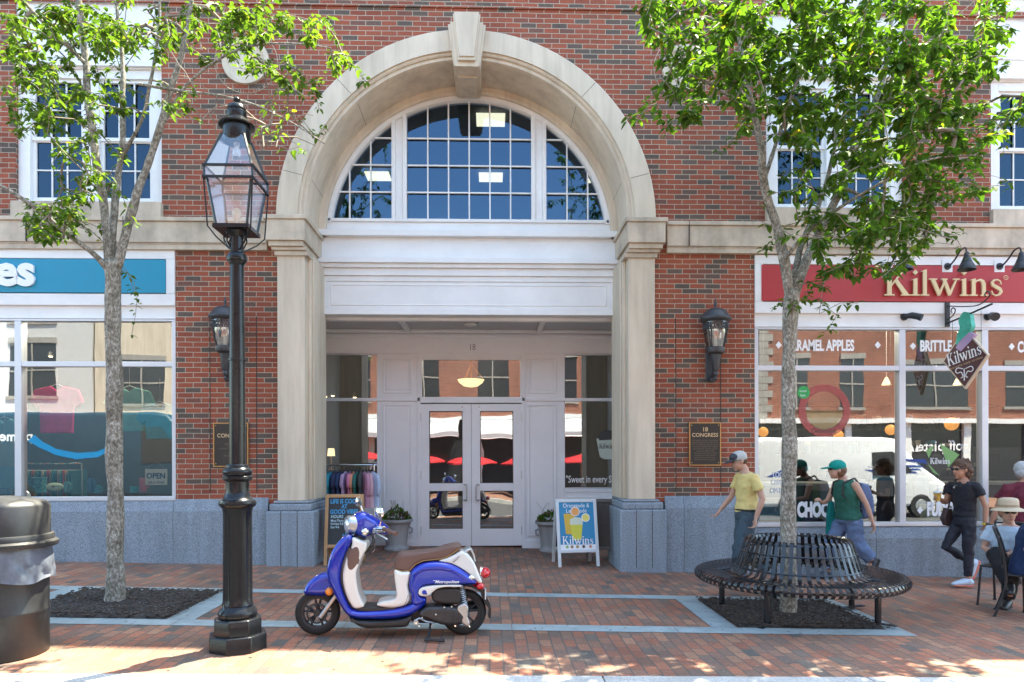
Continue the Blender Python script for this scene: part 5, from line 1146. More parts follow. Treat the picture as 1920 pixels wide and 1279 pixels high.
tee(8, 812, .36, .34, .40, (.20,.50,.45), 'upper mint shirt hanging at the far left of the window')
tee(8, 850, .33, .34, .38, (.55,.48,.20), 'yellow shirt hanging between two mint shirts at the far left')
tee(10, 888, .36, .34, .40, (.20,.50,.45), 'lower mint shirt hanging at the far left of the window')
Q = thing('open_sign', 'cream OPEN sign hung on a cord in the left shop window', 'sign', W(293, 893, .20))
b = MB(); b.box(-.15,.15,-.008,.008,-.12,.10); b.build('board', mat('cream_board', (.85,.83,.62), .6), Q, bevel=.004)
b = MB(); put_text(b, 'OPEN', 0, -.03, .105, -.0095, bold=.004, sx=.95); put_text(b, 'Life is Good', 0, -.10, .05, -.0095, sx=.9, bold=.001); b.build('lettering', mat('navy_ink', (.02,.06,.12), .6), Q, smooth=0)
b = MB(); b.tube([(-.13,0,.10),(0,0,.21),(.13,0,.10)], .003, 4); b.build('cord', M['twig'], Q)
# window rack with hangers
Q = thing('display_rack', 'chrome display rack packed with shirts inside the left window', 'clothes rack', W(88, 925, .8))
b = MB()
for s in (-.5,.5): b.tube([(s,0,-.3),(s,0,.44)], .012, 6)
b.tube([(-.5,0,.44),(.5,0,.44)], .012, 6); b.build('frame', M['chrome'], Q)
gar = [mat('rack_cloth', c, .9) for c in ((.05,.25,.25),(.45,.3,.18),(.4,.06,.06),(.1,.3,.3),(.5,.4,.3),(.03,.12,.14))]
for i in range(26):
    g = MB(); xx = -.46+.92*i/25; g.box(xx-.010, xx+.010, -.2, .2, -.25, .34, Matrix.Rotation(.02*math.sin(i*3), 4, 'Z')); g.build('hanging_shirt', gar[(i*5)%6], Q, bevel=.006)
def mug(u, v, y, r, h, c, lab, nm='cup', ct='cup'):
    Q = thing(nm, lab, ct, W(u, v, y)); b = MB(); b.lathe([(r*.8,0),(r,h*.1),(r,h*.95),(r*.92,h),(r*.85,h*.95),(r*.8,h*.2)], n=20); b.tube([(r*.9,0,h*.8),(r*1.6,0,h*.7),(r*1.6,0,h*.35),(r*.9,0,h*.25)], .008, 6); b.build('body', mat('glazed', c, .3), Q)
mug(268, 923, .3, .045, .20, (.60,.16,.20), 'pink tumbler on the left window sill beside the OPEN sign')
mug(251, 924, .3, .05, .09, (.05,.35,.35), 'teal mug on the left window sill, next to the pink tumbler')
mug(170, 923, .3, .04, .20, (.03,.12,.25), 'dark blue bottle cup on the left window sill left of the trunk')
mug(182, 924, .36, .045, .10, (.05,.30,.36), 'short teal mug on the sill beside the dark blue bottle cup')
mug(126, 923, .3, .04, .15, (.10,.32,.30), 'green cup on the sill by the rack of shirts')
Q = thing('gift_box', 'teal patterned gift box standing on the left window sill', 'box', W(71, 924, .34)); b = MB(); b.box(-.09,.09,-.06,.06,0,.18); b.build('box', mat('teal_pattern', (.08,.30,.30), .6, var=.8, vs=22), Q, bevel=.004)
b = MB(); b.box(-.093,.093,-.063,.063,.183,.215); b.build('lid', mat('teal_lid', (.04,.2,.22), .6), Q, bevel=.004)
Q = thing('cushion', 'pale green oval cushion lying on the left window sill', 'cushion', W(103, 917, .34)); b = MB(); b.ball((0,0,.03), (.12,.05,.06), 20); b.build('cover', mat('pale_green_cloth', (.45,.55,.35), .8), Q); b = MB(); b.ball((0,-.048,.035), (.02,.006,.015), 8); b.build('heart_patch', pinkr, Q)
b = MB(); b.box(-11.5, -4.05, .14, .62, .80, .965); b.build('display_shelf', mat('shelf', (.10,.09,.085), .6), bld)
# lamps inside
glow = mat('warm_globe', (.9,.55,.2), .4, emit=(1,.36,.06), es=.16)
for u, v, r, lab in ((1670,806,.085,'orange glowing globe lamp at the right of the first right-hand pane'),(1784,795,.105,'orange glowing globe lamp above the leaf decal'),(1431,810,.08,'orange globe lamp beside the left edge of the right shop window'),(1572,816,.08,'orange globe lamp under the round caramel decal'),(157,790,.01,'')):
    if not lab: continue
    Q = thing('globe_lamp', lab, 'lamp', W(u, v, 1.4), 0, 'orange globe lamps'); b = MB(); b.ball((0,0,0), r, 20); b.build('globe', glow, Q); b = MB(); b.tube([(0,0,r),(0,0,4.35-Q.location.z)], .006, 5); b.build('cord', M['blackm'], Q)
warm = mat('lit_shade', (.9,.8,.6), .4, emit=(1,.72,.38), es=.32)
for u, v, lab in ((1662,722,'small white cone pendant inside the first right-hand pane'),(1796,722,'small white cone pendant behind the diamond sign')):
    Q = thing('pendant_lamp', lab, 'lamp', W(u, v, 1.6), 0, 'cone pendants'); b = MB(); b.lathe([(.015,.13),(.03,.10),(.075,0),(.07,0)], n=18); b.build('lamp_shade', warm, Q); b = MB(); b.tube([(0,0,.12),(0,0,4.35-Q.location.z)], .005, 5); b.build('cord', M['lit'], Q)
for (u, v, y, lab) in ((883,712,3.6,'nearer glass bowl pendant seen through the transom'), (885,735,6.0,'farther glass bowl pendant seen through the transom')):
    Q = thing('bowl_pendant', lab, 'lamp', W(u, v, y), 0, 'bowl pendants'); b = MB(); b.lathe([(.05,-.14),(.14,-.12),(.22,-.06),(.255,0),(.245,0),(.2,-.05),(.05,-.12)], n=28); b.build('bowl', warm, Q)
    b = MB(); b.tube([(0,0,-.12),(0,0,.35)], .012, 6)
    for k in range(3): b.tube([(.24*math.cos(k*2.1),.24*math.sin(k*2.1),0),(0,0,.30)], .005, 4)
    b.build('rod', M['brass'], Q)
for (u, v, y) in ((610,744,3.4),(624,742,3.5),(665,745,3.6),(648,748,3.9),(330,663,1.8),(95,668,1.9)):
    Q = thing('spot_lamp', 'tiny warm spot lamp glowing on the ceiling of the left shop', 'lamp', W(u, v, y), 0, 'shop spot lamps'); b = MB(); b.lathe([(.03,.07),(.045,.01),(.045,0)], n=12, cap=True); b.build('housing', M['blackm'], Q); b = MB(); b.ball((0,0,0), (.032,.032,.02), 10); b.build('bulb', mat('spot_glow', (1,.8,.5), .4, emit=(1,.75,.4), es=1.6), Q)
Q = thing('table_lamp', 'small table lamp with glowing cream shade behind the hanging shirts', 'lamp', W(621, 850, 3.2)); b = MB(); b.lathe([(.07,-.05),(.055,.09)], n=18, cap=False); b.build('lamp_shade', warm, Q); b = MB(); b.lathe([(.05,-.3),(.015,-.28),(.012,-.05)], n=12); b.build('base', M['brass'], Q)
# right shop furniture
cream_c = mat('pale_counter', (.42,.45,.42), .5); bx_m = [mat('carton', c, .6, var=.2, vs=9) for c in ((.5,.52,.5),(.35,.40,.42),(.10,.30,.42),(.55,.5,.4),(.2,.32,.27))]
Q = thing('shop_counter', 'long dark counter inside the right shop window', 'counter', (7.0, 1.3, .45)); b = MB(); b.box(-2.7,3.2,-.3,.3,0,.62); b.build('body', M['mid'], Q); b = MB(); b.box(-2.75,3.25,-.34,.34,.625,.665); b.build('counter_top', cream_c, Q, bevel=.005)
rr = random.Random(4)
spots = [(1440,974,.30,.36,.30,2,'pale blue box printed with white lettering at the left window corner'),(1548,972,.30,.28,.5,4,'pale green box standing behind the CHOCOLATE lettering'),(1765,975,.30,.5,.22,4,'wide sage box on the sill behind the FUDGE lettering'),(1600,935,.9,.25,.3,0,'white tub on the counter behind the woman in green'),(1655,930,.9,.22,.3,1,'grey carton on the counter left of the window mullion'),(1720,930,.9,.24,.3,0,'white carton on the counter right of the window mullion'),(1905,975,.30,.4,.25,1,'grey carton at the right end of the window sill')]
for u, v, y, w_, h_, mi, lab in spots:
    p = W(u, v, y); Q = thing('carton', lab, 'box', p); b = MB(); b.box(-w_/2,w_/2,-.1,.1,0,h_); b.build('box', bx_m[mi], Q, bevel=.006); b = MB(); b.box(-w_/2-.004,w_/2+.004,-.104,.104,h_*.8,h_+.006); b.build('lid', bx_m[(mi+1)%5], Q, bevel=.004)
for k in range(3):
    Q = thing('back_shelf', f'{["left","middle","right"][k]} shelf unit stocked with jars inside the right shop', 'shelf', (5.2+2.3*k, 4.6, .45), 0, 'shelf units'); b = MB()
    for z in (.1,.6,1.1,1.6,2.1): b.box(-1,1,-.2,.2,z,z+.03)
    for s in (-1,.98): b.box(s,s+.02,-.2,.2,0,2.3)
    b.build('frame', M['bronze'], Q); 
    for c in range(4):
        b = MB()
        for z in (.13,.63,1.13,1.63):
            for q in range(11):
                if (q*7+c*3+int(z*3)) % 4 == c: b.box(-.9+q*.165,-.8+q*.165,-.12,.05,z,z+rr.uniform(.12,.3))
        b.build('jars', bx_m[c], Q)
# added point lights with round fixtures, brighten the goods inside the shops
for i, (x, y, z, e) in enumerate(((-5.0,1.0,3.9,30),(-7.2,1.0,3.9,24),(-4.8,3.2,3.9,12),(5.2,1.2,3.9,14),(7.6,1.3,3.9,14),(5.4,3.6,3.9,12),(0,4.2,3.6,7))):
    ld = bpy.data.lights.new('shop_lamp', 'POINT'); ld.energy = e; ld.color = (1,.87,.70); ld.shadow_soft_size = .12; lo = bpy.data.objects.new('shop_lamp', ld); COL.objects.link(lo); lo.location = (x, y, z-.12)
    Q = thing('added_ceiling_lamp', 'added round ceiling lamp that brightens the interior, '+['left shop near the brick pier','left shop by the far left pane','left shop at the back','right shop over the first pane','right shop over the third pane','right shop at the back','entrance lobby'][i], 'lamp', (x, y, 4.0), 0, 'added shop lamps')
    b = MB(); b.lathe([(.09,.06),(.10,.0),(.085,-.01)], n=20); b.build('housing', M['silver'], Q); b = MB(); b.lathe([(.08,-.012),(.06,-.03),(.01,-.036)], n=20); b.build('bulb', warm, Q); b = MB(); b.tube([(0,0,.06),(0,0,.398)], .01, 6); b.build('rod', M['silver'], Q)
# ================================================================ SCOOTER
KS = 905.0
def S(u, v): return ((u-880)/KS, (1090-v)/KS)
def SP_(pts, k=4): return catmull([S(*p) for p in pts], k)
SCO = thing('motor_scooter', 'glossy blue and cream motor scooter with brown seat parked on its side stand', 'scooter', (-.545, -3.60, gz(-.545,-3.6)), R(5))
SCO.rotation_euler = (R(-3), R(1.4), R(5))
bl = mat('metallic_blue_paint', (.0,.020,.38), .2, .25, coat=1); cw = mat('cream_plastic', (.72,.70,.64), .3, coat=.5); br_ = mat('brown_vinyl', (.135,.075,.058), .5, bump=.15, bs=150); bk = mat('black_plastic', (.02,.02,.021), .45, var=.2)
amb = mat('amber_lens', (.85,.26,.01), .15, coat=1); rdl = mat('red_lens', (.62,.01,.02), .12, coat=1); och = mat('tan_piping', (.42,.25,.08), .6)
def part(nm, pts, hw, rd, m, k=4, cy=0, par=SCO, sm=40, n=5):
    b = MB(); b.pillow(SP_(pts, k), hw, rd, cy, n); return remesh(b.build(nm, m, par, smooth=sm), .0055, 7)
shield = part('front_shield', [(560,312),(520,325),(480,365),(440,425),(412,500),(400,580),(410,650),(440,720),(475,790),(520,865),(570,925),(640,945),(760,950),(900,946),(1000,930),(1060,905),(1120,862),(1150,815),(1110,790),(1040,830),(960,858),(850,875),(720,885),(640,882),(590,865),(550,800),(520,730),(503,650),(510,550),(540,450),(575,380),(585,335)], .178, .045, bl, 4)
part('inner_shield', [(583,335),(640,355),(688,372),(690,420),(668,460),(648,505),(630,560),(618,600),(625,680),(640,750),(662,800),(685,845),(655,862),(610,862),(575,815),(545,750),(524,670),(522,590),(545,480),(580,395)], .172, .022, cw, 4)
b = MB(); Mx = Matrix.Translation((S(597,490)[0], -.158, S(597,490)[1])) @ Matrix.Rotation(R(14), 4, 'Y'); b.ball((0,0,0), (.055,.022,.128), 24, Mx); b.build('glovebox_cover', br_, SCO)
part('floorboard', [(640,872),(700,868),(800,862),(900,852),(930,862),(850,885),(720,892),(640,886)], .15, .01, bk, 3)
b = MB(); b.box(S(640,0)[0], S(920,0)[0], -.15, .15, S(0,880)[1], S(0,858)[1]); b.build('floor_mat', bk, SCO, bevel=.006)
part('seat_front_panel', [(903,578),(960,592),(1022,592),(1014,650),(1008,700),(1022,760),(1018,815),(985,845),(900,862),(800,852),(778,832),(830,812),(895,800),(922,770),(914,700),(905,640)], .172, .03, cw, 4)
rear = part('rear_cowl', [(1018,620),(1030,580),(1065,548),(1120,522),(1190,512),(1250,513),(1320,525),(1390,555),(1450,595),(1500,635),(1530,672),(1500,690),(1420,688),(1330,686),(1240,690),(1150,698),(1110,720),(1105,760),(1150,790),(1140,830),(1080,862),(1035,830),(1032,770),(1012,700)], .19, .055, bl, 4, n=6)
part('side_trim', [(1087,742),(1098,715),(1130,700),(1200,690),(1300,686),(1400,686),(1422,696),(1380,702),(1290,702),(1235,712),(1200,735),(1165,766),(1120,770),(1095,762)], .197, .006, cw, 4)
b = MB(); p = S(1132,740)
for s in (-1,): b.tube([(p[0],s*.196,p[1]),(p[0],s*.203,p[1])], [.02,.018], 20); b.tube([(p[0]+.016,s*.196,p[1]-.012),(p[0]+.016,s*.204,p[1]-.012)], [.010,.008], 14)
b.build('trim_badge', bl, SCO)
part('tail_cowl', [(1235,510),(1290,488),(1350,462),(1405,432),(1450,448),(1490,490),(1520,540),(1545,600),(1575,672),(1535,672),(1480,615),(1410,566),(1330,527)], .15, .022, cw, 4)
seat = part('seat', [(905,580),(896,545),(905,500),(920,465),(945,448),(1000,445),(1080,438),(1160,430),(1220,420),(1290,395),(1350,382),(1392,380),(1412,398),(1395,425),(1330,475),(1260,510),(1190,512),(1120,520),(1065,545),(1025,592),(960,594)], .145, .04, br_, 4, n=6)
b = MB(); 
for s in (-1,1):
    b.tube([(S(u,v)[0], s*.140, S(u,v)[1]) for u, v in ((905,575),(960,588),(1018,582),(1060,535),(1120,508),(1200,500),(1265,492),(1330,460),(1395,412))], .0035, 5)
build_each(b, 'piping', och, seat)
# side writing
b = MB(); p = S(1300,672); put_text(b, 'Metropolitan', p[0], p[1]+.0, .036, -.1925, sx=1.05, bold=.0004, shear=.35); b.tube([(p[0]-.115,-.1925,p[1]+.022),(p[0]-.09,-.1925,p[1]+.018)], .002, 4); b.build('side_lettering', M['lit'], SCO, smooth=0)
b = MB()
for s in (-1,1): b.ball((S(1487,635)[0], s*.165, S(1487,635)[1]), (.030,.02,.024), 14)
build_each(b, 'side_reflector', M['chrome'], SCO)
# belly
part('belly_pan', [(575,930),(640,950),(760,956),(900,952),(1000,936),(1045,912),(1030,960),(1005,1003),(900,1012),(760,1013),(690,1010),(635,990),(592,955)], .176, .03, bk, 3)
# wheels
def wheel(cx, cz, r, w, nm, par, spokes=5):
    Wl = MB(); n = 40; sec = [(r-.062,-w*.42),(r-.03,-w*.5),(r-.012,-w*.42),(r-.003,-w*.22),(r,0),(r-.003,w*.22),(r-.012,w*.42),(r-.03,w*.5),(r-.062,w*.42)]
    Wl.arc([(a, y) for a, y in sec], cx, cz, 0, 2*math.pi, n)
    t = Wl.build('wheel', M['rubber'], par, smooth=60)
    Rm = MB(); Rm.arc([(r-.058,-w*.44),(r-.058,w*.44),(r-.072,w*.40),(r-.075,0),(r-.072,-w*.40)], cx, cz, 0, 2*math.pi, n)
    Rm.tube([(cx,-w*.5,cz),(cx,w*.5,cz)], .03, 18)
    for k in range(spokes):
        for d in (-.20,.20):
            a = 2*math.pi*k/spokes+.3+d; a0 = 2*math.pi*k/spokes+.3
            Rm.tube([(cx+.02*math.cos(a0),-.012,cz+.02*math.sin(a0)),(cx+(r-.07)*math.cos(a),-.012,cz+(r-.07)*math.sin(a))], [.012,.009], 6)
    Rm.build('rim', M['blackm'], t)
    return t
ST = Matrix.Identity(4)
fx, fz = S(325,912); fz = .193
rx, rz_ = S(1440,905); rz_ = .195
wf = wheel(fx, fz, .188, .085, 'front_wheel', SCO); 
wr = wheel(rx, rz_, .197, .095, 'rear_wheel', SCO)
b = MB()
for k in range(28): a = 2*math.pi*k/28; b.tube([(fx+.055*math.cos(a), -.055, fz+.055*math.sin(a)),(fx+.075*math.cos(a+.1), -.055, fz+.075*math.sin(a+.1))], .003, 4)
b.arc([(.088,-.056),(.088,-.052),(.072,-.052),(.072,-.056)], fx, fz, 0, 2*math.pi, 32); b.build('brake_disc', M['blackm'], wf)
part('front_fender', [(218,762),(224,728),(245,690),(285,648),(335,618),(385,604),(420,606),(448,640),(470,700),(478,760),(430,782),(350,790),(270,788),(235,780)], .085, .06, bl, 4, n=6)
for s in (-1,1):
    a, c = S(470,770), S(355,945); b = MB(); b.tube([(a[0],s*.07,a[1]),((a[0]+c[0])/2,s*.075,(a[1]+c[1])/2),(c[0],s*.072,c[1])], [.017,.017,.019], 10); b.build('fork', M['silver'], SCO)
b = MB()
for s in (-1,1): b.ball((S(415,748)[0], s*.088, S(415,748)[1]), (.032,.02,.034), 16)
build_each(b, 'front_reflector', amb, SCO)
# head assembly, turned left
hx, hz = S(640,300); HM = Matrix.Translation((hx,0,hz)) @ Matrix.Rotation(R(27), 4, 'Z') @ Matrix.Translation((-hx,0,-hz))
def hp(nm, mbf, m, sm=40): return mbf.build(nm, m, SCO, smooth=sm)
b = MB(); b.pillow(SP_([(545,235),(560,185),(590,150),(640,138),(700,160),(760,195),(830,240),(860,285),(840,325),(760,320),(690,335),(640,345),(590,320),(555,290)]), .095, .08, 0, 6, HM); nac = remesh(hp('handlebar_cowl', b, bl), .0055, 8)
hc = Vector((S(560,245)[0], 0, S(560,240)[1]))
b = MB(); b.tube([hc+Vector((.03,0,.0)), hc+Vector((-.03,0,-.005)), hc+Vector((-.048,0,-.007))], [.078,.080,.070], 28, M=HM); rim_h = hp('headlight', b, M['silver'])
b = MB(); b.ball(tuple(hc+Vector((-.042,0,-.007))), (.022,.062,.062), 20, HM); b.build('lens', mat('headlight_lens', (.70,.75,.80), .08, .6, coat=1), rim_h)
gx, gz_ = S(800,262)
for s in (-1,1):
    b = MB(); b.tube([(hx+.08,s*.06,hz+.02),(hx+.13,s*.17,hz+.03)], [.035,.026], 12, M=HM); b.build('switch_housing', M['chrome'], SCO)
    b = MB(); b.tube([(hx+.13,s*.17,hz+.03),(hx+.17,s*.31,hz+.0)], [.019,.018], 14, M=HM); b.tube([(hx+.17,s*.31,hz+.0),(hx+.175,s*.325,hz-.003)], [.021,.02], 14, M=HM); b.build('hand_grip', br_, SCO)
    b = MB(); b.tube([HM @ Vector(p) for p in cat_open([(hx+.07,s*.13,hz+.0),(hx+.06,s*.2,hz-.01),(hx+.09,s*.28,hz-.035),(hx+.10,s*.31,hz-.05)])], .008, 8); b.build('brake_lever', M['silver'], SCO)
    b = MB(); b.tube([HM @ Vector(p) for p in cat_open([(hx+.10,s*.13,hz+.04),(hx+.10,s*.17,hz+.11),(hx+.07,s*.22,hz+.16 if s < 0 else hz+.22)])], .006, 8); b.build('mirror_stalk', M['chrome'], SCO)
    mc = HM @ Vector((hx+.055, s*.235, hz+.175 if s < 0 else hz+.25)); b = MB(); Mm = Matrix.Translation(mc) @ Matrix.Rotation(R(-50 if s < 0 else 70), 4, 'Z') @ Matrix.Rotation(R(18), 4, 'Y'); b.ball((0,0,0), (.064,.018,.045), 18, Mm); b.build('mirror', M['chrome'], SCO)
    b = MB(); b.tube([HM @ Vector((hx-.02,s*.08,hz-.02)), HM @ Vector((hx-.03,s*.15,hz+.02))], .008, 6); c = HM @ Vector((hx-.04, s*.17, hz+.01)); b.ball(tuple(c), (.032,.028,.032), 14); b.build('turn_signal', M['chrome'], SCO)
b = MB(); b.tube([(hx,0,hz-.02),(S(560,420)[0],0,S(0,420)[1])], .05, 14); b.build('steering_stem', bk, SCO)
# shield chrome line
b = MB(); b.tube([(S(u,v)[0], -.165, S(u,v)[1]) for u, v in ((556,318),(500,375),(455,440),(425,500))], .004, 6); b.build('shield_trim', M['silver'], SCO)
# engine
part('air_filter_case', [(1190,735),(1240,712),(1330,708),(1400,712),(1418,745),(1410,830),(1330,838),(1250,832),(1195,808)], .14, .03, bk, 3, cy=-.03)
part('engine_case', [(1110,880),(1160,850),(1240,848),(1330,852),(1420,870),(1475,905),(1470,950),(1420,985),(1340,992),(1260,985),(1180,950),(1120,935),(1095,910)], .075, .03, mat('dark_engine_metal', (.05,.05,.052), .4, .5, var=.3, vs=20), 3, cy=-.12)
part('crankcase', [(1030,905),(1080,870),(1180,850),(1290,860),(1330,900),(1290,980),(1160,992),(1060,985),(1020,950)], .09, .03, M['blackm'], 3)
part('final_drive_cover', [(1385,850),(1440,825),(1468,860),(1465,925),(1482,985),(1455,1000),(1415,965),(1395,905)], .02, .01, M['silver'], 3, cy=-.175)
b = MB()
for u, v in ((1285,852),(1340,848),(1412,886),(1222,905),(1120,930),(1075,968),(1100,990),(1370,992),(1478,996),(1195,992)): b.tube([(S(u,v)[0],-.19,S(u,v)[1]),(S(u,v)[0],-.205,S(u,v)[1])], [.009,.007], 8)
build_each(b, 'bolt', M['chrome'], SCO)
b = MB(); b.tube([(S(1075,968)[0],-.16,S(1075,968)[1]),(S(1075,968)[0],-.19,S(1075,968)[1])], .02, 14); b.tube([(S(u,v)[0],-.16,S(u,v)[1]) for u, v in ((1060,960),(1100,940),(1150,965),(1210,975))], .008, 6); b.build('stand_pivot', M['silver'], SCO)
sp_ = MB(); a = Vector((S(1412,700)[0], -.15, S(1412,700)[1])); c = Vector((S(1448,858)[0], -.15, S(1448,858)[1])); n = 90
d = (c-a); e1 = Vector((0,1,0)); e2 = d.normalized().cross(e1)
sp_.tube([a+d*i/n+e1*.022*math.cos(i*.75)+e2*.022*math.sin(i*.75) for i in range(n+1)], .0045, 5, cap=False); sh = sp_.build('shock_spring', M['silver'], SCO)
b = MB(); b.tube([a,c], .011, 8); b.build('damper', bk, sh)
b = MB(); b.tube([(S(1240,960)[0],.11,S(0,960)[1]),(S(1500,900)[0],.13,S(0,890)[1]),(S(1600,870)[0],.13,S(0,865)[1])], [.03,.05,.045], 16); b.build('muffler', M['blackm'], SCO)
# rear fender + lights
b = MB(); ring = [(rx+.235*math.cos(a), rz_+.235*math.sin(a)) for a in [R(105)-R(118)*i/12 for i in range(13)]]; b.prism([(x, z) for x, z in ring]+[(rx+.222*math.cos(a), rz_+.222*math.sin(a)) for a in [R(-13)+R(118)*i/12 for i in range(13)]], -.06, .06)
b.prism([S(1560,720),S(1590,730),S(1610,800),S(1655,890),S(1640,892),S(1600,840),S(1575,780)], -.07, .07); b.build('rear_mudguard', bk, SCO)
p = S(1603,612); b = MB(); b.ball((p[0],0,p[1]), (.050,.085,.050), 20); tl = b.build('tail_light', rdl, SCO)
b = MB(); b.tube([(p[0]-.045,0,p[1]+.0),(p[0]-.01,0,p[1])], [.055,.05], 20); b.build('chrome_trim', M['chrome'], tl)
for s in (-1,1):
    p = S(1560,702); b = MB(); b.tube([(p[0]-.05,s*.06,p[1]),(p[0]-.01,s*.12,p[1])], .010, 8); b.ball((p[0],s*.13,p[1]), (.034,.03,.030), 16); b.build('rear_turn_signal', rdl, SCO)
b = MB(); b.box(S(1600,0)[0], S(1608,0)[0], -.09, .09, S(0,810)[1], S(0,735)[1], Matrix.Identity(4)); b.build('number_plate', M['lit'], SCO)
b = MB()
for s in (-1,1): b.tube([(S(u,v)[0], s*y_, S(u,v)[1]) for u, v, y_ in ((1345,512,.145),(1400,465,.135),(1465,420,.12),(1482,418,.10))], [.014,.015,.013,.010], 10)
b.tube(cat_open([(S(u,v)[0], y_, S(u,v)[1]) for u, v, y_ in ((1482,418,-.10),(1495,432,-.06),(1500,440,0),(1495,432,.06),(1482,418,.10))]), .010, 8)
b.tube([(S(1482,420)[0],-.10,S(0,420)[1]),(S(1505,460)[0],-.1,S(0,460)[1]),(S(1518,515)[0],-.09,S(0,515)[1])], .008, 8); b.build('grab_rail', M['silver'], SCO)
b = MB(); q0 = S(1185,985)
b.tube([(q0[0],-.12,q0[1]),(S(1172,1060)[0],-.20,S(0,1060)[1]),(S(1150,1095)[0],-.26,.012)], [.010,.010,.012], 8)
b.tube([(S(1140,1095)[0],-.265,.008),(S(1200,1092)[0],-.275,.008),(S(1260,1098)[0],-.30,.008),(S(1290,1090)[0],-.30,.012)], [.012,.012,.012,.016], 8); b.build('side_stand', bk, SCO)

for dx, y0 in ((.0,.03),(.02,-.05)):
    b = MB(); b.tube(cat_open([(hx+.06,y0-.05,hz+.02),(hx+.10+dx,y0-.10,hz-.06),(hx+.06+dx,y0-.06,hz-.14),(hx+.03,y0,hz-.18)]), .006, 6); b.build('control_cable', bk, SCO)
b = MB(); b.tube([(S(u,v)[0], -.196, S(u,v)[1]) for u, v in ((1030,625),(1055,600),(1120,575),(1220,562),(1330,575),(1420,612),(1470,650))], .0016, 4); b.build('panel_gap', bk, rear)
b = MB(); b.tube([(S(u,v)[0], -.181, S(u,v)[1]) for u, v in ((1012,760),(1000,800),(985,840),(960,872))], .0016, 4); b.build('panel_gap', bk, shield)
# ================================================================ PEOPLE
def hand(b, w, d, n, side=1, curl=.5, s=1.0):
    # w wrist, d pointing direction, n palm normal (curl direction)
    w = Vector(w); d = Vector(d).normalized(); n = Vector(n); n = (n-d*n.dot(d)).normalized(); l = d.cross(n)*side
    pc = w+d*.05*s
    P = [(w, (.021*s,.016*s)), (w+d*.03*s, (.034*s,.016*s)), (w+d*.065*s, (.040*s,.015*s)), (w+d*.09*s, (.038*s,.013*s))]
    # flattened palm: three parallel limbs
    for q in (-.024,-.008,.008,.024): b.limb([w+l*q*.6*s, w+d*.045*s+l*q*s, w+d*.088*s+l*q*1.05*s], [.014*s,.015*s,.012*s], 8)
    for q, ln in ((-.027,.060),(-.009,.074),(.009,.080),(.027,.072)):
        p = w+d*.088*s+l*q*s; a = .35*curl; pts = [p]
        for k, f_ in enumerate((.45,.32,.25)):
            a += curl*.75; dd = d*math.cos(a)+n*math.sin(a); p = p+dd*ln*f_*s; pts.append(p)
        b.limb(pts, [.0085*s,.008*s,.0075*s,.0065*s], 8)
    t0 = w+d*.03*s+l*.028*s; t1 = t0+(d*.6+l*.8+n*.2).normalized()*.035*s; t2 = t1+(d*.85+l*.2+n*.5).normalized()*.03*s
    b.limb([t0, t1, t2], [.012*s,.010*s,.008*s], 8)
def person(label, loc, rz, J, skin, hgt=1.0, female=False, heavy=1.0, vox=.0075):
    Q = thing('person', label, 'person', loc, rz)
    b = MB(); k = heavy; V = Vector
    hc = V(J['head']); nb = V(J['neck']); hm = Matrix.Translation(hc) @ Matrix.Rotation(R(J.get('hyaw',0)), 4, 'Z') @ Matrix.Rotation(R(J.get('hpitch',0)), 4, 'Y'); J['hm'] = hm
    b.ball((-.008,0,.02), (.098,.077,.098), 24, hm); b.ball((.02,0,-.03), (.075,.062,.085), 20, hm)
    b.limb([hm @ V((.035,0,-.075)), hm @ V((.066,0,-.093))], [(.036,.036),(.022,.024)], 10)
    b.limb([hm @ V((.090,0,.010)), hm @ V((.108,0,-.022))], [.008,.013], 8); b.limb([hm @ V((.082,-.018,-.058)), hm @ V((.082,.018,-.058))], [.011,.011], 8)
    for s in (-1,1): b.ball((-.008, s*.079, -.008), (.018,.010,.030), 10, hm); b.limb([hm @ V((.083,s*.012,.03)), hm @ V((.072,s*.045,.028))], [.010,.009], 8)
    b.limb([nb-V((0,0,.04)), nb+V((0,0,.02)), hm @ V((-.02,0,-.06))], [(.062,.07),(.052,.052),(.050,.050)], 14)
    hp = V(J['hip']); ch = V(J['chest'])
    tor = [hp-V((0,0,.06)), hp, hp.lerp(ch,.35), hp.lerp(ch,.7), ch, nb-V((0,0,.035)), nb]
    trd = [(.10*k,.15*k),(.115*k,.165*k),(.10*k,.14*k if female else .15*k),(.115*k,.155*k),(.115*k,.175*k),(.075,.13),(.05,.055)]
    b.tube(tor, trd, 20)
    for s in ('L','R'):
        sh, el, wr = [V(J[q+s]) for q in ('sh','el','wr')]; sh = sh-V((0,0,.025)); ar = .9 if female else 1
        b.limb([sh, sh.lerp(el,.4), el, el.lerp(wr,.35), wr], [.052*ar*k,.046*ar*k,.037*ar,.038*ar,.026*ar], 12)
        hd = V(J.get('hd'+s, tuple(wr-el))); hn = V(J.get('hn'+s, (1,0,.2)))
        hand(b, wr+(wr-el).normalized()*.01, hd, hn, 1 if s == 'L' else -1, J.get('curl'+s, .55), .95 if female else 1.05)
        hi, kn, an = [V(J[q+s]) for q in ('hi','kn','an')]
        b.limb([hi, hi.lerp(kn,.5), kn, kn.lerp(an,.35), an], [.085*k,.075*k,.056*k,.052*k,.036], 14)
        to = V(J['to'+s]); b.limb([an+(an-to).normalized()*.02, an.lerp(to,.5), to], [.034,.035,.028], 10)
    body = b.build('body', skin, Q); remesh(body, vox, 3, .5)
    return Q, body
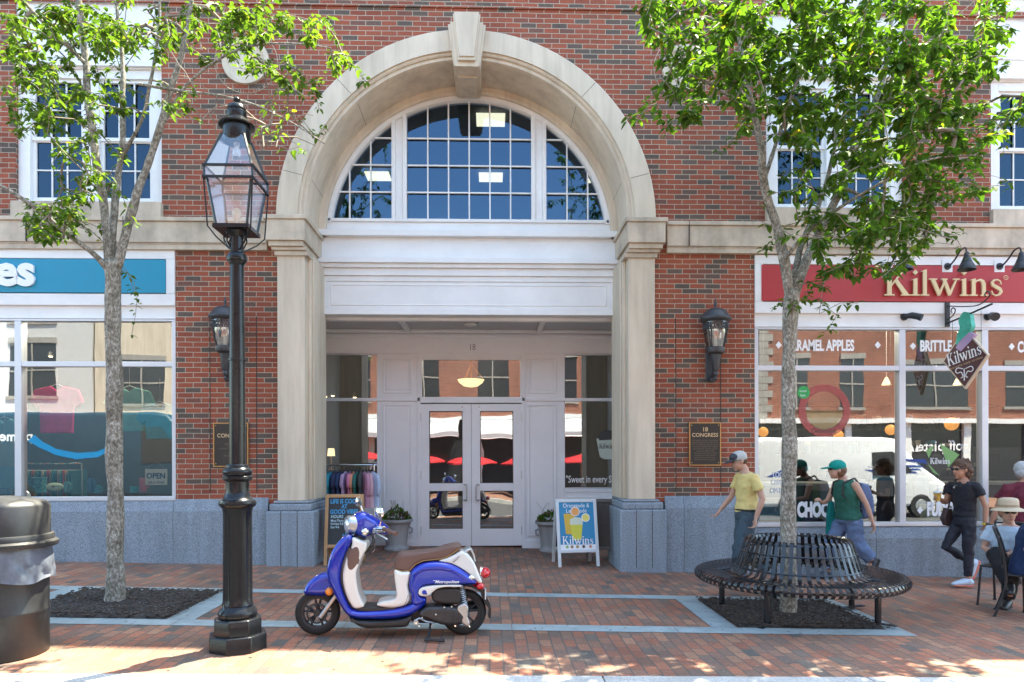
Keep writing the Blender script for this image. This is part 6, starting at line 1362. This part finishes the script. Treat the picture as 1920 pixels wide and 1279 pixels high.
def cloth(Q, J, name, m, parts, vox=.010, it=5):
    b = MB(); V = Vector
    for pts, rad in parts: b.tube([V(p) for p in pts], rad, 18)
    o = b.build(name, m, Q); remesh(o, vox, it, .5)
    t = bpy.data.textures.get('folds') or bpy.data.textures.new('folds', 'CLOUDS'); t.noise_scale = .09; t.noise_depth = 1
    d = o.modifiers.new('folds', 'DISPLACE'); d.texture = t; d.strength = .030; d.mid_level = .5; d.texture_coords = 'LOCAL'; return o
def shirt_parts(J, k=1.0, sleeve=.5, ext=.016, hem=0, female=False, loose=0):
    V = Vector; hp = V(J['hip']); ch = V(J['chest']); nb = V(J['neck']); e = ext
    P = [([hp+V((0,0,hem)), hp+V((0,0,hem+.03)), hp.lerp(ch,.35), hp.lerp(ch,.7), ch, nb-V((0,0,.045)), nb-V((0,0,.012))],
          [(.118*k+e+loose,.168*k+e+loose),(.118*k+e+loose,.168*k+e+loose),(.105*k+e+loose,.148*k+e+loose*.6),(.120*k+e,.158*k+e),(.120*k+e,.18*k+e),(.082+e,.135+e),(.056+e*.4,.062+e*.6)])]
    for s in ('L','R'):
        sh, el = V(J['sh'+s])-V((0,0,.028)), V(J['el'+s])
        if sleeve: P.append(([V((nb.x,nb.y,nb.z-.07)).lerp(sh,.55), sh, sh.lerp(el,sleeve*.5), sh.lerp(el,sleeve)], [.045+e,.050*k+e,.052*k+e,.053*k+e*1.4]))
        else: P.append(([V((nb.x,nb.y,nb.z-.08)).lerp(sh,.5), V((nb.x,nb.y,nb.z-.06)).lerp(sh,.8)], [.05+e,.045+e]))
    return P
def pants_parts(J, k=1.0, e=.014, end=.97, flare=0):
    V = Vector; hp = V(J['hip']); P = [([hp+V((0,0,.05)), hp, hp-V((0,0,.07))], [(.115*k+e*.7,.165*k+e*.7),(.118*k+e,.170*k+e),(.11*k+e,.155*k+e)])]
    for s in ('L','R'):
        hi, kn, an = [V(J[q+s]) for q in ('hi','kn','an')]
        q = kn.lerp(an, end); P.append(([hi+V((0,0,.04)), hi, hi.lerp(kn,.5), kn, kn.lerp(an,.45*end), q], [.08*k+e,.088*k+e,.080*k+e,.060*k+e+flare*.3,.058*k+e+flare*.6,.040+e+flare]))
    return P
def shoe(Q, an, to, m, sole, name='shoe', h=0):
    V = Vector; an, to = V(an), V(to); d = (to-an); d2 = V((d.x,d.y,0)) if abs(d.z) < .1 else d; d2 = d2.normalized(); dn = V((0,0,-1)); dn = (dn-d2*dn.dot(d2)).normalized()
    b = MB(); he = an+dn*.045-d2*.05; tip = he+d2*.27
    b.limb([he+d2*.02-dn*.02, he+d2*.10-dn*.025, he+d2*.19-dn*.008, tip-d2*.03], [(.042,.038),(.046,.044),(.044,.034),(.034,.024)], 12); b.limb([an, an+dn*.03], [.048,.045], 12)
    o = b.build(name, m, Q); remesh(o, .009, 3)
    b = MB(); sd = d2.cross(dn)
    for q in (-.022,0,.022): b.limb([he+d2*.01+dn*.022+sd*q, he+d2*.12+dn*.022+sd*q, tip-d2*.035+dn*.016+sd*q], [(.022,.014),(.024,.012),(.022,.012)], 8)
    o2 = b.build('sole', sole, o); remesh(o2, .008, 2)
def hair(Q, J, m, blobs, amp=.012, fr=28, name='hair'):
    b = MB(); hm = J['hm']
    for c, r in blobs: b.ball(c, r, 18, hm)
    o = b.build(name, m, Q); remesh(o, .008, 2)
    t = bpy.data.textures.new('hairnoise', 'CLOUDS'); t.noise_scale = 1.0/fr
    d = o.modifiers.new('d', 'DISPLACE'); d.texture = t; d.strength = amp; d.texture_coords = 'LOCAL'; return o
def glasses(Q, J, m):
    b = MB(); hm = J['hm']
    for s in (-1,1): b.ball((.092, s*.032, .018), (.010,.028,.020), 12, hm); b.tube([hm @ Vector((.086,s*.058,.024)), hm @ Vector((.0,s*.083,.015))], .004, 6)
    b.tube([hm @ Vector((.100,-.012,.022)), hm @ Vector((.100,.012,.022))], .004, 6); b.build('sunglasses', m, Q)
def face(Q, J):
    b = MB(); hm = J['hm']; b.limb([hm @ Vector((.094,-.016,-.057)), hm @ Vector((.096,0,-.056)), hm @ Vector((.094,.016,-.057))], [.004,.006,.004], 8); b.build('lips', M['lips'], Q)
def eyes(Q, J):
    b = MB(); hm = J['hm']
    for s in (-1,1): b.ball((.083, s*.03, .014), (.010,.014,.007), 10, hm)
    b.build('eyes', M['blackm'], Q)
M['lips'] = mat('lips', (.35,.10,.09), .5); sg = mat('dark_lens', (.01,.01,.012), .08, coat=1); denim = mat('blue_grey_cloth', (.12,.18,.31), .85, var=.15, vs=9, bump=.2, bs=60)
# ---- man in yellow
p = W(1400, 900, -.9); L0 = Vector((p.x, -.9, gz(p.x, -.9)))
J = dict(head=(.10,0,1.555), neck=(.03,0,1.435), chest=(0,0,1.25), hip=(0,0,.90), hpitch=14, hyaw=4,
 shL=(-.02,.20,1.375), elL=(-.10,.26,1.09), wrL=(-.02,.25,.86), shR=(.03,-.20,1.375), elR=(.10,-.26,1.10), wrR=(.25,-.24,.93),
 hiL=(0,.09,.84), knL=(.13,.10,.47), anL=(.12,.10,.09), toL=(.26,.10,.04), hiR=(0,-.09,.84), knR=(.04,-.10,.46), anR=(-.25,-.10,.20), toR=(-.16,-.10,.05), hdL=(.15,0,-1), hdR=(.6,0,-.8), curlL=.7, curlR=.6)
Q, bd = person('man in yellow tee and pale mesh cap walking left past the brick pier', L0, R(180), J, M['skin'], heavy=.98)
cloth(Q, J, 'shirt', mat('yellow_cloth', (.70,.56,.22), .9, var=.08, vs=7, bump=.2, bs=25), shirt_parts(J, 1.0, .6, .010, -.02, loose=.014))
cloth(Q, J, 'trousers', mat('slate_cloth', (.055,.085,.11), .9, var=.15, vs=7, bump=.2, bs=25), pants_parts(J, 1.05, .020, .98, .02))
b = MB(); b.ball((-.01,0,.045), (.108,.088,.085), 22, J['hm']); b.build('cap', mat('pale_mesh_cap', (.50,.50,.48), .8, bump=.5, bs=160), Q)
b = MB(); b.ball((.10,0,.045), (.085,.070,.014), 18, J['hm'] @ Matrix.Rotation(R(10), 4, 'Y')); b.ball((.045,0,.06), (.062,.078,.055), 18, J['hm']); b.build('cap_brim', mat('dark_brim', (.05,.055,.07), .8), Q)
glasses(Q, J, sg); face(Q, J); hair(Q, J, mat('short_brown_hair', (.10,.055,.03), .8), [((-.04,0,-.01), (.070,.080,.050))], .003)
for s in 'LR': shoe(Q, J['an'+s], J['to'+s], M['blackm'], M['rubber'])
b = MB(); h_ = Vector(J['hip']); b.tube([h_+Vector((.125*1.1*math.cos(g), .178*1.1*math.sin(g), .045)) for g in [2*math.pi*i/30 for i in range(31)]], .012, 6, cap=False); b.build('belt', M['bronze'], Q)
# ---- woman in green
p = W(1590, 900, -.5); L0 = Vector((p.x, -.5, gz(p.x, -.5)))
J = dict(head=(.15,0,1.465), neck=(.07,0,1.345), chest=(.03,0,1.17), hip=(0,0,.84), hpitch=2, hyaw=-6,
 shL=(-.0,.18,1.30), elL=(-.12,.23,1.03), wrL=(-.19,.25,.80), shR=(.06,-.18,1.30), elR=(.16,-.24,1.04), wrR=(.27,-.14,1.02),
 hiL=(-.02,.09,.78), knL=(-.07,.10,.50), anL=(-.27,.10,.27), toL=(-.21,.10,.13), hiR=(.02,-.09,.78), knR=(.20,-.10,.46), anR=(.24,-.10,.09), toR=(.38,-.10,.04), hdL=(-.2,0,-1), hdR=(.6,.3,.5), curlR=.9)
Q, bd = person('woman in green tank top and teal cap walking left behind the bench', L0, R(180), J, M['skin'], female=True, heavy=1.10)
gcl = mat('green_cloth', (.025,.12,.085), .9, var=.1, bump=.2, bs=25); teal = mat('teal_cloth', (.0,.26,.22), .8, var=.1)
cloth(Q, J, 'tank_top', gcl, shirt_parts(J, 1.10, 0, .014, -.03, True, .01)); cloth(Q, J, 'trousers', denim, pants_parts(J, 1.10, .022, .86, .022))
b = MB(); b.ball((-.01,0,.05), (.110,.092,.088), 22, J['hm']); b.ball((.125,0,.052), (.080,.068,.013), 18, J['hm'] @ Matrix.Rotation(R(8), 4, 'Y')); b.build('cap', teal, Q)
hair(Q, J, mat('brown_bob_hair', (.13,.055,.025), .6), [((-.045,0,-.005), (.080,.092,.075)), ((-.03,.060,-.045), (.05,.03,.05)), ((-.03,-.060,-.045), (.05,.03,.05))], .010)
glasses(Q, J, sg); face(Q, J)
for s in 'LR': shoe(Q, J['an'+s], J['to'+s], mat('dark_grey_shoe', (.05,.06,.08), .7), M['rubber'])
b = MB(); b.pillow([(-.27,.84),(-.13,.82),(-.11,1.0),(-.08,1.22),(-.12,1.30),(-.22,1.28),(-.28,1.12),(-.30,.95)], .14, .05, n=5); o = b.build('backpack', mat('grey_blue_nylon', (.10,.14,.26), .7, var=.2, vs=9), Q)
b = MB()
for s in (-1,1): b.tube([(-.12,s*.10,1.25),(-.02,s*.13,1.36),(.13,s*.13,1.30),(.15,s*.14,1.15),(.02,s*.17,1.0),(-.12,s*.12,.95)], (.014), 8)
b.build('strap', M['blackm'], o)
b = MB(); b.pillow([(.20,1.04),(.14,1.04),(.11,.8),(.13,.62),(.19,.52),(.24,.62),(.23,.85)], .03, .02, cy=-.12); b.build('jacket', mat('dark_teal_cloth', (.0,.17,.16), .85, var=.25, vs=12), Q)
b = MB(); b.ball((-.26,.06,.98), (.04,.03,.05), 10); b.build('pouch', mat('crimson_cloth', (.25,.02,.04), .7), Q)
# ---- woman in black
p = W(1805, 900, -.83); L0 = Vector((p.x, -.83, gz(p.x, -.83)))
J = dict(head=(.03,0,1.505), neck=(-.01,0,1.375), chest=(-.02,0,1.20), hip=(-.02,0,.86), hpitch=6, hyaw=14,
 shL=(-.07,.17,1.32), elL=(-.15,.21,1.04), wrL=(-.14,.21,.82), shR=(.04,-.17,1.32), elR=(.08,-.22,1.06), wrR=(.22,-.12,1.12),
 hiL=(-.02,.085,.80), knL=(-.01,.09,.47), anL=(-.01,.09,.10), toL=(.13,.09,.04), hiR=(-.01,-.085,.80), knR=(.16,-.09,.50), anR=(-.19,-.09,.29), toR=(-.13,-.09,.12), hdL=(.05,0,-1), hdR=(1,.2,.25), hnR=(0,1,0), curlR=.7)
Q, bd = person('woman in black tee and leggings carrying a cup past the right window', L0, R(180), J, M['skin2'], female=True, heavy=.88)
blk = mat('black_cloth', (.012,.013,.02), .85, bump=.2, bs=25)
cloth(Q, J, 'shirt', blk, shirt_parts(J, .88, .45, .012, .04, True, .0)); cloth(Q, J, 'leggings', mat('black_leggings', (.012,.014,.026), .7), pants_parts(J, .90, .007, .88, 0))
hair(Q, J, mat('brown_curly_hair', (.085,.042,.022), .7), [((-.02,0,.045), (.105,.095,.09)), ((-.075,0,-.02), (.085,.105,.10)), ((-.07,.05,-.07), (.06,.05,.06)), ((-.07,-.05,-.07), (.06,.05,.06)), ((-.06,.02,.09), (.06,.07,.05))], .03, 34)
glasses(Q, J, sg); face(Q, J)
wsh = mat('pale_blue_shoe', (.50,.60,.70), .7); cor = mat('coral_sole', (.62,.18,.13), .6)
for s in 'LR': shoe(Q, J['an'+s], J['to'+s], wsh, cor)
b = MB(); w_ = Vector(J['wrL']); b.tube([w_+Vector((0,0,.02)), w_+Vector((0,0,-.0))], [.034,.034], 16); o = b.build('watch_band', mat('yellow_band', (.75,.62,.03), .5), Q); b = MB(); b.obox((w_.x, w_.y+.036, w_.z+.01), (.034,.014,.036)); b.build('watch_face', M['blackm'], o, bevel=.004)
b = MB(); b.pillow([(.10,1.0),(.02,.99),(.0,.84),(.03,.76),(.11,.77),(.15,.86)], .05, .03, cy=-.20); b.tube([(.06,-.20,.98),(.02,-.18,1.2),(.0,-.13,1.38)], .010, 8); b.build('handbag', mat('dark_brown_leather', (.05,.03,.028), .5), Q)
b = MB(); n_ = Vector(J['neck']); b.tube([n_+Vector((.03,.06,.0)), n_+Vector((.10,.02,-.07)), n_+Vector((.115,0,-.09)), n_+Vector((.10,-.02,-.07)), n_+Vector((.03,-.06,.0))], .002, 4); b.ball(tuple(n_+Vector((.125,0,-.10))), .012, 8); b.build('necklace', M['silver'], Q)
cl = L0+Vector((-.285, .07, 1.10)); C_ = thing('cup', 'clear cup of yellow fruit drink held by the woman in black', 'cup', cl)
b = MB(); b.lathe([(.030,0),(.043,.09),(.05,.10)], n=20); b.build('body', mat('fruit_drink', (.65,.42,.08), .3, var=.4, vs=40), C_); b = MB(); b.lathe([(.050,.101),(.051,.112),(.04,.125),(.03,.13)], n=20); b.tube([(0,0,.12),(.01,0,.20)], .004, 6); b.build('lid', mat('clear_lid', (.6,.62,.62), .2), C_)
# ---- maroon shirt from behind
p = W(1924, 900, -.55); L0 = Vector((p.x, -.55, gz(p.x, -.55)))
J = dict(head=(.03,.04,1.50), neck=(0,.02,1.37), chest=(0,0,1.19), hip=(0,0,.86), hpitch=6, hyaw=-10,
 shL=(0,.22,1.29), elL=(.02,.34,1.00), wrL=(.08,.40,.76), shR=(0,-.22,1.29), elR=(.05,-.30,1.02), wrR=(.18,-.28,.85),
 hiL=(0,.10,.80), knL=(.03,.11,.46), anL=(0,.12,.09), toL=(.14,.14,.04), hiR=(0,-.10,.80), knR=(.05,-.11,.46), anR=(.03,-.12,.09), toR=(.17,-.13,.04), curlL=.6)
Q, bd = person('grey haired person in maroon shirt seen from behind at the right edge', L0, R(78), J, M['skin'], heavy=1.22)
cloth(Q, J, 'shirt', mat('maroon_cloth', (.13,.018,.035), .9, var=.12, bump=.2, bs=25), shirt_parts(J, 1.24, .55, .018, -.04, loose=.01)); cloth(Q, J, 'trousers', mat('dark_cloth', (.03,.035,.045), .9), pants_parts(J, 1.15, .02, .98, .02))
hair(Q, J, mat('silver_hair', (.42,.44,.46), .7), [((-.02,0,.035), (.108,.095,.098)), ((-.05,0,-.02), (.080,.090,.085))], .022, 40); eyes(Q, J)
b = MB(); w_ = Vector(J['wrL']); b.tube([w_+Vector((-.005,-.005,.03)), w_+Vector((0,0,.0))], [.034,.034], 14); b.build('watch_band', M['blackm'], Q)
for s in 'LR': shoe(Q, J['an'+s], J['to'+s], M['blackm'], M['rubber'])
# ---- chairs
def chair(lab, x, y, rz, c0=None):
    if c0: Q = copy_tree(c0); Q.location = (x, y, gz(x, y)); Q.rotation_euler = (0,0,rz); Q['label'] = lab; return Q
    Q = thing('metal_chair', lab, 'chair', (x, y, gz(x, y)), rz, 'black metal cafe chairs')
    for s in (-1,1):
        b = MB(); b.tube(cat_open([(-.29,s*.22,0),(-.25,s*.21,.12),(-.20,s*.20,.30),(-.19,s*.20,.45),(-.22,s*.21,.70),(-.29,s*.21,.92)]), .013, 8); b.lathe([(.02,0),(.02,.015)], (-.29,s*.22,0), 10); b.build('back_leg', M['blackm'], Q)
        b = MB(); b.tube(cat_open([(.24,s*.22,0),(.22,s*.21,.2),(.20,s*.20,.43)]), .013, 8); b.lathe([(.02,0),(.02,.015)], (.24,s*.22,0), 10); b.build('front_leg', M['blackm'], Q)
    b = MB(); b.box(-.20,.22,-.21,.21,.435,.455); b.build('seat', M['blackm'], Q, bevel=.008)
    b = MB(); b.tube([(-.285,-.21,.90),(-.30,0,.915),(-.285,.21,.90)], .012, 8); b.tube([(-.215,-.2,.52),(-.225,0,.52),(-.215,.2,.52)], .009, 8); b.tube([(-.25,-.2,.80),(-.26,0,.80),(-.25,.2,.80)], .008, 8)
    for q in (-.13,-.065,0,.065,.13): b.tube([(-.222,q,.52),(-.26,q,.80)], .005, 6)
    b.build('backrest', M['blackm'], Q); return Q
px = W(1886, 1120, -2.72).x
c0 = chair('black metal cafe chair under the person in navy at the right edge', 5.88, -2.54, R(-38))
# ---- person in navy seated, facing right
seatL = Vector((5.92, -2.60, gz(5.92, -2.60)-.03))
J = dict(head=(.10,0,1.23), neck=(.05,0,1.08), chest=(-.0,0,.90), hip=(-.08,0,.55), hpitch=10, hyaw=0,
 shL=(.0,.21,.99), elL=(.05,.27,.74), wrL=(.26,.20,.66), shR=(.0,-.21,.99), elR=(-.10,-.31,.76), wrR=(-.0,-.30,.60),
 hiL=(-.03,.10,.53), knL=(.38,.11,.53), anL=(.36,.11,.10), toL=(.50,.12,.04), hiR=(-.03,-.10,.53), knR=(.38,-.12,.53), anR=(.42,-.12,.10), toR=(.56,-.13,.04), hnR=(0,1,0))
Q, bd = person('person in navy tee seated on the black metal chair at the right edge', seatL, R(-34), J, M['skin'], heavy=1.15)
cloth(Q, J, 'shirt', mat('navy_cloth', (.010,.028,.09), .9, var=.1, bump=.2, bs=25), shirt_parts(J, 1.16, .6, .018, -.07, loose=.01)); cloth(Q, J, 'shorts', mat('dark_cloth', (.03,.035,.045), .9), pants_parts(J, 1.1, .02, .2))
hair(Q, J, mat('dark_brown_hair', (.04,.025,.02), .8), [((-.02,0,.035), (.106,.09,.09)), ((-.05,0,-.02), (.07,.085,.08))], .008); eyes(Q, J); face(Q, J)
for s in 'LR': shoe(Q, J['an'+s], J['to'+s], M['blackm'], M['rubber'])
# ---- woman in sun hat seated
p = W(1893, 978, -2.05); L0 = Vector((p.x, -2.05, gz(p.x, -2.05)+.02))
chair('black metal cafe chair under the woman in the beige sun hat', p.x+.02, -2.0, R(216), c0)
J = dict(head=(.06,0,1.03), neck=(.03,0,.90), chest=(0,0,.77), hip=(-.02,0,.52), hpitch=4, hyaw=22,
 shL=(.02,.17,.84), elL=(.06,.23,.62), wrL=(.24,.10,.60), shR=(.02,-.17,.84), elR=(.05,-.23,.62), wrR=(.22,-.08,.58),
 hiL=(.0,.09,.52), knL=(.36,.10,.53), anL=(.42,.06,.12), toL=(.54,.06,.06), hiR=(.0,-.09,.52), knR=(.38,-.06,.60), anR=(.52,.10,.30), toR=(.62,.12,.22))
Q, bd = person('seated woman in beige sun hat, sunglasses and pale blue shirt', L0, R(222), J, M['skin'], female=True, heavy=.98)
cloth(Q, J, 'shirt', mat('pale_blue_cloth', (.45,.55,.66), .9, var=.1, vs=10, bump=.2, bs=25), shirt_parts(J, 1.0, .6, .016, -.04, True, .008)); cloth(Q, J, 'trousers', mat('black_cloth', (.015,.016,.02), .9), pants_parts(J, 1.0, .016, .95, .01))
hair(Q, J, mat('brown_hair', (.12,.07,.04), .7), [((-.045,0,-.005), (.078,.088,.08))], .012); glasses(Q, J, sg); face(Q, J)
hatm = mat('beige_straw', (.55,.45,.32), .85, bump=.3, bs=120); b = MB(); hm = J['hm'] @ Matrix.Rotation(R(-4), 4, 'Y')
b.lathe([(.168,.022),(.158,.035),(.12,.050),(.098,.060),(.098,.13),(.085,.155),(.05,.165),(.01,.166)], n=36, M=hm, cap=False); b.lathe([(.168,.020),(.158,.031),(.12,.046),(.095,.056)], n=36, M=hm, cap=False); o = b.build('sun_hat', hatm, Q, smooth=60)
b = MB(); b.lathe([(.101,.066),(.101,.088)], n=36, M=hm, cap=False); b.build('hat_band', mat('tan_ribbon', (.35,.27,.18), .8), o)
for s in 'LR': shoe(Q, J['an'+s], J['to'+s], M['blackm'], M['rubber'])
# ================================================================ SMALL LITTER ON THE PAVING
r = random.Random(77)
def scatter(name, n, area, size, m, hgt=.003, kind='stuff'):
    b = MB()
    for _ in range(n):
        x = r.uniform(*area[0]); y = r.uniform(*area[1]); s = r.uniform(*size); k = r.randint(5, 7); z = gz(x, y)+hgt+r.random()*.002; a0 = r.uniform(0, 6)
        P = [(x+s*r.uniform(.6,1)*math.cos(a0+2*math.pi*i/k), y+s*r.uniform(.6,1)*math.sin(a0+2*math.pi*i/k), z) for i in range(k)]
        b.add(P, [tuple(range(k))])
    o = b.build(name, m, smooth=0); o['kind'] = kind; return o
scatter('gum_spots', 260, ((-5,6.5),(-4.6,1.4)), (.008,.020), mat('grey_gum', (.10,.09,.085), .8), .0055)
scatter('pale_specks', 420, ((-5,6.5),(-4.6,.0)), (.003,.009), mat('pale_specks', (.45,.40,.30), .8), .0065)
scatter('fallen_leaf_bits', 240, ((-5,6.5),(-4.6,-.1)), (.006,.016), mat('dry_leaf_bits', (.16,.11,.04), .8), .0075)
def chips(name, x0, x1, y0, y1, n):
    b = MB()
    for _ in range(n):
        x = r.uniform(x0, x1); y = r.uniform(y0, y1); z = gz(x, y)+.03; Mx = Matrix.Translation((x, y, z)) @ Matrix.Rotation(r.uniform(0,6), 4, 'Z') @ Matrix.Rotation(r.uniform(-.6,.6), 4, 'X')
        b.box(-.022*r.uniform(.4,1), .022*r.uniform(.4,1), -.007, .007, -.003, .004, Mx)
    o = b.build(name, mat('bark_chips_'+name, (.055,.040,.030), .9, var=.5, vs=9), smooth=0); o['kind'] = 'stuff'
chips('bark_chips', -4.1, -2.58, -3.2, -1.9, 1500); chips('bark_chips', 2.58, 4.03, -3.2, -1.9, 1500)
scatter('mulch_specks', 200, ((-4.05,-2.68),(-3.14,-1.96)), (.004,.010), mat('mulch_specks', (.30,.26,.20), .9), .045)
scatter('mulch_specks', 260, ((2.65,3.97),(-3.14,-1.96)), (.004,.010), mat('mulch_specks', (.30,.26,.20), .9), .045)
